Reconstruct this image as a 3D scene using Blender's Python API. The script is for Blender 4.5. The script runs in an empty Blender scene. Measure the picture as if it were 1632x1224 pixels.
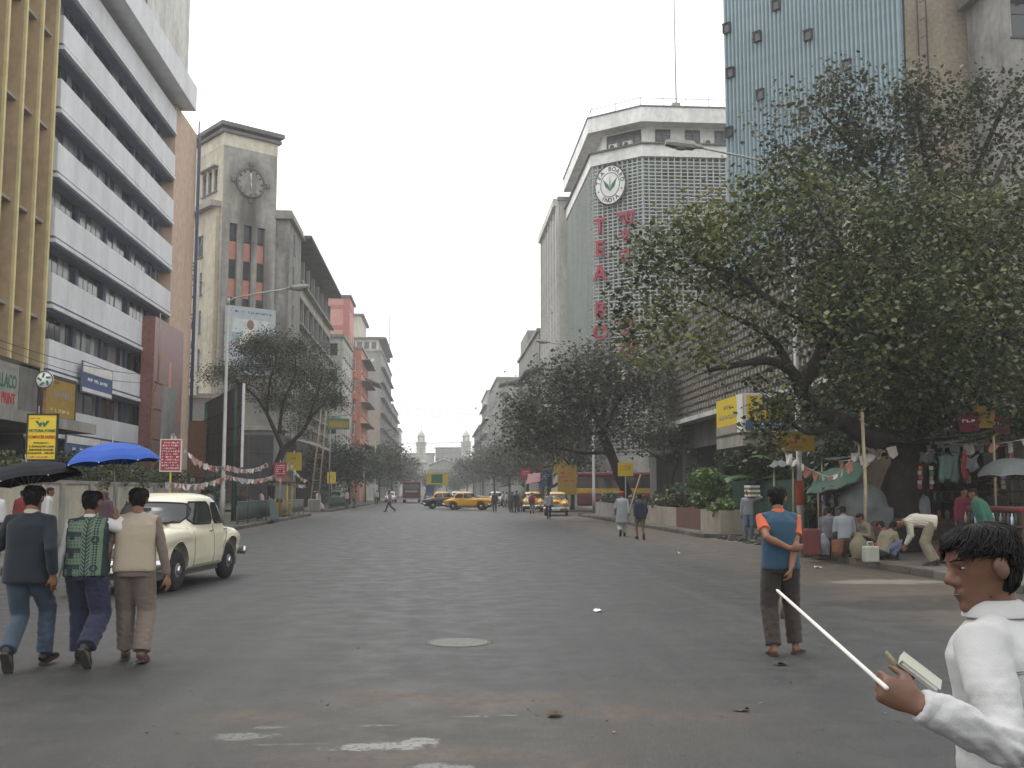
import bpy, bmesh, math, random
import numpy as np
from mathutils import Vector, Matrix, Euler, noise
R = math.radians
V = Vector
SC = bpy.context.scene
COL = SC.collection
random.seed(7)
RNG = np.random.default_rng(7)

# ------------------------------------------------------------------ camera
EYE = 1.62
FPX = 1650.0
cam_d = bpy.data.cameras.new('camera'); cam = bpy.data.objects.new('camera', cam_d); COL.objects.link(cam)
cam_d.sensor_width = 36.0; cam_d.lens = FPX / 1632.0 * 36.0
cam_d.clip_start = 0.05; cam_d.clip_end = 3000
TH = math.atan(171 / FPX); PS = math.atan(116 / FPX * math.cos(TH))
cam.location = (0, 0, EYE); cam.rotation_euler = (R(90) + TH, 0, -PS)
SC.camera = cam

# ------------------------------------------------------------------ sky, sun, exposure
world = bpy.data.worlds.new('World'); SC.world = world; world.use_nodes = True
nt = world.node_tree
for n in list(nt.nodes): nt.nodes.remove(n)
SUN_EL, SUN_AZ = R(60), R(-55)          # behind thick haze, high over the left roofs
sky = nt.nodes.new('ShaderNodeTexSky'); sky.sky_type = 'NISHITA'; sky.sun_disc = False
sky.sun_elevation = SUN_EL; sky.sun_rotation = SUN_AZ
sky.air_density = 1.0; sky.dust_density = 6.0; sky.ozone_density = 1.0
hs = nt.nodes.new('ShaderNodeHueSaturation'); hs.inputs['Saturation'].default_value = 0.05
bg = nt.nodes.new('ShaderNodeBackground'); bg.inputs['Strength'].default_value = 0.15
wo = nt.nodes.new('ShaderNodeOutputWorld')
ov = nt.nodes.new('ShaderNodeMix'); ov.data_type = 'RGBA'; ov.inputs[0].default_value = 0.7; ov.inputs[7].default_value = (10.6, 10.7, 10.7, 1)   # even overcast deck over the clear sky
nt.links.new(sky.outputs[0], hs.inputs['Color']); nt.links.new(hs.outputs[0], ov.inputs[6]); nt.links.new(ov.outputs[2], bg.inputs[0]); nt.links.new(bg.outputs[0], wo.inputs[0])
sun_d = bpy.data.lights.new('sun', 'SUN'); sun_d.energy = 0.6; sun_d.angle = R(35); sun_d.color = (1, 0.965, 0.91)
sun = bpy.data.objects.new('sun', sun_d); COL.objects.link(sun)
sdir = V((math.sin(SUN_AZ) * math.cos(SUN_EL), math.cos(SUN_AZ) * math.cos(SUN_EL), math.sin(SUN_EL)))
sun.rotation_euler = sdir.to_track_quat('Z', 'Y').to_euler()
vs = SC.view_settings
vs.view_transform = 'Standard'; vs.look = 'None'; vs.gamma = 1; vs.use_curve_mapping = False
vs.exposure = 0.3
cy = SC.cycles
cy.max_bounces = 6; cy.diffuse_bounces = 3; cy.glossy_bounces = 3; cy.transmission_bounces = 4; cy.volume_bounces = 1; cy.transparent_max_bounces = 6
cy.use_denoising = True; cy.caustics_reflective = False; cy.caustics_refractive = False
cy.use_adaptive_sampling = True; cy.adaptive_threshold = 0.015
cy.volume_step_rate = 5

# ------------------------------------------------------------------ helpers
def ray(px, py):
    cx = (px - 816) / FPX; c2 = (612 - py) / FPX
    fw = math.cos(TH) - c2 * math.sin(TH); up = math.sin(TH) + c2 * math.cos(TH)
    return V((cx * math.cos(PS) + fw * math.sin(PS), -cx * math.sin(PS) + fw * math.cos(PS), up))
def at(px, py, Y):            # the place that the photograph shows at a pixel, Y metres down the street
    r = ray(px, py); return V((0, 0, EYE)) + r * (Y / r.y)
def tag(o, label=None, cat=None, group=None, kind=None):
    if label: o['label'] = label
    if cat: o['category'] = cat
    if group: o['group'] = group
    if kind: o['kind'] = kind
    return o
def empty(name, loc, label=None, cat=None, group=None, rz=0.0, kind=None):
    o = bpy.data.objects.new(name, None); COL.objects.link(o); o.location = loc; o.rotation_euler = (0, 0, rz)
    o.empty_display_size = 0.2
    return tag(o, label, cat, group, kind)
def link(name, me, parent=None, loc=(0, 0, 0), rz=0.0, sc=None):
    o = bpy.data.objects.new(name, me); COL.objects.link(o); o.location = loc; o.rotation_euler = (0, 0, rz)
    if sc: o.scale = sc
    if parent: o.parent = parent
    return o
KIDS = {}
def copy_tree(o, parent=None, mats=None):
    c = o.copy(); COL.objects.link(c); c.parent = parent
    for ch in list(o.children): copy_tree(ch, c)
    return c

class MB:
    def __init__(s): s.v = []; s.f = []; s.m = []; s.sm = []
    def add(s, vs_, fs_, mi=0, smooth=False):
        k = len(s.v); s.v.extend([tuple(p) for p in vs_])
        for f in fs_: s.f.append(tuple(i + k for i in f)); s.m.append(mi); s.sm.append(smooth)
    def box(s, x0, x1, y0, y1, z0, z1, mi=0):
        s.add([(x0,y0,z0),(x1,y0,z0),(x1,y1,z0),(x0,y1,z0),(x0,y0,z1),(x1,y0,z1),(x1,y1,z1),(x0,y1,z1)],
              [(3,2,1,0),(4,5,6,7),(0,1,5,4),(1,2,6,5),(2,3,7,6),(3,0,4,7)], mi)
        return s
    def obox(s, c, sz, rot=None, mi=0):
        h = V(sz) / 2; c = V(c); r = Euler(rot).to_matrix() if rot is not None and not isinstance(rot, Matrix) else (rot or Matrix.Identity(3))
        P = [c + r @ V((sx*h.x, sy*h.y, sz_*h.z)) for sz_ in (-1,1) for (sx,sy) in ((-1,-1),(1,-1),(1,1),(-1,1))]
        s.add(P, [(3,2,1,0),(4,5,6,7),(0,1,5,4),(1,2,6,5),(2,3,7,6),(3,0,4,7)], mi); return s
    def quad(s, a, b, c, d, mi=0): s.add([a,b,c,d], [(0,1,2,3)], mi); return s
    def tube(s, pts, rads, n=8, mi=0, smooth=True, el=None, up=None):
        pts = [V(p) for p in pts]
        if not hasattr(rads, '__len__'): rads = [rads] * len(pts)
        T = []
        for i in range(len(pts)):
            a = pts[max(i-1,0)]; b = pts[min(i+1,len(pts)-1)]; T.append((b-a).normalized() if (b-a).length > 1e-9 else V((0,0,1)))
        u = V(up) if up is not None else (V((0,0,1)) if abs(T[0].z) < .9 else V((1,0,0)))
        u = (u - T[0]*u.dot(T[0])).normalized()
        vv = []; ff = []
        for i, p in enumerate(pts):
            u = (u - T[i]*u.dot(T[i])).normalized(); w = T[i].cross(u)
            e = (1, 1) if el is None else (el[i] if hasattr(el[0], '__len__') else el)
            for k in range(n):
                a = 2*math.pi*k/n; vv.append(p + u*(rads[i]*e[0]*math.cos(a)) + w*(rads[i]*e[1]*math.sin(a)))
        for i in range(len(pts)-1):
            for k in range(n):
                ff.append((i*n+k, i*n+(k+1)%n, (i+1)*n+(k+1)%n, (i+1)*n+k))
        ff.append(tuple(range(n-1,-1,-1))); ff.append(tuple((len(pts)-1)*n+k for k in range(n)))
        s.add(vv, ff, mi, smooth); return s
    def rings(s, rings, mi=0, smooth=True, caps=True, closed=True):
        n = len(rings[0]); vv = [p for r in rings for p in r]; ff = []
        for i in range(len(rings)-1):
            for k in range(n if closed else n-1):
                ff.append((i*n+k, i*n+(k+1)%n, (i+1)*n+(k+1)%n, (i+1)*n+k))
        if caps:
            ff.append(tuple(range(n-1,-1,-1))); ff.append(tuple((len(rings)-1)*n+k for k in range(n)))
        s.add(vv, ff, mi, smooth); return s
    def lathe(s, prof, c=(0,0,0), n=16, axis='z', mi=0, smooth=True):
        c = V(c); rr = []
        for (r, h) in prof:
            ring = []
            for k in range(n):
                a = 2*math.pi*k/n; x, y = r*math.cos(a), r*math.sin(a)
                ring.append(c + (V((x,y,h)) if axis == 'z' else V((h,x,y)) if axis == 'x' else V((y,h,x))))
            rr.append(ring)
        return s.rings(rr, mi, smooth)
    def blob(s, c, r, rot=None, nu=12, nv=8, mi=0):
        c = V(c); m = rot if isinstance(rot, Matrix) else (Euler(rot).to_matrix() if rot is not None else Matrix.Identity(3))
        if not hasattr(r, '__len__'): r = (r, r, r)
        rr = []
        for j in range(nv+1):
            t = math.pi * (j + (0.08 if j == 0 else -0.08 if j == nv else 0)) / nv
            rr.append([c + m @ V((r[0]*math.sin(t)*math.cos(2*math.pi*k/nu), r[1]*math.sin(t)*math.sin(2*math.pi*k/nu), -r[2]*math.cos(t))) for k in range(nu)])
        return s.rings(rr, mi)
    def plate(s, poly, N, thick, mi=0):      # flat polygon (3-D points, counter-clockwise seen from N) given thickness
        N = V(N).normalized() * thick; a = [V(p) for p in poly]; n = len(a)
        s.add([p for p in a] + [p + N for p in a], [tuple(range(n-1,-1,-1)), tuple(range(n,2*n))] + [(k,(k+1)%n,n+(k+1)%n,n+k) for k in range(n)], mi); return s
    def mesh(s, name, mats):
        me = bpy.data.meshes.new(name); me.from_pydata(s.v, [], s.f)
        for m in (mats if isinstance(mats, (list, tuple)) else [mats]): me.materials.append(m)
        me.polygons.foreach_set('material_index', s.m); me.polygons.foreach_set('use_smooth', s.sm); me.update(); return me
    def build(s, name, mats, parent=None, loc=(0,0,0), rz=0.0):
        return link(name, s.mesh(name, mats), parent, loc, rz)

TMP = bpy.data.scenes.new('tmp')
def evaluated(mb_or_me, mods, mats, name='m'):
    me = mb_or_me.mesh(name, mats) if isinstance(mb_or_me, MB) else mb_or_me
    ob = bpy.data.objects.new('tmp', me); TMP.collection.objects.link(ob)
    for (t, kw) in mods:
        m = ob.modifiers.new(t, t)
        for k, v in kw.items(): setattr(m, k, v)
    vl = TMP.view_layers[0]; vl.update(); dg = vl.depsgraph
    out = bpy.data.meshes.new_from_object(ob.evaluated_get(dg), depsgraph=dg)
    bpy.data.objects.remove(ob); bpy.data.meshes.remove(me)
    out.name = name
    if len(out.materials) == 0:
        for m in (mats if isinstance(mats, (list, tuple)) else [mats]): out.materials.append(m)
    return out
def organic(mb, voxel, mats, name, it=6, fac=0.5, wr=None):
    me = evaluated(mb, [('REMESH', dict(mode='VOXEL', voxel_size=voxel, use_smooth_shade=True)), ('SMOOTH', dict(factor=fac, iterations=it))], mats, name)
    n = len(me.vertices)
    if wr is not None and n:
        co = np.empty(n*3, np.float32); me.vertices.foreach_get('co', co); co = co.reshape(-1,3)
        no = np.empty(n*3, np.float32); me.vertices.foreach_get('normal', no); no = no.reshape(-1,3)
        co = co + no * wr(co)[:, None]
        me.vertices.foreach_set('co', co.astype(np.float32).ravel()); me.update()
    return me
def bevelled(mb, w, mats, name, seg=2, sub=0):
    mods = [('BEVEL', dict(width=w, segments=seg, limit_method='ANGLE'))]
    if sub: mods.append(('SUBSURF', dict(levels=sub)))
    return evaluated(mb, mods, mats, name)

# ------------------------------------------------------------------ materials
def mat(name, rgb, rough=0.85, metal=0.0, var=0.14, scale=2.0, bump=0.0, bscale=40.0, grime=None, gamt=0.5, gscale=0.6, streak=True,
        blots=(), patch=None, pamt=0.35, pscale=1.2, rnd=0.0, spec=0.4, coat=0.0, emit=None, sheen=0.0):
    m = bpy.data.materials.new(name); m.use_nodes = True; t = m.node_tree; L = t.links.new
    b = t.nodes['Principled BSDF']; b.inputs['Roughness'].default_value = rough; b.inputs['Metallic'].default_value = metal
    b.inputs['Specular IOR Level'].default_value = spec; b.inputs['Coat Weight'].default_value = coat
    if sheen: b.inputs['Sheen Weight'].default_value = sheen
    tc = t.nodes.new('ShaderNodeTexCoord').outputs['Object']
    def nz(sc, det=4, mp=None, r=.55):
        n = t.nodes.new('ShaderNodeTexNoise'); n.inputs['Scale'].default_value = sc; n.inputs['Detail'].default_value = det; n.inputs['Roughness'].default_value = r
        if mp is None: L(tc, n.inputs['Vector'])
        else:
            q = t.nodes.new('ShaderNodeMapping'); q.inputs['Scale'].default_value = mp; L(tc, q.inputs['Vector']); L(q.outputs[0], n.inputs['Vector'])
        return n.outputs['Fac']
    def ramp(x, a, c):
        q = t.nodes.new('ShaderNodeMapRange'); q.inputs['From Min'].default_value = a; q.inputs['From Max'].default_value = c; L(x, q.inputs['Value']); return q.outputs[0]
    def mixc(f, a, c, blend='MIX'):
        q = t.nodes.new('ShaderNodeMix'); q.data_type = 'RGBA'; q.blend_type = blend
        if hasattr(f, 'is_output'): L(f, q.inputs[0])
        else: q.inputs[0].default_value = f
        for s_, x in ((6, a), (7, c)):
            if hasattr(x, 'is_output'): L(x, q.inputs[s_])
            else: q.inputs[s_].default_value = (*x, 1)
        return q.outputs[2]
    def mul(x, k):
        q = t.nodes.new('ShaderNodeMath'); q.operation = 'MULTIPLY'; L(x, q.inputs[0])
        if hasattr(k, 'is_output'): L(k, q.inputs[1])
        else: q.inputs[1].default_value = k
        return q.outputs[0]
    lo = tuple(c * (1 - var) for c in rgb); hi = tuple(min(1, c * (1 + var)) for c in rgb)
    c = mixc(ramp(nz(scale), .3, .7), lo, hi)
    if patch: c = mixc(mul(ramp(nz(pscale, 5, None, .65), .5, .68), pamt), c, patch)
    if grime:
        g = ramp(nz(gscale, 6, (1, 1, .14) if streak else None, .7), .44, .72)
        c = mixc(mul(g, gamt), c, grime)
        c = mixc(mul(ramp(nz(gscale*.6, 5, None, .7), .5, .75), gamt*.7), c, grime)
    for (bx, bz, rx_, rz_, bc, am) in blots:      # a stain with a place and shape of its own
        sp = t.nodes.new('ShaderNodeSeparateXYZ'); L(tc, sp.inputs[0])
        def ma(op, x, y=0):
            q = t.nodes.new('ShaderNodeMath'); q.operation = op
            for i, v in enumerate((x, y)):
                if hasattr(v, 'is_output'): L(v, q.inputs[i])
                else: q.inputs[i].default_value = v
            return q.outputs[0]
        d = ma('ADD', ma('POWER', ma('ABSOLUTE', ma('DIVIDE', ma('SUBTRACT', sp.outputs[0], bx), rx_)), 2), ma('POWER', ma('ABSOLUTE', ma('DIVIDE', ma('SUBTRACT', sp.outputs[2], bz), rz_)), 2))
        c = mixc(mul(ramp(ma('ADD', d, mul(nz(.9, 5, (1,1,.35), .65), 1.6)), 2.1, .7), am), c, bc)
    if rnd:
        oi = t.nodes.new('ShaderNodeObjectInfo'); q = t.nodes.new('ShaderNodeMapRange'); q.inputs['To Min'].default_value = 1-rnd; q.inputs['To Max'].default_value = 1+rnd
        L(oi.outputs['Random'], q.inputs['Value']); cc = t.nodes.new('ShaderNodeCombineColor')
        for i in range(3): L(q.outputs[0], cc.inputs[i])
        c = mixc(1.0, c, cc.outputs[0], 'MULTIPLY')
    L(c, b.inputs['Base Color'])
    if bump:
        bp = t.nodes.new('ShaderNodeBump'); bp.inputs['Strength'].default_value = bump; bp.inputs['Distance'].default_value = .02
        L(nz(bscale, 3), bp.inputs['Height']); L(bp.outputs[0], b.inputs['Normal'])
    rr = t.nodes.new('ShaderNodeMapRange'); rr.inputs['To Min'].default_value = max(.02, rough-.1); rr.inputs['To Max'].default_value = min(1, rough+.1)
    L(nz(scale*3), rr.inputs['Value']); L(rr.outputs[0], b.inputs['Roughness'])
    if emit: b.inputs['Emission Color'].default_value = (*emit[0], 1); b.inputs['Emission Strength'].default_value = emit[1]
    m.diffuse_color = (*rgb, 1)
    return m
K = {}
def k(name, *a, **kw):
    if name not in K: K[name] = mat(name, *a, **kw)
    return K[name]
DK = (.05, .047, .043)
k('white_paint', (.82,.82,.80), .6, grime=(.3,.29,.27), gamt=.35)
k('off_white', (.62,.61,.57), .8, grime=(.22,.21,.19), gamt=.55)
k('band_white', (.72,.73,.75), .75, var=.05, grime=(.36,.35,.33), gamt=.4, gscale=.5)
k('ledge_blue', (.10,.125,.19), .7)
k('mullion_blue', (.045,.06,.11), .6)
k('peach', (.55,.40,.30), .85, grime=(.33,.22,.15), gamt=.45)
k('yellow_edge', (.64,.55,.28), .8, grime=(.3,.24,.1), gamt=.3)
k('ochre', (.50,.37,.22), .85, grime=(.22,.15,.08), gamt=.4)
k('fin_grey', (.30,.27,.24), .85)
k('marble_red', (.20,.085,.075), .35, var=.25, scale=6)
k('concrete', (.33,.32,.29), .9, var=.12, bump=.15, grime=(.08,.078,.07), gamt=.6)
k('stained', (.30,.29,.27), .9, var=.2, bump=.15, grime=(.05,.05,.05), gamt=.75, gscale=.8)
k('cream_wall', (.52,.48,.38), .9, grime=(.17,.155,.13), gamt=.6, gscale=.7)
k('cream_pale', (.62,.58,.47), .9, grime=(.2,.18,.15), gamt=.5)
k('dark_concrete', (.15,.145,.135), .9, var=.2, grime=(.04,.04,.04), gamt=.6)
k('tan_pebble', (.31,.26,.195), .95, var=.22, scale=5, bump=.5, bscale=9, grime=(.13,.115,.095), gamt=.45)
k('pink', (.56,.30,.25), .85, var=.06, grime=(.45,.2,.17), gamt=.3)
k('pink_dark', (.42,.16,.15), .85, var=.08)
k('salmon', (.57,.25,.18), .85, grime=(.25,.13,.1), gamt=.4)
k('white_old', (.55,.55,.50), .85, grime=(.18,.18,.16), gamt=.55)
k('grey_wall', (.27,.27,.255), .9, grime=(.1,.1,.095), gamt=.5)
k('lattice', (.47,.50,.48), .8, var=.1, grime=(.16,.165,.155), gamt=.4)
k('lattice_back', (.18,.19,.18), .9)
k('lattice_brown', (.27,.255,.225), .9, grime=(.1,.09,.08), gamt=.5)
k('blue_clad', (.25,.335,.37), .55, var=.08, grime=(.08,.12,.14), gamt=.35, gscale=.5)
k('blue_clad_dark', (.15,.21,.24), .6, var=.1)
k('glass', (.035,.04,.045), .12, var=.25, scale=.7, spec=.6)
k('glass_bright', (.20,.21,.21), .2, var=.25, scale=.7)
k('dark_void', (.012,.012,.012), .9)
k('frame_dark', (.055,.05,.045), .7)
k('frame_white', (.6,.6,.57), .6)
k('louver', (.16,.20,.17), .8)
k('louver_blue', (.16,.20,.25), .8)
k('ac_white', (.6,.6,.56), .5, grime=(.3,.28,.24), gamt=.4)
k('steel', (.30,.30,.29), .5, .5, grime=(.14,.09,.06), gamt=.3)
k('pole_grey', (.42,.42,.40), .6, .2, grime=(.2,.15,.11), gamt=.4)
k('black_metal', (.02,.02,.021), .5)
k('green_paint', (.035,.085,.055), .6, grime=(.03,.035,.03), gamt=.5)
k('rail_green', (.10,.14,.125), .65, grime=(.09,.06,.04), gamt=.5)
k('rust', (.17,.075,.04), .85, var=.3, scale=8)
k('bark', (.030,.025,.021), .95, var=.35, scale=7, bump=.8, bscale=22)
k('bark_light', (.17,.135,.10), .9, var=.3, scale=7, bump=.7, bscale=22)
k('chrome', (.62,.62,.62), .18, 1.0, var=.05)
k('rubber', (.018,.018,.018), .85)
k('lamp_glass', (.25,.27,.26), .3)
k('paper_white', (.72,.70,.66), .8)
k('ink_black', (.02,.02,.02), .7); k('ink_red', (.45,.03,.03), .7); k('ink_blue', (.04,.07,.26), .7); k('ink_green', (.02,.14,.09), .7)
k('ink_white', (.78,.78,.76), .7)
k('sign_yellow', (.72,.53,.03), .5, var=.05); k('sign_ochre', (.33,.21,.03), .6); k('sign_red', (.42,.035,.055), .55); k('sign_blue', (.06,.10,.24), .5)
k('sign_green', (.05,.17,.10), .6)
k('tarp_green', (.02,.075,.045), .7, bump=.3, bscale=6); k('tarp_dark', (.035,.04,.042), .8, bump=.3, bscale=6); k('tarp_grey', (.12,.13,.13), .7, bump=.3, bscale=5)
k('cloth_teal', (.09,.145,.13), .8)
k('wood', (.075,.05,.032), .85, var=.25, scale=9); k('bamboo', (.36,.29,.19), .7, var=.2, scale=6)
k('jute', (.20,.18,.11), .95, bump=.3, bscale=60)
k('plastic_white', (.38,.39,.33), .5)
k('brick_red', (.27,.095,.075), .9, var=.25, grime=(.1,.05,.04), gamt=.4)
# ------------------------------------------------------------------ ground, road, pavements
def asphalt():
    m = bpy.data.materials.new('asphalt'); m.use_nodes = True; t = m.node_tree; L = t.links.new
    b = t.nodes['Principled BSDF']; tc = t.nodes.new('ShaderNodeTexCoord').outputs['Object']
    def mp(scale, rot=0.0, loc=(0,0,0)):
        q = t.nodes.new('ShaderNodeMapping'); q.inputs['Scale'].default_value = scale; q.inputs['Rotation'].default_value = (0,0,rot); q.inputs['Location'].default_value = loc
        L(tc, q.inputs['Vector']); return q.outputs[0]
    def nz(sc, det=4, vec=None, r=.6):
        n = t.nodes.new('ShaderNodeTexNoise'); n.inputs['Scale'].default_value = sc; n.inputs['Detail'].default_value = det; n.inputs['Roughness'].default_value = r
        L(vec or tc, n.inputs['Vector']); return n.outputs['Fac']
    def rng(x, a, c, lo=0., hi=1., smooth=True):
        q = t.nodes.new('ShaderNodeMapRange'); q.inputs['From Min'].default_value = a; q.inputs['From Max'].default_value = c
        q.inputs['To Min'].default_value = lo; q.inputs['To Max'].default_value = hi; L(x, q.inputs['Value'])
        if smooth: q.interpolation_type = 'SMOOTHSTEP'
        return q.outputs[0]
    def ma(op, x, y):
        q = t.nodes.new('ShaderNodeMath'); q.operation = op
        for i, z in enumerate((x, y)):
            if hasattr(z, 'is_output'): L(z, q.inputs[i])
            else: q.inputs[i].default_value = z
        return q.outputs[0]
    def mix(f, a, c):
        q = t.nodes.new('ShaderNodeMix'); q.data_type = 'RGBA'; L(f, q.inputs[0])
        for s_, x in ((6, a), (7, c)):
            if hasattr(x, 'is_output'): L(x, q.inputs[s_])
            else: q.inputs[s_].default_value = (*x, 1)
        return q.outputs[2]
    sx = t.nodes.new('ShaderNodeSeparateXYZ'); L(tc, sx.inputs[0]); X_, Y_ = sx.outputs[0], sx.outputs[1]
    big = nz(.35, 5); med = nz(2.2, 6); fine = nz(28, 3); grit = nz(110, 2)
    c = mix(rng(big, .3, .7), (.026,.0265,.0268), (.038,.0385,.0388))
    c = mix(ma('MULTIPLY', rng(med, .42, .7), .35), c, (.078,.075,.07))
    c = mix(ma('MULTIPLY', rng(fine, .5, .75), .35), c, (.082,.08,.077))
    c = mix(ma('MULTIPLY', rng(grit, .58, .72), .6), c, (.22,.22,.215))
    c = mix(ma('MULTIPLY', rng(grit, .42, .3), .4), c, (.02,.02,.02))
    # tyre lanes: long polished and dusty streaks that fan towards the camera's end of the street
    for rot, sc_, am, col in ((R(9), (1.5,.05,1), .42, (.070,.069,.068)), (R(-12), (1.7,.055,1), .38, (.070,.069,.068)), (R(1), (1.3,.03,1), .42, (.075,.074,.072)), (R(24), (2.2,.07,1), .28, (.026,.026,.026)), (R(-3), (2.6,.04,1), .4, (.028,.028,.028))):
        c = mix(ma('MULTIPLY', rng(nz(1.0, 5, mp(sc_, rot), .65), .5, .68), am), c, col)
    # broken tar line
    vo = t.nodes.new('ShaderNodeTexVoronoi'); vo.feature = 'DISTANCE_TO_EDGE'; vo.inputs['Scale'].default_value = .42; L(tc, vo.inputs['Vector'])
    L(nz(1.1,4), vo.inputs['Randomness']) if False else None
    dv = t.nodes.new('ShaderNodeVectorMath'); dv.operation = 'ADD'; n3 = t.nodes.new('ShaderNodeTexNoise'); n3.inputs['Scale'].default_value = 1.6; n3.inputs['Detail'].default_value = 6; L(tc, n3.inputs['Vector']); sc3 = t.nodes.new('ShaderNodeVectorMath'); sc3.operation = 'SCALE'; sc3.inputs[3].default_value = 1.3; L(n3.outputs['Color'], sc3.inputs[0]); L(tc, dv.inputs[0]); L(sc3.outputs[0], dv.inputs[1]); L(dv.outputs[0], vo.inputs['Vector'])
    c = mix(ma('MULTIPLY', ma('MULTIPLY', rng(vo.outputs['Distance'], .012, .003), rng(nz(.6, 3), .46, .6)), .65), c, (.018,.018,.018))
    c = mix(ma('ADD', .24, 0), c, (.004,.004,.004))
    # brown dust along the right kerb, thinner along the left one
    wob = ma('MULTIPLY', ma('SUBTRACT', nz(.5, 6), .5), 3.2)
    br = rng(ma('ADD', X_, wob), 5.2, 7.4)
    br = ma('MAXIMUM', br, ma('MULTIPLY', rng(ma('ADD', X_, ma('MULTIPLY', wob, .6)), -7.2, -8.6), .8))
    c = mix(ma('MULTIPLY', br, .85), c, (.098,.077,.058))
    c = mix(ma('MULTIPLY', ma('MULTIPLY', br, rng(med, .5, .66)), .5), c, (.05,.04,.032))
    def ell(cx, cy, rx, ry, ns, amp, vec=None, edge=.12):
        d = ma('ADD', ma('POWER', ma('DIVIDE', ma('SUBTRACT', X_, cx), rx), 2.0), ma('POWER', ma('DIVIDE', ma('SUBTRACT', Y_, cy), ry), 2.0))
        d = ma('ADD', ma('SQRT', d, 0), ma('MULTIPLY', ma('SUBTRACT', nz(ns, 5, vec, .68), .5), amp))
        return rng(d, 1.0, 1.0 - edge)
    st = mp((1, 2.6, 1))
    c = mix(ma('MULTIPLY', ell(.3, 7.5, 3.2, 1.9, .9, 1.3, None, .6), .75), c, (.046,.040,.034))
    for (cx, cy_, rx, ry, a_) in ((-.35, 8.45, .75, .5, .85), (.55, 8.25, .8, .55, .9), (1.3, 7.75, .6, .4, .7), (-1.35, 7.8, .55, .35, .7), (.1, 6.6, 1.5, .3, .6), (-.5, 6.2, .7, .25, .7), (2.0, 7.5, .7, .3, .5), (.9, 6.3, .5, .2, .5)):
        c = mix(ma('MULTIPLY', ma('MULTIPLY', ell(cx, cy_, rx, ry, 4.5, 2.0, None, .8), rng(nz(9, 6, None, .7), .42, .56)), min(1, a_*1.3)), c, (.088,.056,.037))
    for (cx, cy_, rx, ry, a_) in ((-.36, 6.86, .36, .13, .95), (-.12, 6.97, .17, .15, .95), (-1.3, 7.2, .24, .12, .55), (.03, 6.3, .19, .16, .7), (.25, 7.7, .15, .035, .55), (.52, 7.72, .09, .03, .45), (-.42, 7.45, .16, .03, .5), (-1.15, 7.45, .15, .05, .4), (-1.0, 6.95, .3, .03, .3)):
        c = mix(ma('MULTIPLY', ma('MULTIPLY', ell(cx, cy_, rx, ry, 7, 2.3, None, .45), rng(nz(26, 4), .34, .52)), a_*.95), c, (.24,.24,.235))
    c = mix(ma('MULTIPLY', ell(8.1, 18.4, 1.4, .6, 2.5, 1.1, None, .5), .6), c, (.28,.26,.23))
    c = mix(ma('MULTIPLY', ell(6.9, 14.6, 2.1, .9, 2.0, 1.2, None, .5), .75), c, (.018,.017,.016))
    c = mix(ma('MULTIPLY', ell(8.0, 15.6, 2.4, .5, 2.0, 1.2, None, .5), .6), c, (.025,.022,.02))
    for (cx, cy_, rx, ry) in ((4.0, 30, .5, 2.2), (1.2, 44, .6, 4), (-2.2, 26, .5, 3), (2.6, 19, .4, 1.2), (-.8, 16, .35, 2.)):
        c = mix(ma('MULTIPLY', ell(cx, cy_, rx, ry, 2.0, 1.4, None, .7), .45), c, (.024,.024,.025))
    L(c, b.inputs['Base Color'])
    L(rng(med, .3, .7, .46, .64), b.inputs['Roughness'])
    b.inputs['Specular IOR Level'].default_value = .5
    bp = t.nodes.new('ShaderNodeBump'); bp.inputs['Strength'].default_value = .6; bp.inputs['Distance'].default_value = .012
    L(ma('ADD', grit, ma('MULTIPLY', fine, .8)), bp.inputs['Height']); L(bp.outputs[0], b.inputs['Normal'])
    return m
ASPH = asphalt()
k('earth', (.11,.093,.072), .95, var=.25, scale=.6, bump=.4, bscale=14)
k('pave', (.125,.115,.10), .95, var=.25, scale=.8, bump=.5, bscale=18, grime=(.08,.07,.06), gamt=.6, streak=False, gscale=.5)
k('kerb_stone', (.12,.11,.098), .95, var=.2, scale=3, bump=.5, bscale=20, grime=(.05,.045,.04), gamt=.7, streak=False, gscale=1.5, rnd=.22)
def struct(name, mb, m, parent=None):
    o = mb.build(name, m, parent)
    if parent is None: o['kind'] = 'structure'
    return o
g = MB(); g.quad((-600,-150,-.03),(600,-150,-.03),(600,620,-.03),(-600,620,-.03)); struct('ground', g, K['earth'])
rd = MB()
rd.quad((-8.5,-12,0),(9.25,-12,0),(9.25,430,0),(-8.5,430,0)); struct('road', rd, ASPH)
sr = MB(); sr.quad((9.25,69,-.004),(60,69,-.004),(60,82,-.004),(9.25,82,-.004)); sr.quad((-60,70.5,-.004),(-8.5,70.5,-.004),(-8.5,84,-.004),(-60,84,-.004)); struct('side_road', sr, ASPH)
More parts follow.
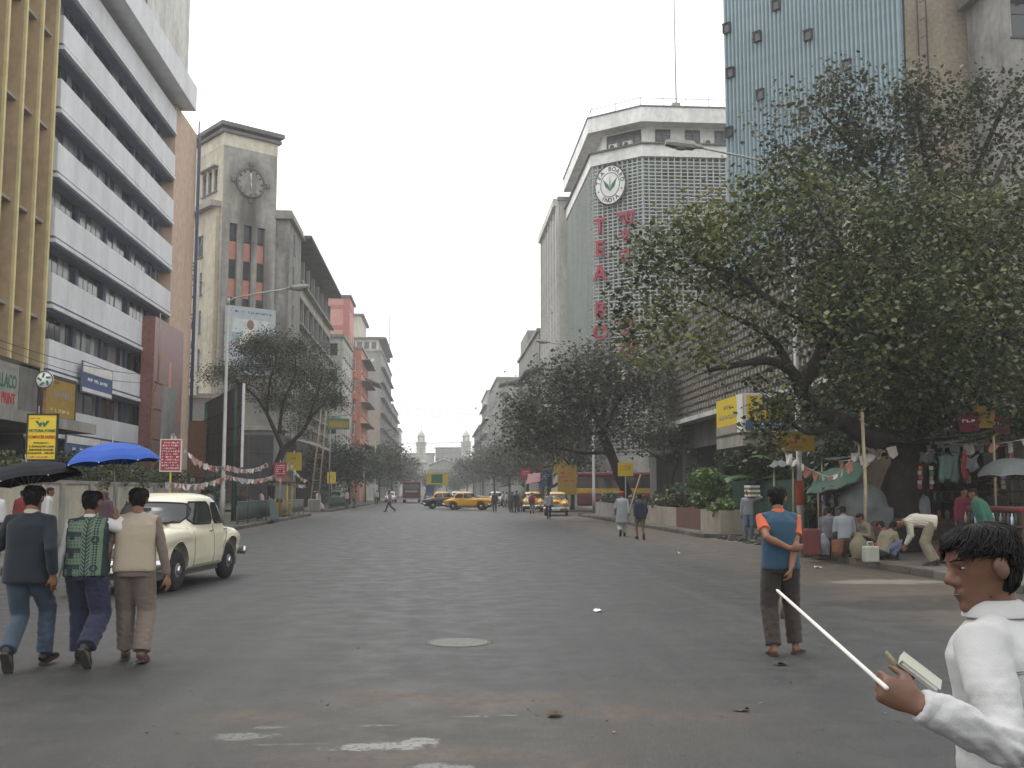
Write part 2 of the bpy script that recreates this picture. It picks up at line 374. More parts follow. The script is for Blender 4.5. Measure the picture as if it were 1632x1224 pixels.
def kerb_run(name, x, y0, y1, side, width):
    """pavement slab with its own row of kerb stones; side +1 = the pavement lies to the right of the kerb"""
    mb = MB(); xa, xb = (x+.2, x+width) if side > 0 else (x-width, x-.2)
    mb.box(xa, xb, y0, y1, -.02, .14); o = struct(name, mb, K['pave'])
    ms = []
    for q in range(4):
        s_ = MB(); rr = random.Random(q+11)
        s_.box(-.10, .10, -.485, .485, -.02, .15)
        s_.v = [(a+rr.uniform(-.012,.012), b_+rr.uniform(-.012,.012), c+rr.uniform(-.012,.012)) for a, b_, c in s_.v]
        ms.append(bevelled(s_, .025, K['kerb_stone'], 'kerb_stone'))
    y = y0 + .5; i = 0
    while y < min(y1, 72):
        c = link('kerb_stone', ms[i % 4], o, (x + side*.1 + random.uniform(-.012,.012), y, random.uniform(-.012,.006)), random.uniform(-.015,.015)); y += 1.0; i += 1
    if y1 > 73:
        f = MB(); f.box(min(x, x+side*.19), max(x, x+side*.19), max(72, y0), y1, -.02, .15); f.build('far_kerb', K['kerb_stone'], o)
    return o
kerb_run('pavement', -8.45, 4, 70.5, -1, 9.0)
kerb_run('pavement', -8.45, 84, 420, -1, 5.0)
kerb_run('pavement', 9.2, 4, 27.6, 1, 6.0)
kerb_run('pavement', 9.2, 35.8, 69, 1, 4.6)
kerb_run('pavement', 9.2, 82, 420, 1, 4.0)
apron = MB(); apron.quad((9.25,27.6,.0),(15.4,27.6,.10),(15.4,35.8,.10),(9.25,35.8,.0)); struct('driveway_apron', apron, K['pave'])
rub = MB(); rr = random.Random(5)
for i in range(260):
    y = rr.uniform(26.5, 36.5); x = 9.5 + rr.expovariate(1.1); s_ = rr.uniform(.03, .17)
    rub.obox((x, y, s_*.3 + .01), (s_*rr.uniform(.7,1.6), s_*rr.uniform(.7,1.6), s_*rr.uniform(.4,.9)), (rr.uniform(-.4,.4), rr.uniform(-.4,.4), rr.uniform(0,3)))
tag(rub.build('rubble', K['kerb_stone']), 'broken kerb rubble scattered over the driveway gap', 'rubble', kind='stuff')

# ------------------------------------------------------------------ buildings: tools
class Bld:
    def __init__(s, name, label, cat, loc, group=None):
        s.o = V(loc); s.root = empty(name, loc, label, cat, group); s.parts = []
    def part(s, name, m, parent=None):
        mb = MB(); s.parts.append((name, m, mb, parent)); return mb
    def put(s, name, me, loc, rz=0.0, parent=None):
        return link(name, me, parent or s.root, V(loc) - s.o if parent is None else loc, rz)
    def finish(s):
        made = {}
        for name, m, mb, parent in s.parts:
            if not mb.v: continue
            mb.v = [tuple(V(p) - s.o) for p in mb.v]; made[id(mb)] = mb.build(name, m, made.get(id(parent)) or s.root)
        return s.root
def facade(mb, P0, U, W_, H_, ops=(), depth=.2, mi=0):
    P0 = V(P0); U = V(U).normalized(); Z = V((0,0,1)); N = U.cross(Z)
    us = sorted({0, W_} | {o[0] for o in ops} | {o[1] for o in ops}); zs = sorted({0, H_} | {o[2] for o in ops} | {o[3] for o in ops})
    us = [u for u in us if 0 <= u <= W_]; zs = [z for z in zs if 0 <= z <= H_]
    p = lambda u, z, d=0: P0 + U*u + Z*z - N*d
    for i in range(len(us)-1):
        for j in range(len(zs)-1):
            uc, zc = (us[i]+us[i+1])/2, (zs[j]+zs[j+1])/2
            if any(o[0] < uc < o[1] and o[2] < zc < o[3] for o in ops): continue
            mb.quad(p(us[i],zs[j]), p(us[i+1],zs[j]), p(us[i+1],zs[j+1]), p(us[i],zs[j+1]), mi)
    for (a, b_, c, d) in ops:
        mb.quad(p(a,c), p(a,d), p(a,d,depth), p(a,c,depth), mi); mb.quad(p(b_,d), p(b_,c), p(b_,c,depth), p(b_,d,depth), mi)
        mb.quad(p(a,d), p(b_,d), p(b_,d,depth), p(a,d,depth), mi); mb.quad(p(b_,c), p(a,c), p(a,c,depth), p(b_,c,depth), mi)
WC = {}
def win_mesh(w, h, style):
    key = (round(w,2), round(h,2), style)
    if key in WC: return WC[key]
    f = MB(); p = MB(); t_ = .07
    fm = {'dark': 'frame_dark', 'white': 'frame_white', 'louver': 'frame_white', 'far': 'frame_dark', 'shut': 'louver_blue'}[style]
    f.box(-w/2, -w/2+t_, -.02, .05, 0, h); f.box(w/2-t_, w/2, -.02, .05, 0, h); f.box(-w/2+t_, w/2-t_, -.018, .05, 0, t_); f.box(-w/2+t_, w/2-t_, -.018, .05, h-t_, h)
    nm = max(1, round(w/.75))
    for q in range(1, nm): x = -w/2 + w*q/nm; f.box(x-.03, x+.03, -.016, .05, t_, h-t_)
    f.box(-w/2+t_, w/2-t_, -.012, .046, h*.66-.025, h*.66+.025)
    f.box(-w/2-.08, w/2+.08, -.30, -.022, -.10, -.003)           # sill
    if style in ('shut', 'louver'):
        q = 0; z = t_
        while z < h*.62:
            f.obox((0, .0, z+.04), (w-2*t_, .02, .07), (R(35),0,0)); z += .09
    p.box(-w/2+t_, w/2-t_, .02, .03, t_, h-t_)
    WC[key] = (f.mesh('window', K[fm]), p.mesh('pane', K['glass'] if style != 'white' else K['glass_bright'])); return WC[key]
def put_windows(b, P0, U, ops, style='dark', depth=.2):
    P0 = V(P0); U = V(U).normalized(); N = U.cross(V((0,0,1))); a = math.atan2(U.y, U.x)
    for (u0, u1, z0, z1) in ops:
        f, p = win_mesh(u1-u0, z1-z0, style)
        w = b.put('window', f, P0 + U*((u0+u1)/2) + V((0,0,z0)) - N*(depth-.06), a)
        link('pane', p, w)
def grid_ops(W_, n, zs, w, h, m0=None, m1=None, skip=None):
    m0 = m0 if m0 is not None else W_/n/2; m1 = m1 if m1 is not None else m0; out = []
    for i in range(n):
        u = m0 + (W_-m0-m1)*(i/(n-1) if n > 1 else .5)
        for j, z in enumerate(zs):
            if skip and skip(i, j): continue
            out.append((u-w/2, u+w/2, z, z+h))
    return out
def ac_unit():
    if 'ac' not in WC:
        m = MB(); m.box(-.42,.42,-.34,0,0,.56); g_ = MB(); g_.lathe([(.2,0),(.2,.02)], (-.1,-.36,.28), 14, 'x')
        f = MB(); f.lathe([(.22,-.0),(.22,.012),(.02,.014)], (0,0,0), 16); fv = [(x-.1, -.342-z, y+.28) for x, y, z in f.v]; f.v = fv
        WC['ac'] = (bevelled(m, .02, K['ac_white'], 'air_conditioner', 1), f.mesh('fan_grille', K['frame_dark']))
    return WC['ac']
def put_ac(b, loc, rz):
    m, f = ac_unit(); o = b.put('air_conditioner', m, loc, rz); link('fan_grille', f, o); return o
TX = {}
def text_mesh(s, size, m, ex=.004):
    key = (s, round(size,3), m)
    if key in TX: return TX[key]
    c = bpy.data.curves.new('lettering', 'FONT'); c.body = s; c.size = size; c.align_x = 'CENTER'; c.align_y = 'CENTER'; c.extrude = ex; c.resolution_u = 3; c.offset = size*.018
    ob = bpy.data.objects.new('tmp', c); TMP.collection.objects.link(ob); vl = TMP.view_layers[0]; vl.update(); dg = vl.depsgraph
    me = bpy.data.meshes.new_from_object(ob.evaluated_get(dg), depsgraph=dg); bpy.data.objects.remove(ob); bpy.data.curves.remove(c)
    me.transform(Matrix.Rotation(R(90), 4, 'X')); me.materials.clear(); me.materials.append(K[m]); me.name = 'lettering'; TX[key] = me; return me
def strokes(w, h, m, seed, lines=1):
    """print too small to read in the photograph: rows of short broken marks"""
    r = random.Random(seed); mb = MB()
    for i in range(lines):
        x = -w/2 + r.uniform(0, .06)*w; z = h/2 - (i+.5)*h/lines; hh = h/lines*.55
        while x < w/2 - .03*w:
            l = min(r.uniform(.3,1.4)*hh, w/2-x)
            if r.random() < .82:
                mb.box(x, x+l*.32, -.004, .003, z-hh/2, z+hh/2)
                if l > hh*.6: mb.box(x+l*.32, x+l, -.004, .003, z-hh/2+r.choice((0,.36,.7))*hh, z-hh/2+r.choice((0,.36,.7))*hh+hh*.28)
            x += l + hh*.28
    return mb.mesh('print', K[m])
def sign(name, label, cat, W_, H_, loc, rz, bg_, rows, group=None, border=None, thick=.05, double=False, parent=None):
    """flat board facing local -y, base at its lower edge's middle; rows = (text or None, size, z, material[, x, width, lines])"""
    o = empty(name, loc, label, cat, group, rz) if parent is None else empty(name, loc, rz=rz)
    if parent is not None: o.parent = parent
    b_ = MB(); b_.box(-W_/2, W_/2, 0, thick, 0, H_); b_.build('board', K[bg_], o)
    if border:
        f = MB(); t_ = max(.02, W_*.035); e = .012
        f.box(-W_/2-e, W_/2+e, -e, thick+e, -e, t_); f.box(-W_/2-e, W_/2+e, -e, thick+e, H_-t_, H_+e); f.box(-W_/2-e, -W_/2+t_, -e, thick+e, t_, H_-t_); f.box(W_/2-t_, W_/2+e, -e, thick+e, t_, H_-t_)
        f.build('frame', K[border], o)
    for r in rows:
        s_, size, z, m = r[:4]; x = r[4] if len(r) > 4 else 0
        if s_ is None:
            link('print', strokes(r[5], size, m, hash((label, z)) % 9999 if False else int(z*997+W_*131), r[6] if len(r) > 6 else 1), o, (x, -.006, z))
        else:
            l = link('lettering', text_mesh(s_, size, m), o, (x, -.008, z))
            if len(r) > 5:
                d = l.dimensions if False else None
                xs = [v.co.x for v in l.data.vertices]; wd = max(xs)-min(xs)
                if wd > 0: l.scale = (r[5]/wd, 1, 1)
    return o
def post(name, loc, h, r=.04, m='pole_grey', parent=None):
    mb = MB(); mb.tube([(0,0,0),(0,0,h)], r, 10); return mb.build(name, K[m], parent, loc)
# ================================================================== LEFT SIDE
# ---- yellow finned block at the photograph's edge
B = Bld('office_building', 'ochre and yellow office block with deep vertical concrete fins', 'building', (-18.5, 38, 0))
w = B.part('wall', K['ochre']); w.box(-19.3,-18.5, 22, 46.9, 4.15, 33); w.box(-30,-19.3, 22, 46.9, 4.15, 33)
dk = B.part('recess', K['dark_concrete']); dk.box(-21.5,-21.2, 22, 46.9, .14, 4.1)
gl = win_mesh(1.2, 2.6, 'dark')
fin_me = MB(); fin_me.box(.25, 1.13, -.07, .07, 6.75, 33, 0); fin_me.box(1.13, 1.25, -.085, .085, 6.72, 33, 1)
fin_me = fin_me.mesh('fin', [K['ochre'], K['yellow_edge']])
Y = 46.75; i = 0
while Y > 30:
    B.put('fin', fin_me, (-18.75, Y, 0)); Y -= 1.74; i += 1
sl = MB(); sl.box(.26, .98, -.80, .80, -.07, .07); sl = sl.mesh('slab', K['fin_grey'])
for z in (6.78, 9.3, 13.62, 17.95, 22.3, 26.6, 30.9):
    Y = 46.75 - .87
    while Y > 36: B.put('slab', sl, (-18.74, Y, z)); Y -= 1.74
Y = 46.75 - .87
while Y > 36:
    for z in (7.2, 10.2, 14.4, 18.8, 23.1, 27.4):
        q = B.put('window', gl[0], (-18.46, Y, z), R(90)); link('pane', gl[1], q)
    Y -= 1.74
col = B.part('column', K['off_white']); col.box(-14.4,-13.95, 37.2, 37.65, .14, 3.86)
col2 = B.part('column', K['marble_red']); col2.box(-14.3,-13.9, 44.6, 45.0, .14, 3.5)
can = B.part('canopy', K['dark_concrete']); can.box(-19.3,-13.6, 24, 41.6, 3.88, 4.15)
ce = B.part('canopy_edge', K['concrete']); ce.box(-13.6,-13.45, 23.95, 41.65, 3.84, 4.22); ce.box(-19.3,-13.6, 41.6, 41.68, 3.84, 4.22)
B.finish()
sign('hoarding', 'weathered grey hoarding lettered ILLACO on the dark canopy', 'hoarding', 3.7, 1.75, (-14.05, 35.4, 4.2), R(90), 'stained',
     [('ILLACO', .62, .98, 'ink_green', -.85, 1.5), ('PRINT', .5, .42, 'ink_red', -.7, 1.1), (None, .22, 1.45, 'fin_grey', -.6, 2.0)], border='frame_dark')
hb = MB(); hb.box(.1, 1.8, -.012, 0, .05, 1.7); hb.build('torn_panel', K['dark_concrete'], [o for o in COL.objects if o.name == 'hoarding'][0])
sign('hoarding', 'faded mustard hoarding beside the grey lettered one on the canopy', 'hoarding', 3.4, 1.6, (-14.0, 39.15, 4.22), R(90), 'sign_ochre',
     [(None, .5, .95, 'fin_grey', .3, 2.0), (None, .25, .35, 'yellow_edge', .2, 2.2, 1), (None, .2, 1.35, 'rust', -.7, 1.0)], border='frame_dark')

# ---- striped office block
B = Bld('office_building', 'white office block with horizontal blue ribbon windows and peach end wall', 'building', (-18.5, 57, 0))
Y0, Y1 = 47.35, 67.7
wall = B.part('wall', K['dark_concrete']); wall.box(-30,-18.42, Y0, Y1, 4.2, 27.14)
pe = B.part('end_wall', K['peach']); pe.box(-30,-17.55, Y1+.02, 73.6, .14, 27.12)
pp = B.part('drain_pipe', K['mullion_blue']); pp.tube([(-17.35,73.75,.2),(-17.35,73.75,27)], .075, 8); pp.tube([(-17.35,73.3,.2),(-17.35,73.3,28)], .05, 6)
pane_me = MB(); pane_me.box(-.015, .0, -.31, .31, 0, 1.25); pane_a = pane_me.mesh('pane', K['glass'])
pane_b = bpy.data.meshes.new_from_object; pane_me2 = MB(); pane_me2.box(-.015, .0, -.31, .31, 0, 1.25); pane_b = pane_me2.mesh('pane', K['glass_bright'])
mul_me = MB(); mul_me.box(-.05, .06, -.05, .05, 0, 1.28); mul_me = mul_me.mesh('mullion', K['frame_dark'])
col_me = MB(); col_me.box(-.08, .22, -.17, .17, 0, 1.28); col_me = col_me.mesh('mullion_column', K['mullion_blue'])
rr = random.Random(3)
for q in range(8):
    zt = 5.40 + 3.03*q; zb = zt - (1.32 if q else 1.05)
    b_ = B.part('white_band', K['band_white']); b_.box(-18.42,-17.5, Y0, Y1, zb, zt)
    bl = B.part('blue_strip', K['ledge_blue']); bl.box(-18.42,-17.56, Y0+.01, Y1-.01, zb-.12, zb-.002); bl.box(-18.42,-17.62, Y0+.01, Y1-.01, zb-.42, zb-.302)
    ld = B.part('ledge', K['band_white']); ld.box(-18.42,-17.42, Y0-.02, Y1, zb-.30, zb-.122)
    y = Y0 + .35; n = 0
    while y < Y1 - .3:
        if n % 6 == 0: B.put('mullion_column', col_me, (-18.28, y, zt))
        else: B.put('mullion', mul_me, (-18.28, y, zt))
        if y + .7 < Y1 and q < 7 or n % 2 == 0 and y + .7 < Y1:
            B.put('pane', pane_b if rr.random() < .42 else pane_a, (-18.22 + rr.choice((0,0,0,.035)), y+.36, zt+.01))
        y += .72; n += 1
rf = B.part('roof_parapet', K['band_white']); rf.box(-30,-16.55, 44.5, 69.0, 27.15, 28.8)
up = B.part('roof_room', K['off_white']); up.box(-26,-17.6, 53, 70.6, 28.8, 36.5)
pl = B.part('lightning_rod', K['steel']); pl.tube([(-17.5,60,30),(-17.5,60,38)], .06, 6)
mr = B.part('marble_panel', K['marble_red']); mr.box(-17.5,-16.75, 61.6, 68.4, .14, 11.9)
mr2 = B.part('marble_inlay', K['pink']); mr2.box(-16.75,-16.735, 64.9, 65.6, 5.5, 9.6)
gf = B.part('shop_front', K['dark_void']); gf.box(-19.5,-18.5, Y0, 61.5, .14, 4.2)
B.finish()
for (lab, y, z, W_, H_, bgm) in (('long white and blue bank sign on the second white band', 53.2, 6.4, 4.6, 1.5, 'sign_blue'), ('white and blue bank sign low under the white bands', 51.6, 3.1, 4.9, 1.15, 'sign_blue'), ('small blue bank sign beside the red marble panel', 59.6, 2.6, 3.0, 1.7, 'sign_blue')):
    o = sign('bank_sign', lab, 'sign', W_, H_, (-17.2, y, z), R(90), bgm, [(None, .3, H_*.45, 'ink_white', 0, W_*.7)], border='ledge_blue')
    t_ = MB(); t_.box(-W_/2+.06, W_/2-.06, -.014, 0, H_*.66, H_-.04); t_.box(-W_/2+.06, W_/2-.06, -.014, 0, .05, H_*.16); t_.build('white_stripe', K['paper_white'], o)
# illuminated frame billboard and orange pennant before the marble panel
o = empty('frame_billboard', (-14.2, 54, .14), 'rusty steel lattice frame carrying a narrow grey panel', 'billboard')
f = MB()
for x, y in ((-.1,-1.5),(-.1,1.2)): f.tube([(x,y,0),(x,y,7.0)], .07, 6)
for z in (2.2, 4.1, 5.6, 6.95): f.tube([(-.1,-1.5,z),(-.1,1.2,z)], .05, 6)
f.tube([(-.1,-1.5,2.2),(-.1,1.2,4.1)], .04, 6); f.tube([(-.1,-1.5,6.3),(-.1,-.6,6.95)], .04, 6)
f.build('frame', K['rust'], o)
f = MB(); f.box(-.05, .05, .1, 2.6, 2.9, 6.9); f.build('panel', K['grey_wall'], o)
o = empty('pennant', (-14.3, 53.4, 7.08), 'tall orange pennant hanging on a pole above the steel frame', 'flag')
f = MB(); f.tube([(0,0,0),(0,.05,3.6)], .035, 6); f.build('staff', K['steel'], o)
f = MB(); f.rings([[V((.03*math.sin(z*5+a), .05+a*(3.4-z)*.16, z)) for a in (0,.35,.7,1)] for z in np.linspace(.5,3.4,9)], caps=False, closed=False); f.build('cloth', mat('orange_cloth', (.42,.17,.03), .8), o)

# ---- art deco corner building with the clock tower
B = Bld('corner_building', 'stained grey art deco corner building with dead clock on its tower', 'building', (-17, 96, 0))
L_ = V((-18.46, 87, 0)); Rr = V((-14.44, 90, 0)); U = (Rr - L_).normalized(); N = U.cross(V((0,0,1))); FW = (Rr - L_).length
tw = B.part('tower_wall', mat('tower_render', (.36,.35,.32), .9, var=.16, bump=.15, grime=(.07,.068,.062), gamt=.55, gscale=.8, blots=[(.55,28.0,1.6,2.3,(.06,.058,.055),.75),(.55,24.6,1.0,3.2,(.055,.053,.05),.85),(.5,19,.5,6,(.07,.066,.06),.6),(1.9,19,.45,6,(.07,.066,.06),.6)]))
strips = [(u-.36, u+.36, 11.5, 24.3) for u in (1.08, 2.4, 3.65)]
facade(tw, L_ + V((0,0,0)), U, FW, 31.0, strips, .35)
BK = L_ - N*9
sops = [(6.0+q*1.15, 6.75+q*1.15, 27.2, 29.2) for q in range(2)] + [(4.9, 5.65, 27.2, 29.2)]
tl = B.part('tower_side_wall', K['cream_wall']); facade(tl, BK, -N*-1 if False else N, 9, 31.0, sops, .2)
put_windows(B, BK, N, sops, 'shut', .2)
hd = B.part('window_hood', K['concrete'])
for q in range(3):
    c = BK + N*(5.28+q*1.15); M_ = V((-U.x,-U.y,0)); hd.obox(c + M_*.2 + V((0,0,29.35)), (.95,.5,.1), (0,0,math.atan2(N.y,N.x)))
tr = B.part('tower_far_wall', K['stained']); facade(tr, Rr, -N, 9, 31.0); facade(tr, BK + U*FW, -U, FW, 31.0)
ang = math.atan2(U.y, U.x); cc = L_ + U*(FW/2) - N*4.5
cn = B.part('cornice', K['dark_concrete']); cn.obox(cc + V((0,0,32.75)), (FW+.9, 9.9, .35), (0,0,ang)); cn.obox(cc + V((0,0,32.2)), (FW+.55, 9.5, .28), (0,0,ang))
cb = B.part('cornice_band', K['cream_pale']); cb.obox(cc + V((0,0,31.5)), (FW+.04, 9.04, 1.1), (0,0,ang))
for s_ in strips:
    z = s_[2]; q = 0
    while z < s_[3]-.2:
        h = 1.62; m_ = 'pink' if q % 2 == 0 else 'dark_concrete'
        p = B.part('shutter_panel' if q % 2 == 0 else 'window_void', K['salmon'] if q % 2 == 0 else K['glass']); c = L_ + U*((s_[0]+s_[1])/2) - N*.34 + V((0,0,z+h/2))
        p.obox(c, (.70, .06, min(h, s_[3]-z)-.05), (0,0,ang)); z += h; q += 1
ck = B.part('clock_ring', K['dark_concrete']); c0 = L_ + U*2.5 + V((0,0,28.1))
P = lambda a, r, d=.08: c0 + U*(r*math.cos(a)) + V((0,0,r*math.sin(a))) + N*d
ck.tube([P(a, 1.28) for a in np.linspace(0, 2*math.pi, 33)], .10, 6)
for a in range(12): ck.tube([P(a*math.pi/6, .95), P(a*math.pi/6, 1.36)], .07, 5)
for a in (0, 90, 180, 270): ck.obox(P(R(a), 1.62), (.34,.22,.34), (0, 0, ang))
fc = B.part('clock_face', K['stained']); fc.plate([P(a, 1.24, .0) for a in np.linspace(0, 2*math.pi, 24, endpoint=False)], N, .05)
hh = B.part('clock_hands', K['paper_white']); hh.tube([P(0,0,.12), P(R(92),.85,.12)], .05, 5); hh.tube([P(0,0,.12), P(R(-80),.6,.12)], .045, 5)
# left wing (cream) a little proud of the tower's side
wg = B.part('left_wing_wall', K['cream_wall']); WB = L_ - N*13 - U*.35
wops = grid_ops(12.6, 4, [5.2+3.3*q for q in range(6)], 1.15, 1.9, 2.0, 3.0)
facade(wg, WB, N, 12.6, 25.6, wops, .2); put_windows(B, WB, N, wops, 'shut', .2)
wt = B.part('left_wing_cornice', K['concrete']); wt.obox(WB + N*6.3 + U*.1 + V((0,0,25.85)), (12.9, 1.4, .5), (0,0,math.atan2(N.y,N.x)))
wf = B.part('left_wing_return', K['cream_wall']); facade(wf, WB + N*12.6, U, .36, 25.6)
# pilaster block and verandah wing along the street
pb = B.part('stair_block', K['stained']); sb = [(2.8, 3.6, z, z+1.8) for z in (6,9.5,13,16.5,20,23)]
facade(pb, (-19, 90.3, 0), (1,0,0), 5.7, 25.4); facade(pb, (-13.3, 90.3, 0), (0,1,0), 7.7, 25.4, sb, .3); pb.box(-19,-13.35, 97.6, 98, 0, 25.4)
put_windows(B, (-13.3, 90.3, 0), (0,1,0), sb, 'dark', .3)
pc = B.part('stair_cornice', K['concrete']); pc.box(-19,-12.95, 89.9, 98.3, 25.4, 25.7); pc.box(-19,-13.1, 90.1, 98.1, 25.7, 26.2)
vb = B.part('gallery_back_wall', K['grey_wall'])
gops = grid_ops(30, 8, [1.2+4.1*q for q in range(6)], 1.5, 2.4)
facade(vb, (-16.2, 98, 0), (0,1,0), 30, 25.6, gops, .15); put_windows(B, (-16.2, 98, 0), (0,1,0), gops, 'dark', .15)
facade(vb, (-13.9, 128, 0), (-1,0,0), 8, 25.6)
for q in range(1, 6):
    z = 4.1*q; s_ = B.part('gallery_slab', K['concrete']); s_.box(-16.2,-13.55, 98.02, 128, z-.22, z); s_.box(-13.55,-13.1, 98.02, 128.2, z+.95, z+1.15)
    pr = B.part('gallery_parapet', K['cream_wall'] if q % 2 else K['concrete']); pr.box(-13.75,-13.6, 98.02, 128, z, z+1.0)
gc = MB(); gc.box(-.18,.18,-.22,.22, 1.0, 3.86); gc = gc.mesh('gallery_column', K['grey_wall'])
for q in range(6):
    for i in range(8): B.put('gallery_column', gc, (-13.74, 98.6+4.15*i, 4.1*q))
rf = B.part('roof_eave', K['dark_concrete']); rf.box(-22,-12.3, 97.9, 128.9, 25.62, 25.9)
# ground floor
gd = B.part('ground_floor_wall', K['grey_wall']); gd.box(-22,-13.25, 86.2, 90.2, .14, 9.2)
gd2 = B.part('ledge', K['concrete']); gd2.box(-21,-12.6, 85.9, 90.4, 6.6, 7.0); gd2.box(-21,-12.8, 86.0, 90.4, 9.2, 9.6)
sg = B.part('grid_window', K['glass']); sg.box(-19.6,-13.6, 86.1, 86.16, .8, 6.2)
sgf = B.part('grid_window_frame', K['frame_dark'])
for q in range(7): sgf.box(-19.6+q-.04,-19.6+q+.04, 86.02, 86.1, .8, 6.2)
for q in range(5): sgf.box(-19.6,-13.6, 86.03, 86.09, .8+q*1.35-.04, .8+q*1.35+.04)
aw = B.part('shop_canopy', K['off_white']); aw.add([(-13.2,90.5,6.2),(-11.2,90.5,5.7),(-11.2,112,5.7),(-13.2,112,6.2),(-13.2,90.5,6.4),(-11.2,90.5,5.95),(-11.2,112,5.95),(-13.2,112,6.4)], [(3,2,1,0),(4,5,6,7),(0,1,5,4),(1,2,6,5),(2,3,7,6),(3,0,4,7)])
sf = B.part('shop_front', K['dark_void']); sf.box(-13.5,-13.25, 98.5, 127, .2, 3.6)
B.finish()
# vertical bank sign on brackets
o = empty('vertical_sign', (-20.3, 85.5, 9.4), 'tall pale vertical sign board lettered Bank of india', 'sign')
m = MB(); m.box(-.45,.45,0,.25,0,11.2); m.build('board', K['off_white'], o)
for i, ch in enumerate('Bank of india'):
    if ch != ' ': link('lettering', text_mesh(ch, .95, 'frame_dark'), o, (0, -.01, 10.6 - i*.81))
m = MB()
for z in (1, 4, 7, 10): m.tube([(-.2,.2,z),(-.2,4.2,z)], .05, 6); m.tube([(-.45,.1,z),(-1.3,.1,z)], .04, 6)
m.tube([(-1.3,.1,-6),(-1.3,.1,11.5)], .07, 6); m.build('bracket', K['ledge_blue'], o)
# pale blue advertisement high on the tower
o = empty('advertisement_board', L_ + U*2.65 + N*.45 + V((0,0,11.4)), 'pale blue advertisement board with seated figure on the stained tower', 'billboard', None, ang)
m = MB(); m.box(-2.3,2.3,-.06,.12,0,5.75); m.build('board', mat('poster_blue', (.42,.47,.50), .5), o)
m = MB(); m.box(-1.7,1.7,-.072,-.06,2.9,3.5); m.build('sea_stripe', mat('poster_sea', (.28,.40,.46), .5), o)
m = MB(); m.box(-1.7,1.7,-.07,-.06,3.52,4.7); m.build('cloud_stripe', mat('poster_cloud', (.55,.60,.62), .5), o)
m = MB(); m.plate([(-1.25,-.074,2.4),(.75,-.074,2.4),(.55,-.074,3.5),(.25,-.074,3.9),(-.4,-.074,3.9),(-.8,-.074,3.2)], (0,-1,0), .006); m.build('figure_shirt', K['paper_white'], o)
m = MB(); m.plate([(-.35+.32*math.cos(a)+.3,-.082,4.25+.42*math.sin(a)) for a in np.linspace(0,6.28,16,endpoint=False)], (0,-1,0), .006); m.build('figure_head', mat('poster_skin', (.25,.13,.08), .6), o)
link('print', strokes(3.9, .3, 'ink_blue', 4), o, (0, -.07, 5.3)); link('print', strokes(3.2, .25, 'ink_blue', 9, 1), o, (0, -.07, 1.2))

# ---- buildings further down on the left
def block(name, label, x0, x1, y0, y1, H_, m, side, n_front, n_side, zs, style='dark', w=1.1, h=1.7, par=.9, parm=None, band=None, fx=None, ac=0, cat='building', depth=.2, extra=None):
    """box building; side = 'L' (its street face looks to +x) or 'R' (looks to -x)"""
    B = Bld(name, label, cat, ((x0+x1)/2, (y0+y1)/2, 0)); wl = B.part('wall', m)
    fo = grid_ops(x1-x0, n_front, zs, w, h) if n_front else []
    facade(wl, (x0,y0,0), (1,0,0), x1-x0, H_, fo, depth); put_windows(B, (x0,y0,0), (1,0,0), fo, style, depth)
    so = grid_ops(y1-y0, n_side, zs, w, h) if n_side else []
    if side == 'L':
        facade(wl, (x1,y0,0), (0,1,0), y1-y0, H_, so, depth); put_windows(B, (x1,y0,0), (0,1,0), so, style, depth); sx, fx_ = x1, x0
    else:
        facade(wl, (x0,y1,0), (0,-1,0), y1-y0, H_, so, depth); put_windows(B, (x0,y1,0), (0,-1,0), so, style, depth); sx, fx_ = x0, x1
    wl.quad((fx_,y1,0),(fx_,y0,0),(fx_,y0,H_),(fx_,y1,H_)); wl.quad((x1,y1,0),(x0,y1,0),(x0,y1,H_),(x1,y1,H_))
    rf = B.part('roof', K['dark_concrete']); rf.quad((x0,y0,H_-.3),(x1,y0,H_-.3),(x1,y1,H_-.3),(x0,y1,H_-.3))
    if par:
        pr = B.part('cornice', parm or K['concrete']); e = .25
        pr.box(x0-e, x1+e, y0-e, y0+.2, H_-.02, H_+.35); pr.box(x0-e if side=='R' else x1-.2, x1+e if side=='L' else x0+.2, y0+.2, y1+e, H_-.02, H_+.35)
    s = 1 if side == 'L' else -1; rr = random.Random(int(y0))
    if band:
        for z in zs:
            b_ = B.part('ledge', band); b_.box(min(sx+.001*s, sx+.75*s), max(sx+.001*s, sx+.75*s), y0+.4, y1-.4, z+h+.2, z+h+.34)
    for q in range(ac):
        z = rr.choice(zs); put_ac(B, (sx, rr.uniform(y0+1, y1-1), z-.8), R(90) if side == 'L' else R(-90))
    if extra: extra(B)
    B.finish(); return B
def pink_x(B):
    b_ = B.part('pink_band', K['pink_dark']); b_.box(-25,-14.1, 149.93, 150, 28.1, 28.6); b_.box(-25,-14.1, 149.93, 150, 25.0, 25.6); b_.box(-14.1,-13.15, 149.9, 150, 8, 29.6)
    b_.box(-13.2,-13.13, 150, 158, 28.1, 28.6)
block('apartment_building', 'tall blank pink gable wall with darker pink bands', -25,-13.2, 150, 158, 29.7, K['pink'], 'L', 0, 2, [10+3.3*q for q in range(5)], par=.4, parm=K['dark_concrete'], extra=pink_x)
def white_x(B):
    for q in range(5):
        z = 4.5+3.3*q; b_ = B.part('balcony', K['white_old']); b_.box(-15.2,-12.9, 131.0, 132, z, z+1.0)
    t_ = B.part('water_tank_room', K['white_old']); t_.box(-18,-14.6, 133, 138, 21.5, 23.4)
block('apartment_building', 'narrow old whitewashed house with balconies behind the feathery tree', -22,-12.4, 132, 146, 21.2, K['white_old'], 'L', 4, 5, [2.2+3.3*q for q in range(6)], ac=3, extra=white_x)
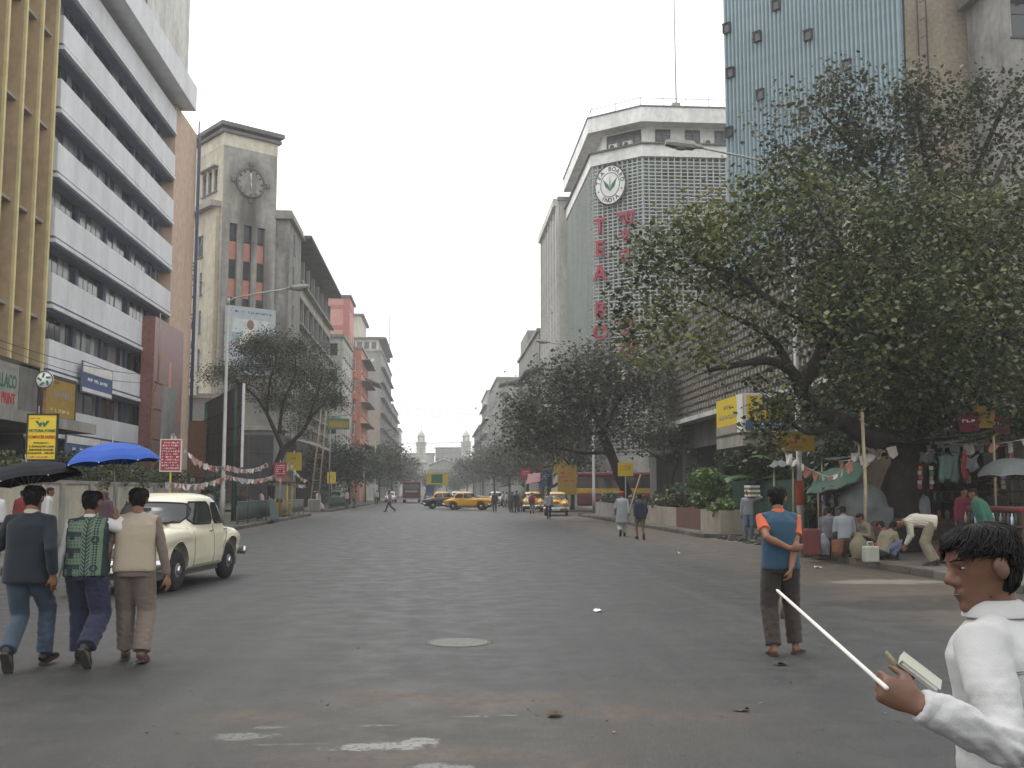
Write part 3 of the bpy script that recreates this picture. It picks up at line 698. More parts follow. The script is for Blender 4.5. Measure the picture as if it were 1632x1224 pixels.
def salmon_x(B):
    for q in range(6):
        z = 3.4+3.25*q
        b_ = B.part('bay_window', K['salmon']); b_.box(-15.6,-12.6, 156.9, 158, z-1.0, z+.1)
        f, p = win_mesh(2.6, 1.8, 'white'); o = B.put('window', f, (-14.1, 157.2, z+.2)); link('pane', p, o)
        h_ = B.part('sun_hood', K['dark_concrete']); h_.box(-12.0,-10.7, 158.5, 173, z+1.9, z+2.05)
    e = B.part('roof_eave', K['dark_concrete']); e.obox((-10.9, 170, 19.2), (2.6, 8, .25), (0, R(22), 0))
block('apartment_building', 'salmon coloured house with projecting bay windows and dark sun hoods', -21,-12.0, 158.02, 175, 23.3, K['salmon'], 'L', 0, 5, [3.4+3.25*q for q in range(6)], extra=salmon_x, par=.4)
def tall_x(B):
    b_ = B.part('roof_pavilion', K['cream_pale']); b_.box(-20,-12.9, 215.5, 240, 30.7, 33.2); b_.box(-23,-16.6, 216, 232, 33.2, 38.2)
    h_ = B.part('roof_eave', K['dark_concrete']); h_.box(-21,-11.2, 214.6, 246, 33.2, 33.5); h_.box(-23.6,-16.0, 215.4, 233, 38.2, 38.6)
    c = B.part('window_void', K['glass'])
    for q in range(4): c.box(-18.8+q*1.5,-17.8+q*1.5, 215.4, 215.48, 31.2, 32.6)
    c.box(-20.2,-18.6, 215.9, 215.98, 34.6, 36.6)
    r2 = B.part('roof_room', K['grey_wall']); r2.box(-16.4,-12.4, 232, 258, 33.5, 36.2)
    a = B.part('antenna_mast', K['steel']); a.tube([(-12.3,250,33),(-12.3,250,52)], .09, 5)
    s_ = B.part('pale_patch', K['tan_pebble']); s_.box(-18,-12.35, 214.95, 215, 5, 19)
    dg_ = B.part('flashing_scar', K['off_white']); dg_.obox((-16.5, 214.97, 27.2), (6.5, .05, .5), (0, R(-32), 0))
block('apartment_building', 'tall weathered grey block with cream roof pavilion and blank side wall', -23,-12.3, 215, 262, 30.6, K['grey_wall'], 'L', 0, 9, [3+3.2*q for q in range(8)], extra=tall_x, band=K['dark_concrete'])
block('apartment_building', 'cream topped grey house just beyond the tall weathered block', -22,-12.1, 263, 300, 23.4, K['grey_wall'], 'L', 2, 7, [3+3.2*q for q in range(6)], band=K['dark_concrete'])
block('apartment_building', 'low pale house nearest the church on the left', -22,-11.6, 301, 318, 19.5, K['off_white'], 'L', 3, 4, [3+3.2*q for q in range(5)])

# ================================================================== RIGHT SIDE
# ---- lattice podium with the blue tower
B = Bld('office_tower', 'blue ribbed metal clad tower on a dark concrete lattice podium', 'building', (18, 48, 0))
PX = 13.5
pw = B.part('podium_wall', K['dark_concrete']); facade(pw, (PX, 66, 0), (0,-1,0), 33, 5.4, [(2,9,.2,3.9),(10,17,.2,3.9)], .6)
pw.quad((PX+.35,66,5.4),(PX+.35,33,5.4),(PX+.35,33,11.6),(PX+.35,66,11.6)); pw.quad((PX,66,0),(PX,66,11.6),(23,66,11.6),(23,66,0))
pr = B.part('podium_roof', K['dark_concrete']); pr.quad((PX,33,11.6),(23,33,11.6),(23,66,11.6),(PX,66,11.6))
pt = B.part('end_wall', K['tan_pebble']); facade(pt, (PX,33,0), (1,0,0), 9.5, 11.6, [(3,5,5.5,7.5),(6.2,8.2,5.5,7.5)], .2); put_windows(B, (PX,33,0), (1,0,0), [(3,5,5.5,7.5),(6.2,8.2,5.5,7.5)], 'dark', .2)
pil = B.part('corner_pilaster', K['cream_pale']); pil.box(PX-.05, PX+.5, 32.6, 33.2, 5.4, 11.7)
ph = B.part('podium_ledge', K['off_white']); ph.box(PX-.75, PX+.3, 33, 66.2, 5.2, 5.42)
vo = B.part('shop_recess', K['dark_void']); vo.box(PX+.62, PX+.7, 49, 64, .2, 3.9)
lt = B.part('lattice_screen', K['lattice_brown']); lt2 = lt
yy = 33.2
while yy < 66:
    lt.box(PX+.06, PX+.2, yy-.03, yy+.03, 5.42, 11.6); yy += .5
zz = 5.6; j = 0
while zz < 11.5:
    yy = 33.25 + (.25 if j % 2 else 0); lt.box(PX+.08, PX+.18, 33.2, 65.9, zz+.03, zz+.09)
    while yy < 65.6:
        lt.box(PX-.10, PX+.10, yy-.10, yy+.10, zz-.06, zz+.16); yy += .5
    zz += .36; j += 1
ws_m = mat('old_yellow', (.30,.24,.06), .9, grime=(.10,.09,.06), gamt=.9); ws = B.part('yellow_wall_patch', ws_m); ws.box(PX-.012, PX-.002, 38.5, 41.5, .2, 3.3); ws2 = B.part('yellow_wall_patch', ws_m); ws2.box(PX-.012, PX-.002, 44.2, 45.6, 1.3, 3.4)
# blue face at 45 degrees
A0 = V((17.25, 60, 11.6)); A1 = V((24.4, 51.2, 11.6)); UB = (A1-A0).normalized(); NB = UB.cross(V((0,0,1))); WBL = (A1-A0).length; HB = 27
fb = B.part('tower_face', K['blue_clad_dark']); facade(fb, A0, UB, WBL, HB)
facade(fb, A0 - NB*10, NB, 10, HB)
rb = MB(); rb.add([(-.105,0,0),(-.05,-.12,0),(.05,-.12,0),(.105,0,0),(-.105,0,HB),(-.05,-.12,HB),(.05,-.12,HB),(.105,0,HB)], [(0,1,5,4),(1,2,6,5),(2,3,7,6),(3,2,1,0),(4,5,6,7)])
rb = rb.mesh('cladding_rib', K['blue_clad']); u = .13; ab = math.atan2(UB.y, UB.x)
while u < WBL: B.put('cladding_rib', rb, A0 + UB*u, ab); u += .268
wf = MB(); wf.box(-.24,-.19,-.30,.0,0,.58); wf.box(.19,.24,-.30,0,0,.58); wf.box(-.19,.19,-.295,0,.53,.58); wf.box(-.19,.19,-.295,0,0,.05); wf.box(-.27,.27,-.34,0,.58,.62)
wf = wf.mesh('window', K['frame_dark']); wp = MB(); wp.box(-.19,.19,-.22,-.20,.05,.53); wp = wp.mesh('pane', K['glass'])
for (px, py) in ((1157,48),(1167,117),(1163,212),(1210,60),(1215,152),(1240,10),(1291,58),(1284,182),(1353,106)):
    r = ray(px, py + 8); t_ = (A0 - V((0,0,EYE))).dot(NB) / r.dot(NB); p = V((0,0,EYE)) + r*t_
    u_ = (p - A0).dot(UB); p = A0 + UB*max(.35, u_) + NB*.02; p.z = EYE + r.z*t_
    o = B.put('window', wf, p, ab); link('pane', wp, o)
B.finish()
# ---- tan concrete block at the right edge
def tan_x(B):
    p = B.part('cable', K['black_metal'])
    p.tube([(24.75,51.9,2),(24.62,51.9,20),(24.75,51.9,37)], .05, 5); p.tube([(26.0,51.9,2),(26.1,51.9,36)], .035, 5); p.tube([(25.55,51.9,12),(25.6,51.9,36)], .03, 5); p.tube([(25.8,51.8,8),(34.8,50.2,27)], .025, 5)
    for z in range(14, 36, 1): p.obox((25.85, 51.92, z), (.35,.02,.03), (0, R(-35), 0))
block('concrete_building', 'tan pebbledash tower block with small dark windows beside the blue tower', 24.5, 42, 52, 66, 36, K['tan_pebble'], 'R', 0, 0, [], par=0, extra=None)
TB = [o for o in COL.objects if o.name.startswith('concrete_building')][-1]
f, p = win_mesh(.9, 2.0, 'far')
for (px, py) in ((1561,98),(1577,240),(1629,200),(1630,55),(1500,120)):
    q = at(px, py, 51.97)
    if px > 1515: o = link('window', f, TB, q - TB.location); o.name = 'window'; link('pane', p, o)
m = MB(); m.tube([(24.9,51.9,2),(24.75,51.9,20),(24.9,51.9,36)], .05, 5); m.tube([(26.0,51.9,2),(26.1,51.9,36)], .035, 5); m.tube([(25.55,51.9,12),(25.6,51.9,36)], .03, 5); m.tube([(25.9,51.8,8),(34.6,51.6,29)], .025, 5)
for z in range(14, 36): m.obox((25.85, 51.92, z), (.35,.02,.03), (0, R(-35), 0))
m.v = [tuple(V(q) - TB.location) for q in m.v]; m.build('cable', K['black_metal'], TB)
B = Bld('old_building', 'ornate grey house corner with moulded cornice at the right edge', 'building', (33.5, 46.5, 0))
w = B.part('wall', K['stained']); ops = [(.4,1.5,24.3,26.3),(.4,1.5,15,17)]; facade(w, (28.1, 48, 0), (1,0,0), 10, 28.2, ops, .3); put_windows(B, (28.1,48,0), (1,0,0), ops, 'dark', .3); facade(w, (28.1,51.5,0), (0,-1,0), 3.5, 28.2)
c = B.part('cornice', K['dark_concrete']); c.box(27.6, 38.1, 47.3, 51.6, 27.3, 27.6); c.box(27.3, 38.1, 47.0, 51.6, 28.2, 28.6)
c.tube([(28.2+.55*math.cos(a)+.55, 47.8, 26.3+.55*math.sin(a)) for a in np.linspace(0,math.pi,9)], .09, 6)
B.finish()

# ---- the lattice clad corner building with the round sign
B = Bld('corner_office', 'white topped office building wrapped in a pale concrete lattice, red letters on corner', 'building', (20, 95, 0))
TXs = 13.2; C0 = V((TXs, 105.4, 0)); C1 = V((TXs, 87.6, 0)); C2 = V((17.0, 84.5, 0)); C3 = V((27, 84.5, 0)); HL, Z0 = 29.9, 4.6
segs = [(C0, C1, .46), (C1, C2, .49), (C2, C3, .55)]
rr = random.Random(8)
for (a, b_, pitch) in segs:
    U = (b_-a).normalized(); N = U.cross(V((0,0,1))); Wd = (b_-a).length; an = math.atan2(U.y, U.x); n = round(Wd/pitch); pt_ = Wd/n
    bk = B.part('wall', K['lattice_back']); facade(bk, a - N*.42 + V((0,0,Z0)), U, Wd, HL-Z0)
    fn = MB(); fn.box(-.05,.05,-.36 if a is not C0 else -.24,.0,0,HL-Z0); fn = fn.mesh('lattice_fin', K['lattice'])
    for i in range(n+1): B.put('lattice_fin', fn, a + U*(i*pt_) - N*.36 + V((0,0,Z0)), an)
    sc_ = B.part('lattice_slats', K['lattice']); z = Z0 + .1
    vd = B.part('open_cell', K['dark_void'])
    if a is C0:
        row = 0
        while z < HL - .2:
            for i in range(n): cb_ = a + U*((i + (.25 if row % 2 else .75))*pt_) - N*.02 + V((0,0,z)); sc_.obox(cb_, (.20,.30,.15), (0,0,an))
            z += .31; row += 1
    while z < HL - .1:
        c = a + U*(Wd/2) - N*(.02 if a is C0 else .11)
        sc_.obox(c + V((0,0,z)), (Wd, .17, .13 if a is C0 else .10), Matrix.Rotation(an, 3, 'Z') @ Matrix.Rotation(R(-20), 3, 'X')); z += .31
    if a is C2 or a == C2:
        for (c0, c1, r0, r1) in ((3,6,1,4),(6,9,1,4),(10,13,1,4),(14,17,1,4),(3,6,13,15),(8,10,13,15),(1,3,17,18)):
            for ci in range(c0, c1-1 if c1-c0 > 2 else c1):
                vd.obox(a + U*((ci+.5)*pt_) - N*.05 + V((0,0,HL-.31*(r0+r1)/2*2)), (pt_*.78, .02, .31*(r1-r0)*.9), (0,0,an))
lw = B.part('ground_floor_wall', K['white_old']); facade(lw, C0, (0,-1,0), 17.8, Z0, [(1,5,.3,3.6),(6,10,.3,3.6),(11,16,.3,3.6)], .4); facade(lw, C1, C2-C1, (C2-C1).length, Z0, [(.8,4,.3,3.4)], .4); facade(lw, C2, (1,0,0), 10, Z0, [(1,4,.3,3.6),(5,9,.3,3.6)], .4)
lg = B.part('shop_glass', K['glass']); lg.box(13.8,13.9,88,105,.3,3.6); lg.box(17.5,26.5,85,85.1,.3,3.6)
gs = B.part('green_fascia', K['sign_green']); gs.box(17.2,26.5,84.3,84.48,3.55,4.4)
def ring(off, za, zb, name, m, cut=None):
    p = B.part(name, m); pts = []
    n01 = V((-1,0,0)); n12 = (C2-C1).normalized().cross(V((0,0,1))); n23 = V((0,-1,0))
    m1 = (n01+n12); m1 = m1/(m1.dot(n12)); m2 = (n12+n23); m2 = m2/(m2.dot(n12))
    poly = [C0 + n01*off, C1 + m1*off, C2 + m2*off, C3 + n23*off, V((27,105.4,0))]
    p.plate([q + V((0,0,za)) for q in reversed(poly)][::-1], (0,0,1), zb-za); return p
ring(.18, HL, HL+1.05, 'white_fascia', K['white_paint']); ring(.4, HL+1.05, HL+1.17, 'ledge', K['dark_concrete'])
ring(-1.0, HL+1.17, HL+2.95, 'upper_wall', K['white_paint']); ring(.42, HL+2.95, HL+4.25, 'roof_fascia', K['white_paint']); ring(.5, HL+4.25, HL+4.36, 'roof_edge', K['dark_concrete'])
f, p = win_mesh(1.3, 1.45, 'dark')
for x in (19.0, 21.6, 24.2): o = B.put('window', f, (x, 85.42, HL+1.3)); link('pane', p, o); put_ac(B, (x+1.3, 85.2, HL+1.2), 0)
Uc = (C2-C1).normalized(); Nc = Uc.cross(V((0,0,1))); f2, p2 = win_mesh(3.4, 1.5, 'dark')
o = B.put('window', f2, C1 + Uc*2.6 - Nc*.95 + V((0,0,HL+1.3)), math.atan2(Uc.y,Uc.x)); link('pane', p2, o)
for q in (1.9, 3.3): put_ac(B, C1 + Uc*q - Nc*.6 + V((0,0,HL+1.2)), math.atan2(Uc.y,Uc.x))
rl = B.part('roof_railing', K['steel'])
poly = [C0, C1, C2, C3]
for i in range(3):
    a, b_ = poly[i], poly[i+1]; n = max(2, int((b_-a).length/1.9))
    for q in range(n+1): c = a.lerp(b_, q/n); rl.tube([c + V((0,.6,HL+4.36)), c + V((0,.6,HL+5.5))], .035, 5)
    rl.tube([a + V((0,.6,HL+5.4)), b_ + V((0,.6,HL+5.4))], .03, 5)
pr = B.part('roof_room', K['white_old']); pr.box(16.6, 27, 89, 100, HL+4.36, HL+5.7)
an_ = B.part('antenna_mast', K['steel']); an_.tube([(20.6,87,HL+4.36),(20.55,87,HL+15.5)], .06, 5); an_.box(20.2,20.9,86.7,87.3,HL+4.36,HL+5.7)
B.finish()
# round emblem and letters on the chamfer
an = math.atan2(Uc.y, Uc.x)
ctr = C1 + Uc*1.95 + Nc*.25; rw = at(972, 295, ctr.y)
o = empty('round_sign', (ctr.x, ctr.y, rw.z), 'round white emblem sign reading TEA BOARD INDIA around a leaf sprig', 'sign', None, an)
m = MB(); m.plate([(1.5*math.cos(a), 0, 1.72*math.sin(a)) for a in np.linspace(0,2*math.pi,40,endpoint=False)], (0,-1,0), .12); m.build('disc', K['white_paint'], o)
m = MB()
for r_, w_ in ((1.5,.05),(.93,.03)):
    pts = [(r_*math.cos(a), -.125, r_*1.147*math.sin(a)) for a in np.linspace(0,2*math.pi,41)]; m.tube(pts, w_, 5)
m.build('rim', K['ink_black'], o)
def arc_text(s, r_, a0, a1, flip=False):
    for i, ch in enumerate(s):
        if ch == ' ': continue
        a = R(a0 + (a1-a0)*i/(len(s)-1)); q = link('lettering', text_mesh(ch, .52, 'ink_black'), o, (r_*math.cos(a), -.13, r_*1.147*math.sin(a)))
        q.rotation_euler = (0, -(a - R(90)) if not flip else -(a + R(90)), 0)
arc_text('TEA BOARD', 1.2, 168, 12); arc_text('INDIA', 1.2, 236, 304, True)
for a in (200, 340): m = MB(); m.obox((1.2*math.cos(R(a)),-.13,1.37*math.sin(R(a))), (.12,.02,.12), (0,R(45),0)); m.build('dot', K['ink_black'], o)
m = MB()
def leaf(m, a, l, w_):
    d = V((math.cos(a),0,math.sin(a))); s_ = V((-d.z,0,d.x)); b0 = V((0,-.122,-.55))
    m.plate([b0, b0+d*l*.4-s_*w_, b0+d*l, b0+d*l*.45+s_*w_], (0,-1,0), .02)
leaf(m, R(58), 1.3, .17); leaf(m, R(122), 1.3, .17); leaf(m, R(90), 1.25, .05); m.build('leaf_sprig', K['ink_green'], o)
k('letter_red', (.38,.03,.06), .5)
GR = 'vertical red letters on the lattice corner'
def letter(ch, px, py, u, sz, lab):
    c = C1 + Uc*u + Nc*.30; z = at(px, py, c.y).z; o = empty('red_letter', (c.x, c.y, z), lab, 'letter', GR, an)
    l = link('lettering', text_mesh(ch, sz, 'letter_red', .09), o); return o
for ch, py, lab in (('T',362,'red letter T below the round emblem'),('E',397,'red letter E second in the Latin column'),('A',436,'red letter A third in the Latin column'),('B',495,'red letter B above the tree top'),('O',531,'red letter O just over the foliage'),('A',570,'red letter A inside the foliage'),('R',608,'red letter R low in the foliage'),('D',645,'red letter D lowest of the Latin column')):
    letter(ch, 956, py, .85, 1.9, lab)
for ch, py, lab in (('भा',348,'red Hindi letter topmost under the emblem'),('र',378,'red Hindi letter second from top at the leaves'),('त',408,'red Hindi letter third from top behind leaves'),('टी',522,'red Hindi letter beside the Latin B and O'),('बो',560,'red Hindi letter deep in the foliage'),('र्ड',600,'red Hindi letter lowest in the foliage')):
    letter(ch, 992, py, 3.35, 1.75, lab)

# ---- further right side buildings
def pil_x(B):
    p = MB(); p.box(12.0,12.38,-.25,.25,4,31.4); pm = p.mesh('pilaster', K['off_white'])
    for i in range(7): B.put('pilaster', pm, (0, 105.9+2.72*i, 0))
    l = B.part('ledge', K['off_white'])
    l.box(11.7, 12.39, 105.6, 122.2, 31.4, 32.2)
block('office_building', 'cream pilastered office building just past the lattice corner', 12.4, 24, 105.5, 122.5, 32, K['white_old'], 'R', 0, 6, [5+3.35*q for q in range(8)], par=.4, w=1.5, h=2.1, ac=5, extra=pil_x)
def aw_x(B):
    a = B.part('sun_hood', K['dark_concrete']); a.obox((10.4, 149, 17.2), (3.8, 4, .3), (0, R(-12), 0)); a.obox((11.0, 130, 16.0), (2.2, 18, .25), (0, R(-18), 0))
    c = B.part('roof_room', K['grey_wall']); c.box(11.9, 16, 140, 152, 21, 23.6)
block('office_building', 'lower grey building with dark projecting sun hoods over the street', 11.8, 22, 122.8, 154, 20.8, K['grey_wall'], 'R', 0, 8, [3+3.4*q for q in range(5)], ac=4, extra=aw_x)
block('apartment_building', 'plain pale grey block standing end on beyond the sun hoods', 11.4, 24, 204, 236, 23.9, K['grey_wall'], 'R', 4, 8, [3+3.3*q for q in range(6)], ac=3, w=1.3)
block('apartment_building', 'stepped grey house with roof clutter further down on the right', 10.9, 22, 237, 268, 24.5, K['white_old'], 'R', 0, 8, [3+3.3*q for q in range(6)], band=K['dark_concrete'])
block('apartment_building', 'small hazy house nearest the church on the right', 10.4, 22, 269, 312, 18.5, K['grey_wall'], 'R', 2, 9, [3+3.2*q for q in range(5)], band=K['dark_concrete'])

# ---- church at the end of the street
k('church_white', (.58,.565,.52), .85, grime=(.3,.29,.26), gamt=.4)
k('church_grey', (.42,.42,.41), .85)
B = Bld('church', 'pale church with two domed bell towers closing the street', 'church', (1.3, 336, 0))
wl = B.part('wall', K['church_white']); facade(wl, (-12, 334, 0), (1,0,0), 27, 9.5, [(2,4,3,7),(22,24,3,7)], .4); wl.box(-12, 15, 334.5, 350, 0, 9.4)
for cx in (-5.9, 8.5):
    t_ = B.part('bell_tower', K['church_white']); t_.box(cx-2.3,cx+2.3,331.5,336,0,10.6); t_.box(cx-1.45,cx+1.45,331.9,334.8,10.6,17.0)
    for q in (10.6, 12.6, 16.2, 17.0): t_.box(cx-1.75-(.9 if q < 11 else 0),cx+1.75+(.9 if q < 11 else 0),331.6-(.5 if q < 11 else 0),335.1+(.8 if q < 11 else 0),q,q+.3)
    a = B.part('belfry_opening', K['church_grey']); a.box(cx-.5,cx+.5,331.82,331.9,13.4,15.6); a.box(cx-.9,cx+.9,331.4,331.5,5.5,9)
    l = B.part('lantern', K['church_white'])
    for q in range(8):
        an2 = q*math.pi/4+.2; l.tube([(cx+1.0*math.cos(an2),333.3+1.0*math.sin(an2),17.3),(cx+1.0*math.cos(an2),333.3+1.0*math.sin(an2),19.2)], .16, 5)
    l.lathe([(1.25,17.3),(1.25,17.6),(1.0,17.6)], (cx,333.3,0), 12); l.lathe([(1.2,19.1),(1.2,19.3),(1.05,19.8),(.7,20.4),(.25,20.8),(.12,21.0),(.1,21.6)], (cx,333.3,0), 12)
    cr = B.part('cross', K['church_grey']); cr.box(cx-.05,cx+.05,333.25,333.35,21.5,22.7); cr.box(cx-.3,cx+.3,333.26,333.34,22.1,22.22)
B.finish()
B = Bld('gatehouse', 'low pale pediment gateway with an arched opening below the church towers', 'gateway', (1.4, 318, 0))
w = B.part('wall', K['church_white'])
arch = [(1.3+2.6*math.cos(a), 316, 3.4+2.6*math.sin(a)) for a in np.linspace(math.pi, 0, 13)]
w.plate([(-2.6,316,0)] + [(-1.3,316,0)] + arch[0:1] + arch + [(3.9,316,0),(5.2,316,0),(5.2,316,7.3),(-2.6,316,7.3)], (0,1,0), 1.0)
pd_ = B.part('pediment', K['church_white']); pd_.plate([(-2.9,315.8,8.3),(5.5,315.8,8.3),(5.5,315.8,9.3),(1.3,315.8,11.2),(-2.9,315.8,9.3)], (0,1,0), 1.6)
ct = B.part('cornice', K['church_grey']); ct.box(-3.2,5.8,315.5,317.6,7.3,8.3); ct.tube([(-3.2,315.6,9.4),(1.3,315.6,11.4),(5.8,315.6,9.4)], .22, 5)
ar = B.part('arch_moulding', K['white_paint']); ar.tube([(1.3+2.75*math.cos(a), 315.9, 3.4+2.75*math.sin(a)) for a in np.linspace(math.pi, 0, 15)], .28, 6)
B.finish()
block('apartment_building', 'broad hazy grey building rising behind the church gateway', -1.5, 8.6, 380, 400, 17.3, K['grey_wall'], 'L', 6, 0, [9+3*q for q in range(2)], w=1.0)
block('apartment_building', 'low hazy block behind the left bell tower', -14, -2, 385, 405, 15.4, K['church_grey'], 'L', 5, 0, [9], w=1.0)
# ------------------------------------------------------------------ trees
def leaf_mat(name, cols, rough=.42, tr=.3):
    m = bpy.data.materials.new(name); m.use_nodes = True; t = m.node_tree; L = t.links.new
    b = t.nodes['Principled BSDF']; b.inputs['Roughness'].default_value = rough; b.inputs['Specular IOR Level'].default_value = .5
    a = t.nodes.new('ShaderNodeAttribute'); a.attribute_name = 'tone'
    cr = t.nodes.new('ShaderNodeValToRGB'); L(a.outputs['Fac'], cr.inputs[0]); e = cr.color_ramp.elements
    e[0].position = 0; e[0].color = (*cols[0], 1); e[1].position = 1; e[1].color = (*cols[-1], 1)
    for i, c in enumerate(cols[1:-1]): q = e.new((i+1)/(len(cols)-1)); q.color = (*c, 1)
    L(cr.outputs[0], b.inputs['Base Color'])
    tl = t.nodes.new('ShaderNodeBsdfTranslucent'); L(cr.outputs[0], tl.inputs[0]); mx = t.nodes.new('ShaderNodeMixShader'); mx.inputs[0].default_value = tr
    L(b.outputs[0], mx.inputs[1]); L(tl.outputs[0], mx.inputs[2]); L(mx.outputs[0], t.nodes['Material Output'].inputs[0]); return m
LEAF = leaf_mat('leaf_green', [(.026,.036,.018),(.042,.056,.026),(.062,.08,.036),(.088,.108,.045),(.13,.15,.055),(.20,.20,.065)])
LEAF_DUSTY = leaf_mat('leaf_dusty', [(.05,.056,.040),(.068,.074,.054),(.088,.092,.068),(.11,.112,.085),(.135,.135,.10),(.16,.155,.10)])
LEAF_OLIVE = leaf_mat('leaf_olive', [(.035,.044,.026),(.05,.06,.034),(.066,.076,.042),(.085,.09,.05),(.105,.105,.056)])
LEAF_DARK = leaf_mat('leaf_dark', [(.02,.035,.016),(.03,.05,.02),(.04,.065,.026),(.055,.08,.03),(.08,.11,.035)])
LEAF_BRIGHT = leaf_mat('leaf_bright', [(.035,.07,.018),(.055,.10,.022),(.08,.14,.03),(.12,.18,.035),(.22,.26,.04)])
def leaf_mesh(pts, size, rng, m, tones=None, up=.45, name='crown', wid=.42, dirs=None, droop=.35):
    n = len(pts); pts = np.asarray(pts, np.float32)
    nrm = rng.normal(size=(n,3)); nrm /= np.linalg.norm(nrm, axis=1, keepdims=True); nrm[:,2] = np.abs(nrm[:,2])*.9 + up; nrm /= np.linalg.norm(nrm, axis=1, keepdims=True)
    d = rng.normal(size=(n,3)) if dirs is None else dirs + rng.normal(size=(n,3))*.35
    d[:,2] -= droop; d -= nrm*(d*nrm).sum(1, keepdims=True); d /= np.linalg.norm(d, axis=1, keepdims=True)+1e-9
    s = np.cross(nrm, d); l = (size * rng.uniform(.4, 1.5, n))[:,None]
    fold = nrm * l * rng.uniform(.02, .16, n)[:,None]
    v = np.stack([pts, pts + d*l*.45 + s*l*wid + fold, pts + d*l - fold*.4, pts + d*l*.45 - s*l*wid + fold], 1).reshape(-1,3)
    me = bpy.data.meshes.new(name); me.vertices.add(4*n); me.vertices.foreach_set('co', v.astype(np.float32).ravel())
    k4 = np.arange(n)*4; f = np.stack([k4, k4+1, k4+2, k4, k4+2, k4+3], 1).ravel()
    me.loops.add(6*n); me.loops.foreach_set('vertex_index', f.astype(np.int32)); me.polygons.add(2*n)
    me.polygons.foreach_set('loop_start', np.arange(2*n, dtype=np.int32)*3); me.polygons.foreach_set('loop_total', np.full(2*n, 3, np.int32)); me.update()
    t_ = tones if tones is not None else rng.uniform(0, 1, n)
    at_ = me.attributes.new('tone', 'FLOAT', 'FACE'); at_.data.foreach_set('value', np.repeat(np.clip(t_,0,1), 2).astype(np.float32))
    me.materials.append(m); return me
def smooth_pts(pts, k_=4):
    pts = [V(p) for p in pts]; out = []
    for i in range(len(pts)-1):
        p0, p1, p2, p3 = pts[max(i-1,0)], pts[i], pts[i+1], pts[min(i+2,len(pts)-1)]
        for q in range(k_):
            t = q/k_; out.append(.5*((2*p1) + (p2-p0)*t + (2*p0-5*p1+4*p2-p3)*t*t + (-p0+3*p1-3*p2+p3)*t**3))
    return out + [pts[-1]]
def tree(name, label, loc, limbs, crowns, tips, per, size, m, seed, group=None, bark='bark', spread=.4, yellow=None, along=.5, twig=.02, wid=.42, flat=1.0, sides=7, cat='tree'):
    rng = np.random.default_rng(seed); rr = random.Random(seed); o = empty(name, loc, label, cat, group); LOC = V(loc)
    tk = MB(); nodes = []; nr = []
    for pts, r0, r1 in limbs:
        sp = smooth_pts(pts); n = len(sp); rs = []
        for i, p in enumerate(sp):
            f = i/(n-1); r = r0 + (r1-r0)*f**.8; rs.append(r*(1 + .045*math.sin(i*1.7+seed))); 
            if i > n*.15: nodes.append(tuple(p)); nr.append(r)
        tk.tube(sp, rs, 10)
    trunk = tk.build('trunk', K[bark], o)
    P = []; w = np.array([c[2] if len(c) > 2 else c[1][0]*c[1][1]*c[1][2] for c in crowns]); w = w/w.sum(); pick = rng.choice(len(crowns), tips, p=w)
    for i in pick:
        c, r = crowns[i][:2]; d = rng.normal(size=3); d /= np.linalg.norm(d); q = rng.uniform(.25, 1)**.55
        P.append([c[j] + r[j]*d[j]*q for j in range(3)])
    P = np.array(P); N0 = np.array(nodes); dist = np.min(np.linalg.norm(P[:,None]-N0[None], axis=2), axis=1); P = P[np.argsort(dist)]
    br = MB(); LP = []; LT = []; NN = list(nodes); NR = list(nr); arr = np.array(NN)
    buf = np.zeros((len(NN)+tips*3, 3)); buf[:len(NN)] = arr; cnt = len(NN)
    for p in P:
        dd = np.linalg.norm(buf[:cnt]-p, axis=1); j = int(np.argmin(dd)); a = V(buf[j]); b_ = V(p); ln = (b_-a).length
        if ln < .05: continue
        r0 = min(NR[j]*.7, twig*(.5+ln*.45)); s_ = V((rr.gauss(0,1), rr.gauss(0,1), rr.gauss(.4,.6)))*ln*.12
        pts = [a, a.lerp(b_,.35)+s_, a.lerp(b_,.7)+s_*.8, b_]; rs = [r0, r0*.75, r0*.5, max(.004, r0*.25)]
        br.tube(pts, rs, 5 if r0 > .025 else 3)
        for q in (1,2,3): buf[cnt] = pts[q]; cnt += 1; NR.append(rs[q])
        nl = int(per*rr.uniform(.6,1.4)); t = rng.uniform(1-along, 1.08, nl); base = rr.gauss(.44, .2)
        ys = yellow is not None and any((V(p)-V(yc)).length < yr for yc, yr in yellow)
        for tt in t:
            qv = a.lerp(b_, min(tt,1)) + s_*(4*tt*(1-tt) if tt < 1 else 0)
            g_ = rng.normal(size=3)*spread; g_[2] *= flat
            LP.append((qv.x+g_[0], qv.y+g_[1], qv.z+g_[2])); LT.append(base + rng.normal()*.24 + (.38 if ys else 0) + (.35 if rng.random() < .03 else 0))
    br.build('branches', K[bark], o)
    link('crown', leaf_mesh(LP, size, rng, m, np.array(LT), wid=wid), o)
    return o
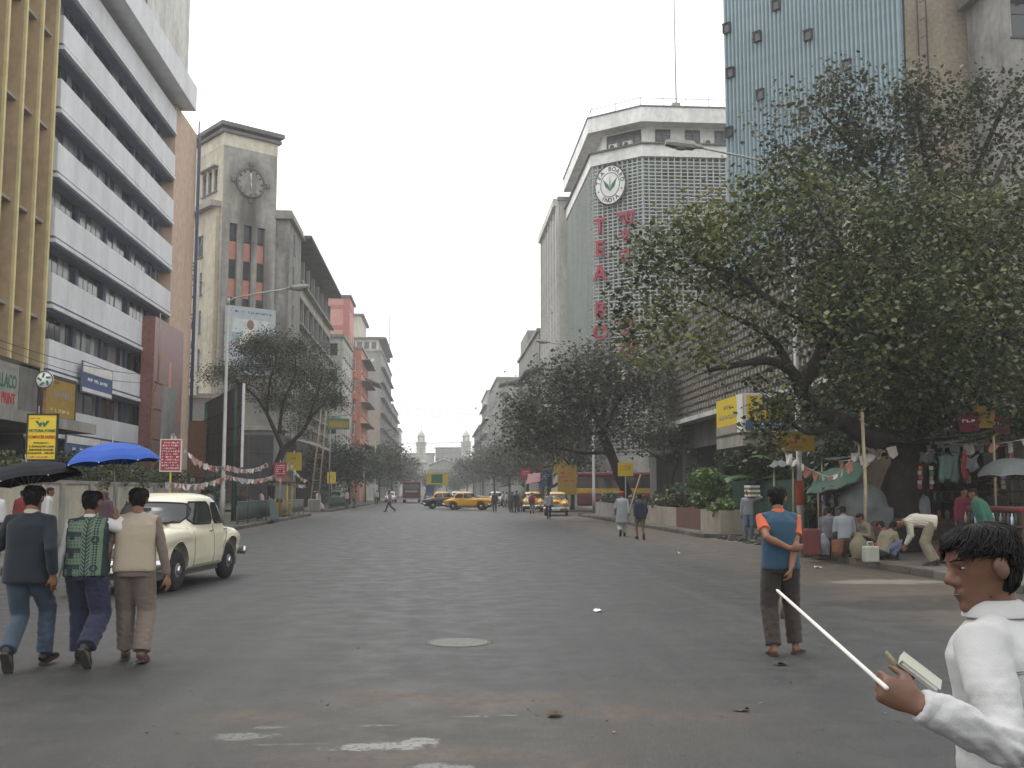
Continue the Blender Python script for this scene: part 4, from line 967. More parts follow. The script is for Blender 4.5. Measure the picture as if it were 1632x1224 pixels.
# -- the big tree at the tea stalls; built in the plane of its trunk, 25 m down the street
def tp(px, py, Y): return at(px, py, Y)
TR = V((11.45, 25.3, .12))
def rel(px, py, Y): return at(px, py, Y) - TR
def ell(px, py, Y, rx, ry, rz, w_=None): c = at(px, py, Y) - TR; return (tuple(c), (rx, ry, rz)) if w_ is None else (tuple(c), (rx, ry, rz), w_)
limbs = [
 ([(0,0,-.1), (0,0,.35), (-.03,0,1.2), rel(1450,745,25.2), rel(1445,700,25.1)], .60, .45),
 ([rel(1447,720,25.2), rel(1415,700,25.0), rel(1380,695,24.7), rel(1345,672,24.4), rel(1300,655,24.2), rel(1275,620,24.0), rel(1262,592,23.8), rel(1225,575,23.5), rel(1180,580,23.2), rel(1130,590,22.9)], .34, .05),
 ([rel(1275,615,24.0), rel(1300,580,24.0), rel(1312,545,23.9), rel(1290,515,23.6), rel(1250,490,23.4), rel(1215,470,23.2), rel(1180,440,23.0), rel(1120,420,22.8)], .22, .04),
 ([rel(1312,545,23.9), rel(1345,500,24.2), rel(1352,440,24.6), rel(1330,380,25.0), rel(1290,310,25.3)], .17, .04),
 ([rel(1446,715,25.1), rel(1470,670,25.4), rel(1500,610,25.8), rel(1530,540,26.1), rel(1545,460,26.4), rel(1560,370,26.8), rel(1600,250,27)], .36, .05),
 ([rel(1500,610,25.8), rel(1550,580,25.2), rel(1610,560,24.6), rel(1690,530,24.0)], .22, .05),
 ([rel(1446,715,25.1), rel(1440,660,25.8), rel(1420,590,26.5), rel(1400,500,27.2), rel(1380,420,27.6), rel(1400,300,28), rel(1430,200,28.2)], .32, .04),
 ([rel(1262,592,23.8), rel(1230,540,24.3), rel(1170,505,24.8), rel(1110,480,25.0)], .12, .03),
 ([rel(1345,672,24.4), rel(1290,690,23.6), rel(1240,660,23.2)], .10, .03),
]
cr = [ell(1110,400,23.8,1.7,1.7,1.2), ell(1050,440,23.6,1.1,1.3,1.0), ell(1020,520,23.4,.75,1.1,.8,1.2), ell(1200,370,24,2.3,2.2,1.4), ell(1320,350,24.6,2.6,2.4,1.6), ell(1250,470,23.8,2.2,1.8,1.3), ell(1100,540,23.2,1.3,1.2,.8,2.2), ell(1410,430,25,2.6,2.6,2.2), ell(1540,430,25.5,2.8,2.8,2.4),
      ell(1480,560,25.3,2.8,2.6,1.5), ell(1590,600,25.0,2.4,2.4,1.3), ell(1380,610,25,1.8,2.0,1.0), ell(1650,420,25.2,2.4,2.4,2.4), ell(1250,640,23.6,.9,1,.8,1.6), ell(1560,660,24.8,1.7,1.6,.6,3), ell(1230,680,23.5,.5,.6,.5,.9), ell(1440,655,25.0,1.4,1.4,.6,3)]
yel = [((at(1110,560,23.2)-TR), 1.3), ((at(1140,330,23.8)-TR), 1.1), ((at(1590,590,24.8)-TR), .7), ((at(1060,330,23.7)-TR), .8)]
cr += [ell(1400,520,22.3,2.2,1.6,1.3,4), ell(1520,500,22.5,2.4,1.6,1.6,5), ell(1330,480,22.6,2.0,1.4,1.3,3), ell(1600,540,22.2,1.8,1.6,1.4,5), ell(1450,500,28,2.6,2,1.6,7), ell(1350,560,27.5,2,2,1.2,4)]
tree('shade_tree', 'huge spreading shade tree with dark trunk at the tea stalls', TR, limbs, cr, 980, 62, .122, LEAF, 21, spread=.29, yellow=yel, twig=.024)
TR2 = V((17.9, 30.5, .12)); 
def ell2(px, py, Y, rx, ry, rz, w_=None): c = at(px, py, Y) - TR2; return (tuple(c), (rx, ry, rz)) if w_ is None else (tuple(c), (rx, ry, rz), w_)
r2 = lambda px, py, Y: at(px, py, Y) - TR2
limbs = [([(0,0,-.1), (.0,0,2.5), (.1,.2,5), r2(1560,420,29.6)], .4, .2), ([r2(1560,430,29.6), r2(1540,330,29.4), r2(1590,190,29.2), r2(1640,110,29)], .18, .03), ([r2(1560,430,29.6), r2(1500,330,29.2), r2(1470,230,29), r2(1460,150,28.8)], .16, .03), ([r2(1560,440,29.6), r2(1450,350,28.8), r2(1370,250,28.2), r2(1310,180,27.8)], .16, .03), ([r2(1450,350,28.8), r2(1350,320,28.2), r2(1250,270,27.8)], .10, .025)]
cr = [ell2(1300,220,28,1.9,1.6,1.5,6), ell2(1400,190,28.5,1.8,1.6,1.6,5), ell2(1250,270,27.8,1.2,1.3,.9,3), ell2(1490,190,29,1.6,1.6,1.6,5), ell2(1590,180,29,1.5,1.6,1.6,5), ell2(1420,290,28.6,2.6,2,1.2,8), ell2(1560,320,29.2,2.2,2,1.6,8), ell2(1340,130,28,.7,.8,.6,1), ell2(1620,440,29.5,2.2,2,1.8,7), ell2(1460,140,28.6,1,1,.8,2)]
tree('shade_tree', 'taller sparse crowned tree standing behind the stall tree before the blue tower', TR2, limbs, cr, 430, 40, .125, LEAF_OLIVE, 33, spread=.27, twig=.022)
# -- right pavement trees
def std_limbs(h, s, lean=(0,0), r=.2, n=5):
    rr = random.Random(s); top = V((lean[0], lean[1], h*.42)); L_ = [([(0,0,-.05), (lean[0]*.3, lean[1]*.3, h*.2), tuple(top)], r, r*.7)]
    for i in range(n):
        a = i*2*math.pi/n + rr.uniform(-.4,.4); e = V((math.cos(a), math.sin(a), 0))*h*rr.uniform(.22,.36)
        L_.append(([tuple(top - V((0,0,h*.04))), tuple(top + e*.45 + V((0,0,h*.12))), tuple(top + e + V((0,0,h*rr.uniform(.18,.42))))], r*.45, r*.12))
    return L_
TR3 = V((11.3, 58.5, .14)); r3 = lambda px, py, Y=58.5: at(px, py, Y) - TR3
limbs = [([(0,0,-.1), r3(990,765), r3(972,720), r3(955,680)], .34, .24), ([r3(958,690), r3(940,640), r3(920,600), r3(890,585)], .2, .05), ([r3(960,700), r3(985,640), r3(1020,600), r3(1030,570)], .16, .04), ([r3(972,720), r3(930,722), r3(890,715), r3(860,722)], .12, .04), ([r3(958,690), r3(965,630), r3(960,575)], .16, .04), ([r3(930,650), r3(880,640), r3(840,650)], .1, .03)]
def ell3(px, py, rx, ry, rz, Y=58.5): return (tuple(at(px, py, Y)-TR3), (rx, ry, rz))
cr = [ell3(870,650,2.2,2.2,1.8), ell3(930,610,2.4,2.4,2.0), ell3(990,610,2.0,2.0,2.0), ell3(1050,620,1.6,1.8,1.8), ell3(830,690,1.4,1.6,1.2), ell3(900,690,2.2,2.0,1.0), ell3(960,570,1.6,1.6,1.0), ell3(1000,670,1.4,1.6,1.0)]
tree('pavement_tree', 'dusty leaning tree spreading over the yellow taxis', TR3, limbs, cr, 420, 46, .19, LEAF_DUSTY, 44, spread=.5, twig=.02)
TR4 = V((12.6, 55.5, .14)); r4 = lambda px, py, Y=55.5: at(px, py, Y) - TR4
limbs = [([(0,0,-.1), r4(1068,765), r4(1078,735), r4(1072,700)], .22, .12), ([r4(1075,745), r4(1050,730), r4(1025,715)], .1, .03), ([r4(1072,710), r4(1100,690), r4(1125,680)], .09, .03)]
cr = [(tuple(r4(1060,690)), (1.5,1.4,.7)), (tuple(r4(1105,695)), (1.2,1.2,.6)), (tuple(r4(1020,700)), (.8,1,.5))]
tree('pavement_tree', 'small crooked tree rising from the planters by the green fence', TR4, limbs, cr, 90, 30, .17, LEAF_DUSTY, 45, spread=.4, twig=.018)
GT = 'trees along the far pavements'
far = [  # x, Y, height, crown radius, label
 (10.8, 84, 8.5, 4.0, 'hazy tree over the second yellow taxi on the right'), (10.6, 100, 9.5, 4.4, 'tall hazy tree by the pilastered building'), (10.2, 120, 9.0, 4.2, 'broad hazy tree below the sun hoods'),
 (9.6, 142, 8.5, 4.2, 'grey green tree past the sun hoods'), (9.0, 170, 9.5, 4.8, 'round hazy tree below the plain pale block'), (8.6, 205, 10, 5.2, 'pale hazy tree next to the gateway on the right'), (8.2, 250, 9.5, 5.2, 'palest tree before the right bell tower'),
 (-11.2, 108, 6.6, 3.6, 'dark bushy tree past the bamboo poles'), (-10.6, 124, 7.0, 3.8, 'dark tree below the whitewashed house'), (-10.2, 144, 8.3, 4.3, 'tall dark tree below the salmon house'), (-9.6, 168, 9.0, 4.6, 'hazy tree left of the maroon bus'), (-9.0, 200, 9.4, 5.0, 'pale tree behind the maroon bus'), (-8.4, 245, 9.2, 5.0, 'faint tree at the left bell tower'), (-8.2, 285, 10, 5.5, 'faintest tree before the church front'), (-1.5, 312, 7, 4, 'pale shrubby tree left of the gateway arch'), (5.5, 311, 6.5, 4, 'pale shrubby tree right of the gateway arch'), (8.0, 300, 9, 5, 'faint tree hiding the foot of the right bell tower')]
for i, (x, y, h, cr_, lab) in enumerate(far):
    rr = random.Random(i+60); cc = []
    for q in range(7):
        a = rr.uniform(0, 6.28); d = cr_*rr.uniform(.2,.6); cc.append(((d*math.cos(a), d*math.sin(a), h*rr.uniform(.5,.8)), (cr_*rr.uniform(.4,.6), cr_*rr.uniform(.4,.6), h*rr.uniform(.15,.24))))
    tree('street_tree', lab, (x, y, .1), std_limbs(h, i, r=.2), cc, 170 if y < 180 else 110, 34, .24 if y < 150 else .36, LEAF_DUSTY if x > 0 else LEAF_DARK if y < 160 else LEAF_OLIVE, 70+i, GT, spread=.55, twig=.02)
# -- feathery flat tree at the left
TR5 = V((-10.6, 66.5, .14)); r5 = lambda px, py, Y=66.5: at(px, py, Y) - TR5
limbs = [([(0,0,-.1), r5(432,770), r5(440,745), r5(452,715)], .30, .22), ([r5(452,718), r5(435,680), r5(420,650), r5(400,625), r5(370,605)], .17, .04), ([r5(452,715), r5(480,690), r5(500,660), r5(520,640)], .17, .04), ([r5(445,690), r5(452,640), r5(470,600), r5(470,560)], .13, .03), ([r5(425,660), r5(430,610), r5(440,570), r5(430,545)], .11, .03), ([r5(485,685), r5(505,630), r5(515,590)], .11, .03), ([r5(405,630), r5(370,600), r5(345,590)], .06, .02)]
cr = []
for (px, py, rx, rz) in ((400,552,1.6,.22),(440,545,1.6,.2),(490,560,1.7,.22),(370,585,1.4,.2),(350,600,1.2,.16),(430,585,1.9,.22),(500,590,1.8,.22),(525,610,1.2,.2),(400,615,1.5,.2),(460,612,1.7,.22),(515,635,1.4,.2),(440,640,1.4,.2),(480,650,1.4,.2),(420,560,1.6,.2),(540,640,.7,.15),(470,680,.9,.18)):
    cr.append((tuple(r5(px,py)), (rx, rx, rz*2.6), rx*rx))
tree('feathery_tree', 'thin feathery layered tree before the art deco building', TR5, limbs, cr, 470, 64, .135, LEAF_OLIVE, 51, spread=.42, flat=.7, twig=.015, wid=.24)

# -- haze: one closed box of even air round everything
def haze(den):
    m = bpy.data.materials.new('haze'); m.use_nodes = True; t = m.node_tree
    for n in list(t.nodes):
        if n.type != 'OUTPUT_MATERIAL': t.nodes.remove(n)
    v = t.nodes.new('ShaderNodeVolumePrincipled'); v.inputs['Density'].default_value = den; v.inputs['Color'].default_value = (.93,.945,.96,1); v.inputs['Anisotropy'].default_value = .25
    t.links.new(v.outputs[0], t.nodes['Material Output'].inputs['Volume'])
    h = MB(); h.box(-640,640,-190,660,-1.1,53); tag(h.build('haze', m), 'pale smoky haze filling the whole street', None, None, 'stuff')
HAZE = .0010
# ------------------------------------------------------------------ vehicles
from mathutils.bvhtree import BVHTree
k('car_white', (.68,.64,.49), .35, var=.03, coat=.3, grime=(.3,.27,.2), gamt=.3, gscale=1.2)
k('car_roof_white', (.70,.70,.66), .3, var=.03, coat=.3)
k('taxi_yellow', (.72,.36,.015), .4, var=.05, coat=.2, grime=(.35,.2,.05), gamt=.3, gscale=1.2)
k('taxi_yellow_pale', (.74,.45,.10), .4, var=.04, coat=.2)
k('car_black', (.025,.035,.045), .4, var=.1, coat=.2, grime=(.1,.1,.09), gamt=.3)
k('bus_maroon', (.13,.02,.025), .5, grime=(.1,.07,.06), gamt=.4); k('bus_yellow', (.55,.36,.05), .5); k('bus_cream', (.5,.47,.38), .5)
k('car_glass', (.02,.024,.027), .06, var=.1, spec=.7); k('headlight', (.6,.6,.58), .12, var=.03, spec=.7); k('tail_red', (.35,.02,.02), .3)
k('wheel_hub', (.30,.29,.27), .45, .4, grime=(.1,.08,.06), gamt=.5)
k('interior', (.10,.09,.08), .8)
def se(a, b_, n, p=3.2, cx=0.0):
    out = []
    for i in range(n):
        t = 2*math.pi*i/n; c, s = math.cos(t), math.sin(t)
        out.append((cx + a*math.copysign(abs(c)**(2/p), c), b_*math.copysign(abs(s)**(2/p), s)))
    return out
def car_body_mesh():
    mb = MB()
    st = [(2.12,.60,.44,.80,.82),(2.05,.70,.36,.86,.88),(1.85,.77,.30,.93,.96),(1.5,.80,.28,.965,1.01),(1.1,.805,.27,.98,1.045),(.7,.81,.27,.99,1.06),(.2,.81,.27,.995,1.0),(-.4,.81,.27,.995,1.0),(-.9,.81,.27,.99,1.02),(-1.3,.805,.28,.97,1.03),(-1.65,.79,.32,.92,.98),(-1.95,.72,.38,.84,.88),(-2.12,.60,.46,.74,.76)]
    rr = []
    for (x, w, zb, zs, zc) in st:
        h = [(0,zb),(w*.8,zb),(w*.96,zb+.07),(w,zb+.22),(w,(zb+zs)/2+.05),(w*.985,zs-.10),(w*.93,zs-.025),(w*.80,zs),(w*.55,(zs+zc*2)/3-.02),(w*.28,zc-.006),(0,zc)]
        rr.append([V((x,y,z)) for y, z in h] + [V((x,-y,z)) for y, z in h[-2:0:-1]])
    mb.rings(rr)
    for s in (-1, 1):
        mb.tube([(2.06,s*.60,.76),(1.9,s*.62,.80),(1.5,s*.655,.85),(1.0,s*.67,.86),(.4,s*.70,.82)], [.15,.18,.185,.165,.11], 12)      # front wings
        mb.tube([(-.75,s*.72,.70),(-1.1,s*.70,.76),(-1.5,s*.66,.76),(-1.85,s*.60,.72),(-2.05,s*.56,.66)], [.10,.16,.19,.175,.13], 12)    # rear wings
    mb.tube([(2.12,0,.80),(1.9,0,.90),(1.3,0,.98),(.8,0,1.02)], [.18,.22,.24,.24], 12, el=(1, 1.5), up=(0,0,1))
    gh = [(.94,.86,-1.42,.775),(1.06,.75,-1.34,.76),(1.2,.61,-1.25,.73),(1.33,.50,-1.16,.695),(1.43,.42,-1.05,.665),(1.51,.32,-.92,.61),(1.56,.18,-.72,.51),(1.59,-.05,-.48,.32)]
    rr = []
    for (z, xf, xb, w) in gh: rr.append([V((x, y, z)) for x, y in se((xf-xb)/2, w, 28, 3.6, (xf+xb)/2)])
    mb.rings(rr)
    me = organic(mb, .026, [K['car_white'], K['car_roof_white']], 'body', it=9)
    # wheel arches
    cut = MB()
    for x in (1.27, -1.2):
        for s in (-1, 1): cut.lathe([(.40,-.25),(.40,.25)], (0,0,0), 22, 'x'); k_ = len(cut.v)-44; cut.v[k_:] = [(yy+x if False else zx[1]+x, zx[0]+s*.78, zx[2]+.40) for zx in cut.v[k_:] for yy in (0,)]
    cm = cut.mesh('cut', K['rubber']); co = bpy.data.objects.new('cutter', cm); TMP.collection.objects.link(co)
    out = evaluated(me, [('BOOLEAN', dict(operation='DIFFERENCE', object=co, solver='FAST'))], [K['car_white'], K['car_roof_white']], 'body')
    bpy.data.objects.remove(co)
    z = np.empty(len(out.polygons)*3, np.float32); out.polygons.foreach_get('center', z); z = z.reshape(-1,3)
    out.polygons.foreach_set('material_index', (((z[:,2] > 1.0) & (z[:,0] < .85) & (z[:,0] > -1.3)) | (z[:,2] > 1.055)).astype(np.int32))
    out.polygons.foreach_set('use_smooth', np.ones(len(out.polygons), bool)); out.update()
    return out
CAR = {}
def car_parts():
    if CAR: return CAR
    body = car_body_mesh(); CAR['body'] = body
    bvh = BVHTree.FromPolygons([v.co.copy() for v in body.vertices], [tuple(p.vertices) for p in body.polygons])
    def hit(o, d, off):
        r = bvh.ray_cast(V(o), V(d))
        return (r[0] + r[1]*off) if r[0] else None
    def pane(name, us, lohi, axis, sgn, m='car_glass', off=.008, key=None):
        rows = []
        for u in us:
            lo, hi = lohi(u); row = []
            for t in np.linspace(0, 1, 6):
                z = lo + (hi-lo)*t
                p = hit((u, sgn*3, z), (0,-sgn,0), off) if axis == 'y' else hit((sgn*4, u, z), (-sgn,0,0), off)
                row.append(p or V((u, sgn*.7, z)) if axis == 'y' else p or V((sgn*.6, u, z)))
            rows.append(row)
        a = MB(); a.rings(rows, caps=False, closed=False)
        loop = [r[0] for r in rows] + rows[-1][1:-1] + [r[-1] for r in reversed(rows)] + rows[0][-2:0:-1]
        f = MB(); f.tube(loop + [loop[0]], .016, 5)
        CAR.setdefault('panes', []).append((a.mesh('pane', K[m]), f.mesh('seal', K['rubber'])))
    rnd = lambda u, a, b_, lo, hi, r: (lo + r*(1 - math.sqrt(max(0, 1 - max(0, (a+r-u)/r, (u-b_+r)/r)**2))), hi - r*(1 - math.sqrt(max(0, 1 - max(0, (a+r-u)/r, (u-b_+r)/r)**2))))
    for s in (-1, 1):
        a, b_ = -.27, .50
        pane('front', np.linspace(a, b_, 12), lambda u: (rnd(u,a,b_,1.06,1.41,.07)[0], min(rnd(u,a,b_,1.06,1.43,.07)[1], 1.43 - max(0, u-.30)*1.45)), 'y', s)
        a2, b2 = -1.08, -.36
        pane('rear', np.linspace(a2, b2, 12), lambda u: (rnd(u,a2,b2,1.06,1.41,.07)[0], max(rnd(u,a2,b2,1.06,1.41,.07)[0]+.01, min(rnd(u,a2,b2,1.06,1.41,.07)[1], 1.43 - max(0, -.74-u)**1.4*1.3))), 'y', s)
    pane('windscreen', np.linspace(-.60,.60,17), lambda u: (lambda q: (q[0], q[1] - .03*(u/.6)**2))(rnd(u,-.60,.60,1.085,1.425,.10)), 'x', 1)
    pane('back', np.linspace(-.46,.46,13), lambda u: rnd(u,-.46,.46,1.13,1.40,.10), 'x', -1)
    sm = MB()
    def seam(pts, s, r=.006):
        q = [hit((x, s*3, z), (0,-s,0), .001) for x, z in pts]; q = [p for p in q if p]
        if len(q) > 1: sm.tube(q, r, 4)
    for s in (-1, 1):
        seam([(.62-.0*z, z) for z in np.linspace(.36,1.0,10)], s); seam([(-.315, z) for z in np.linspace(.36,1.04,10)], s); seam([(x, .37) for x in np.linspace(-.85,.62,12)], s)
        seam([(-.78-.26*max(0,(z-.62))/.35*1.0, z) for z in np.linspace(.37,1.02,10)], s)
    CAR['seam'] = sm.mesh('door_seam', K['interior'])
    hd = MB()
    for s in (-1, 1):
        for x in (-.2, -.93):
            p = hit((x, s*3, .93), (0,-s,0), .02)
            if p: hd.tube([p+V((-.07,0,0)), p+V((.07,0,0))], .014, 6)
    CAR['handle'] = hd.mesh('door_handle', K['chrome'])
    t = MB(); t.lathe([(.19,-.075),(.30,-.085),(.325,-.05),(.335,0),(.325,.05),(.30,.085),(.19,.075)], (0,0,0), 28, 'x'); t.v = [(b_, a, c) for a, b_, c in t.v]; CAR['tyre'] = t.mesh('tyre', K['rubber'])
    t = MB(); t.lathe([(.20,-.06),(.20,.062),(.17,.05),(.12,.075),(.06,.085),(.01,.09)], (0,0,0), 24, 'x'); t.v = [(b_, a, c) for a, b_, c in t.v]; CAR['rim'] = t.mesh('rim', K['wheel_hub'])
    t = MB(); t.lathe([(.075,.085),(.07,.11),(.03,.125),(.005,.127)], (0,0,0), 18, 'x'); t.v = [(b_, a, c) for a, b_, c in t.v]; CAR['cap'] = t.mesh('hub_cap', K['chrome'])
    for nm, x, sg in (('front_bumper', 2.2, 1), ('rear_bumper', -2.2, -1)):
        t = MB(); t.tube([(x-sg*.32,-.84,.48),(x-sg*.06,-.78,.48),(x,-.5,.48),(x+sg*.02,0,.48),(x,.5,.48),(x-sg*.06,.78,.48),(x-sg*.32,.84,.48)], .062, 8, el=(1.25,.7), up=(0,0,1))
        for s in (-1,1): t.tube([(x+.02*sg,s*.36,.40),(x+.04*sg,s*.36,.60)], .035, 6)
        CAR[nm] = t.mesh(nm, K['chrome'])
    t = MB(); t.blob((0,0,0), (.06,.10,.10), None, 14, 8); CAR['headlight'] = t.mesh('headlight', K['headlight'])
    t = MB(); t.lathe([(.085,.0),(.125,.0),(.125,.05),(.1,.055)], (0,0,0), 16, 'x'); CAR['bezel'] = t.mesh('headlight_rim', K['chrome'])
    t = MB(); t.box(2.06,2.135,-.42,.42,.55,.74); CAR['grille'] = bevelled(t, .03, K['frame_dark'], 'grille')
    t = MB()
    for q in range(6): t.box(2.13,2.15,-.40,.40,.56+q*.032,.572+q*.032)
    CAR['grille_bar'] = t.mesh('grille_bars', K['chrome'])
    t = MB(); t.box(2.235,2.25,-.26,.26,.36,.46); CAR['plate'] = t.mesh('number_plate', K['paper_white'])
    t = MB(); t.box(-1.9,1.9,-.68,.68,.22,.40); CAR['under'] = t.mesh('underbody', K['interior'])
    t = MB(); t.tube([(.86,.15,1.075),(.80,.4,1.10),(.78,.5,1.13)], .008, 4); t.tube([(.86,-.25,1.075),(.80,.05,1.10),(.78,.15,1.13)], .008, 4); CAR['wiper'] = t.mesh('wiper', K['black_metal'])
    t = MB(); t.blob((-2.13,.55,.70), (.03,.06,.10)); t.blob((-2.13,-.55,.70), (.03,.06,.10)); CAR['tail'] = t.mesh('tail_lights', K['tail_red'])
    t = MB(); t.tube([(-.9,-.55,1.56),(-.9,.55,1.56)], .012, 5); t.tube([(.0,-.5,1.60),(.0,.5,1.60)], .012, 5)
    return CAR
def car(name, label, cat, loc, rz, lower, upper, group=None):
    c = car_parts(); o = empty(name, loc, label, cat, group, rz)
    b = link('body', c['body'], o)
    for i, m in enumerate((lower, upper)): b.material_slots[i].link = 'OBJECT'; b.material_slots[i].material = K[m]
    for p, f in c['panes']: q = link('window', f, o); link('pane', p, q)
    link('door_seam', c['seam'], o); link('door_handle', c['handle'], o); link('front_bumper', c['front_bumper'], o); link('rear_bumper', c['rear_bumper'], o)
    link('grille_bars', c['grille_bar'], link('grille', c['grille'], o)); link('number_plate', c['plate'], o); link('underbody', c['under'], o); link('wiper', c['wiper'], o); link('tail_light', c['tail'], o)
    for x in (1.27, -1.2):
        for s in (-1, 1):
            w = link('wheel', c['tyre'], o, (x, s*.70, .335), 0 if s > 0 else math.pi); link('rim', c['rim'], w); link('hub_cap', c['cap'], w)
    for s in (-1, 1): h = link('headlight', c['headlight'], o, (2.10, s*.60, .80)); link('headlight_rim', c['bezel'], h, (-.02,0,0))
    return o
GV = 'old round bodied sedans in the street'
pf = V((-4.33, 17.5, 0)); pr_ = V((-4.0, 19.95, 0)); d = (pf-pr_).normalized(); hd_ = math.atan2(d.y, d.x); lf = V((-d.y, d.x, 0))
cc = (pf+pr_)/2 - lf*.70 - d*.035
# the left hand wheels are the ones that face the lens
car('sedan_car', 'cream white round bodied sedan driving towards the left kerb', 'car', (cc.x, cc.y, 0), hd_, 'car_white', 'car_white', GV)
car('taxi', 'all yellow taxi crossing broadside behind the open road', 'car', (2.55, 91, 0), R(-14), 'taxi_yellow', 'taxi_yellow_pale', GV)
car('taxi', 'black bodied taxi with yellow roof half hidden behind the yellow one', 'car', (.55, 98, 0), R(6), 'car_black', 'taxi_yellow_pale', GV)
car('taxi', 'yellow taxi facing the camera, nearest the planters', 'car', (7.95, 70.5, 0), R(-97), 'taxi_yellow', 'taxi_yellow_pale', GV)
car('taxi', 'yellow taxi waiting behind the woman in the maroon shawl', 'car', (7.45, 83, 0), R(-94), 'taxi_yellow', 'taxi_yellow_pale', GV)
car('sedan_car', 'small white car far off just right of the crossing taxi', 'car', (6.4, 118, 0), R(-92), 'car_roof_white', 'car_roof_white', GV)
car('sedan_car', 'white car far off left of the maroon bus', 'car', (-6.9, 150, 0), R(90), 'car_roof_white', 'car_roof_white', GV)
car('sedan_car', 'dark car far off between the bus and the black taxi', 'car', (-1.3, 150, 0), R(90), 'car_black', 'car_black', GV)
car('sedan_car', 'grey roofed car among distant traffic behind the yellow taxi', 'car', (2.6, 165, 0), R(90), 'car_black', 'car_roof_white', GV)
def bus(label, loc, rz, low, mid, roof, L_=8.5, name='bus'):
    """rear at local x = -L/2"""
    o = empty(name, loc, label, 'bus', None, rz); W_ = 1.22; H_ = 3.0
    b = MB(); b.box(-L_/2, L_/2, -W_, W_, .55, 1.45); link('body', bevelled(b, .1, K[low], 'body', 3), o)
    b = MB(); b.box(-L_/2+.03, L_/2-.03, -W_+.02, W_-.02, 1.43, 1.85); link('waist_panel', bevelled(b, .08, K[mid], 'waist_panel', 3), o)
    b = MB(); b.box(-L_/2+.06, L_/2-.06, -W_+.05, W_-.05, 1.83, 2.66); b.build('cabin', K['interior'], o)
    b = MB(); b.box(-L_/2+.02, L_/2-.02, -W_+.02, W_-.02, 2.62, H_); link('roof', bevelled(b, .16, K[roof], 'roof', 4), o)
    pm = MB(); pm.box(-.42,.42,-.015,.015,0,.72); pm = pm.mesh('pane', K['car_glass']); fm = MB(); fm.box(-.50,-.42,-.03,.02,-.03,.77); fm.box(.42,.50,-.03,.02,-.03,.77); fm.box(-.42,.42,-.028,.018,-.03,.0); fm.box(-.42,.42,-.028,.018,.72,.77); fm = fm.mesh('window', K[low])
    n = int((L_-1.2)/1.0)
    for s in (-1, 1):
        for i in range(n): w = link('window', fm, o, (-L_/2+1.0+i*1.0, s*(W_-.04), 1.87), 0 if s < 0 else math.pi); link('pane', pm, w)
    for sx in (-1, 1):
        g = MB(); g.box(-W_+.15, W_-.15, -.02, .02, 1.88, 2.6); w = g.build('windscreen', K['car_glass'], o, (sx*(L_/2-.02),0,0), R(90))
        f = MB(); f.tube([(-W_+.13,-.03*0,1.87),(W_-.13,0,1.87),(W_-.13,0,2.61),(-W_+.13,0,2.61),(-W_+.13,0,1.87)], .04, 5); f.box(-.03,.03,-.03,.03,1.88,2.6); f.build('windscreen_frame', K[low], o, (sx*(L_/2-.0),0,0), R(90))
        bp = MB(); bp.box(-W_,W_,-.08,.08,.48,.66); bp.build('bumper', K['bus_cream'], o, (sx*(L_/2+.05),0,0), R(90))
        for s in (-1,1):
            l = MB(); l.blob((0,0,0),(.05,.1,.1)); l.build('tail_light' if sx < 0 else 'headlight', K['tail_red'] if sx < 0 else K['headlight'], o, (sx*(L_/2+.02), s*.9, 1.0))
    st = MB(); st.box(-.9,.9,-.02,.02,.0,.22); st.build('name_panel', K['bus_cream'], o, (-L_/2-.03, 0, 1.5), R(90))
    for x in (L_/2-2.0, -L_/2+1.9):
        for s in (-1,1): t = MB(); t.lathe([(.2,-.14),(.46,-.14),(.48,0),(.46,.14),(.2,.14)], (0,0,0), 20, 'x'); t.v = [(b_, a, c) for a, b_, c in t.v]; w = t.build('wheel', K['rubber'], o, (x, s*(W_-.16), .48)); r = MB(); r.lathe([(.24,.1),(.1,.13),(.01,.14)], (0,0,0), 14, 'x'); r.v = [(b_*1, a, c) for a, b_, c in r.v]; r.build('rim', K['wheel_hub'], w, (0,0,0), 0 if s > 0 else math.pi)
    return o
bus('maroon bus seen from behind in the left lane', (-3.95, 152, 0), R(90), 'bus_maroon', 'bus_maroon', 'bus_maroon')
bus('maroon and yellow bus waiting in the side street behind the leaning tree', (14.6, 75.6, .01), R(172), 'bus_maroon', 'bus_yellow', 'bus_maroon', 9)
# ------------------------------------------------------------------ people
k('skin', (.20,.095,.055), .5, var=.1, scale=9, spec=.35); k('skin_dark', (.13,.06,.037), .5, var=.1, scale=9, spec=.35)
k('hair', (.007,.006,.006), .6, var=.2, scale=30, spec=.22); k('eye_white', (.32,.29,.26), .25); k('eye_dark', (.012,.008,.006), .15); k('skin_boy', (.135,.068,.044), .45, var=.15, scale=14, spec=.35); k('lip', (.11,.075,.06), .5)
def cloth(name, rgb, rough=.9, **kw): kw.setdefault('bump', .25); kw.setdefault('bscale', 90); return k(name, rgb, rough, sheen=.15, **kw)
cloth('sweater_navy', (.012,.018,.026)); cloth('jeans', (.045,.068,.10), var=.45, scale=2.5); cloth('trousers_navy', (.022,.024,.055)); cloth('vest_beige', (.36,.30,.225)); cloth('shirt_brown', (.15,.115,.095)); cloth('trousers_taupe', (.17,.135,.11))
cloth('vest_blue', (.018,.055,.095)); cloth('shirt_orange', (.50,.10,.035)); cloth('trousers_dark', (.035,.028,.023)); cloth('shirt_white', (.52,.52,.515), bump=.12, bscale=240); cloth('shirt_cream', (.44,.41,.34)); cloth('kurta_grey', (.27,.29,.31)); cloth('trousers_white', (.5,.5,.48)); cloth('jacket_navy', (.018,.02,.05))
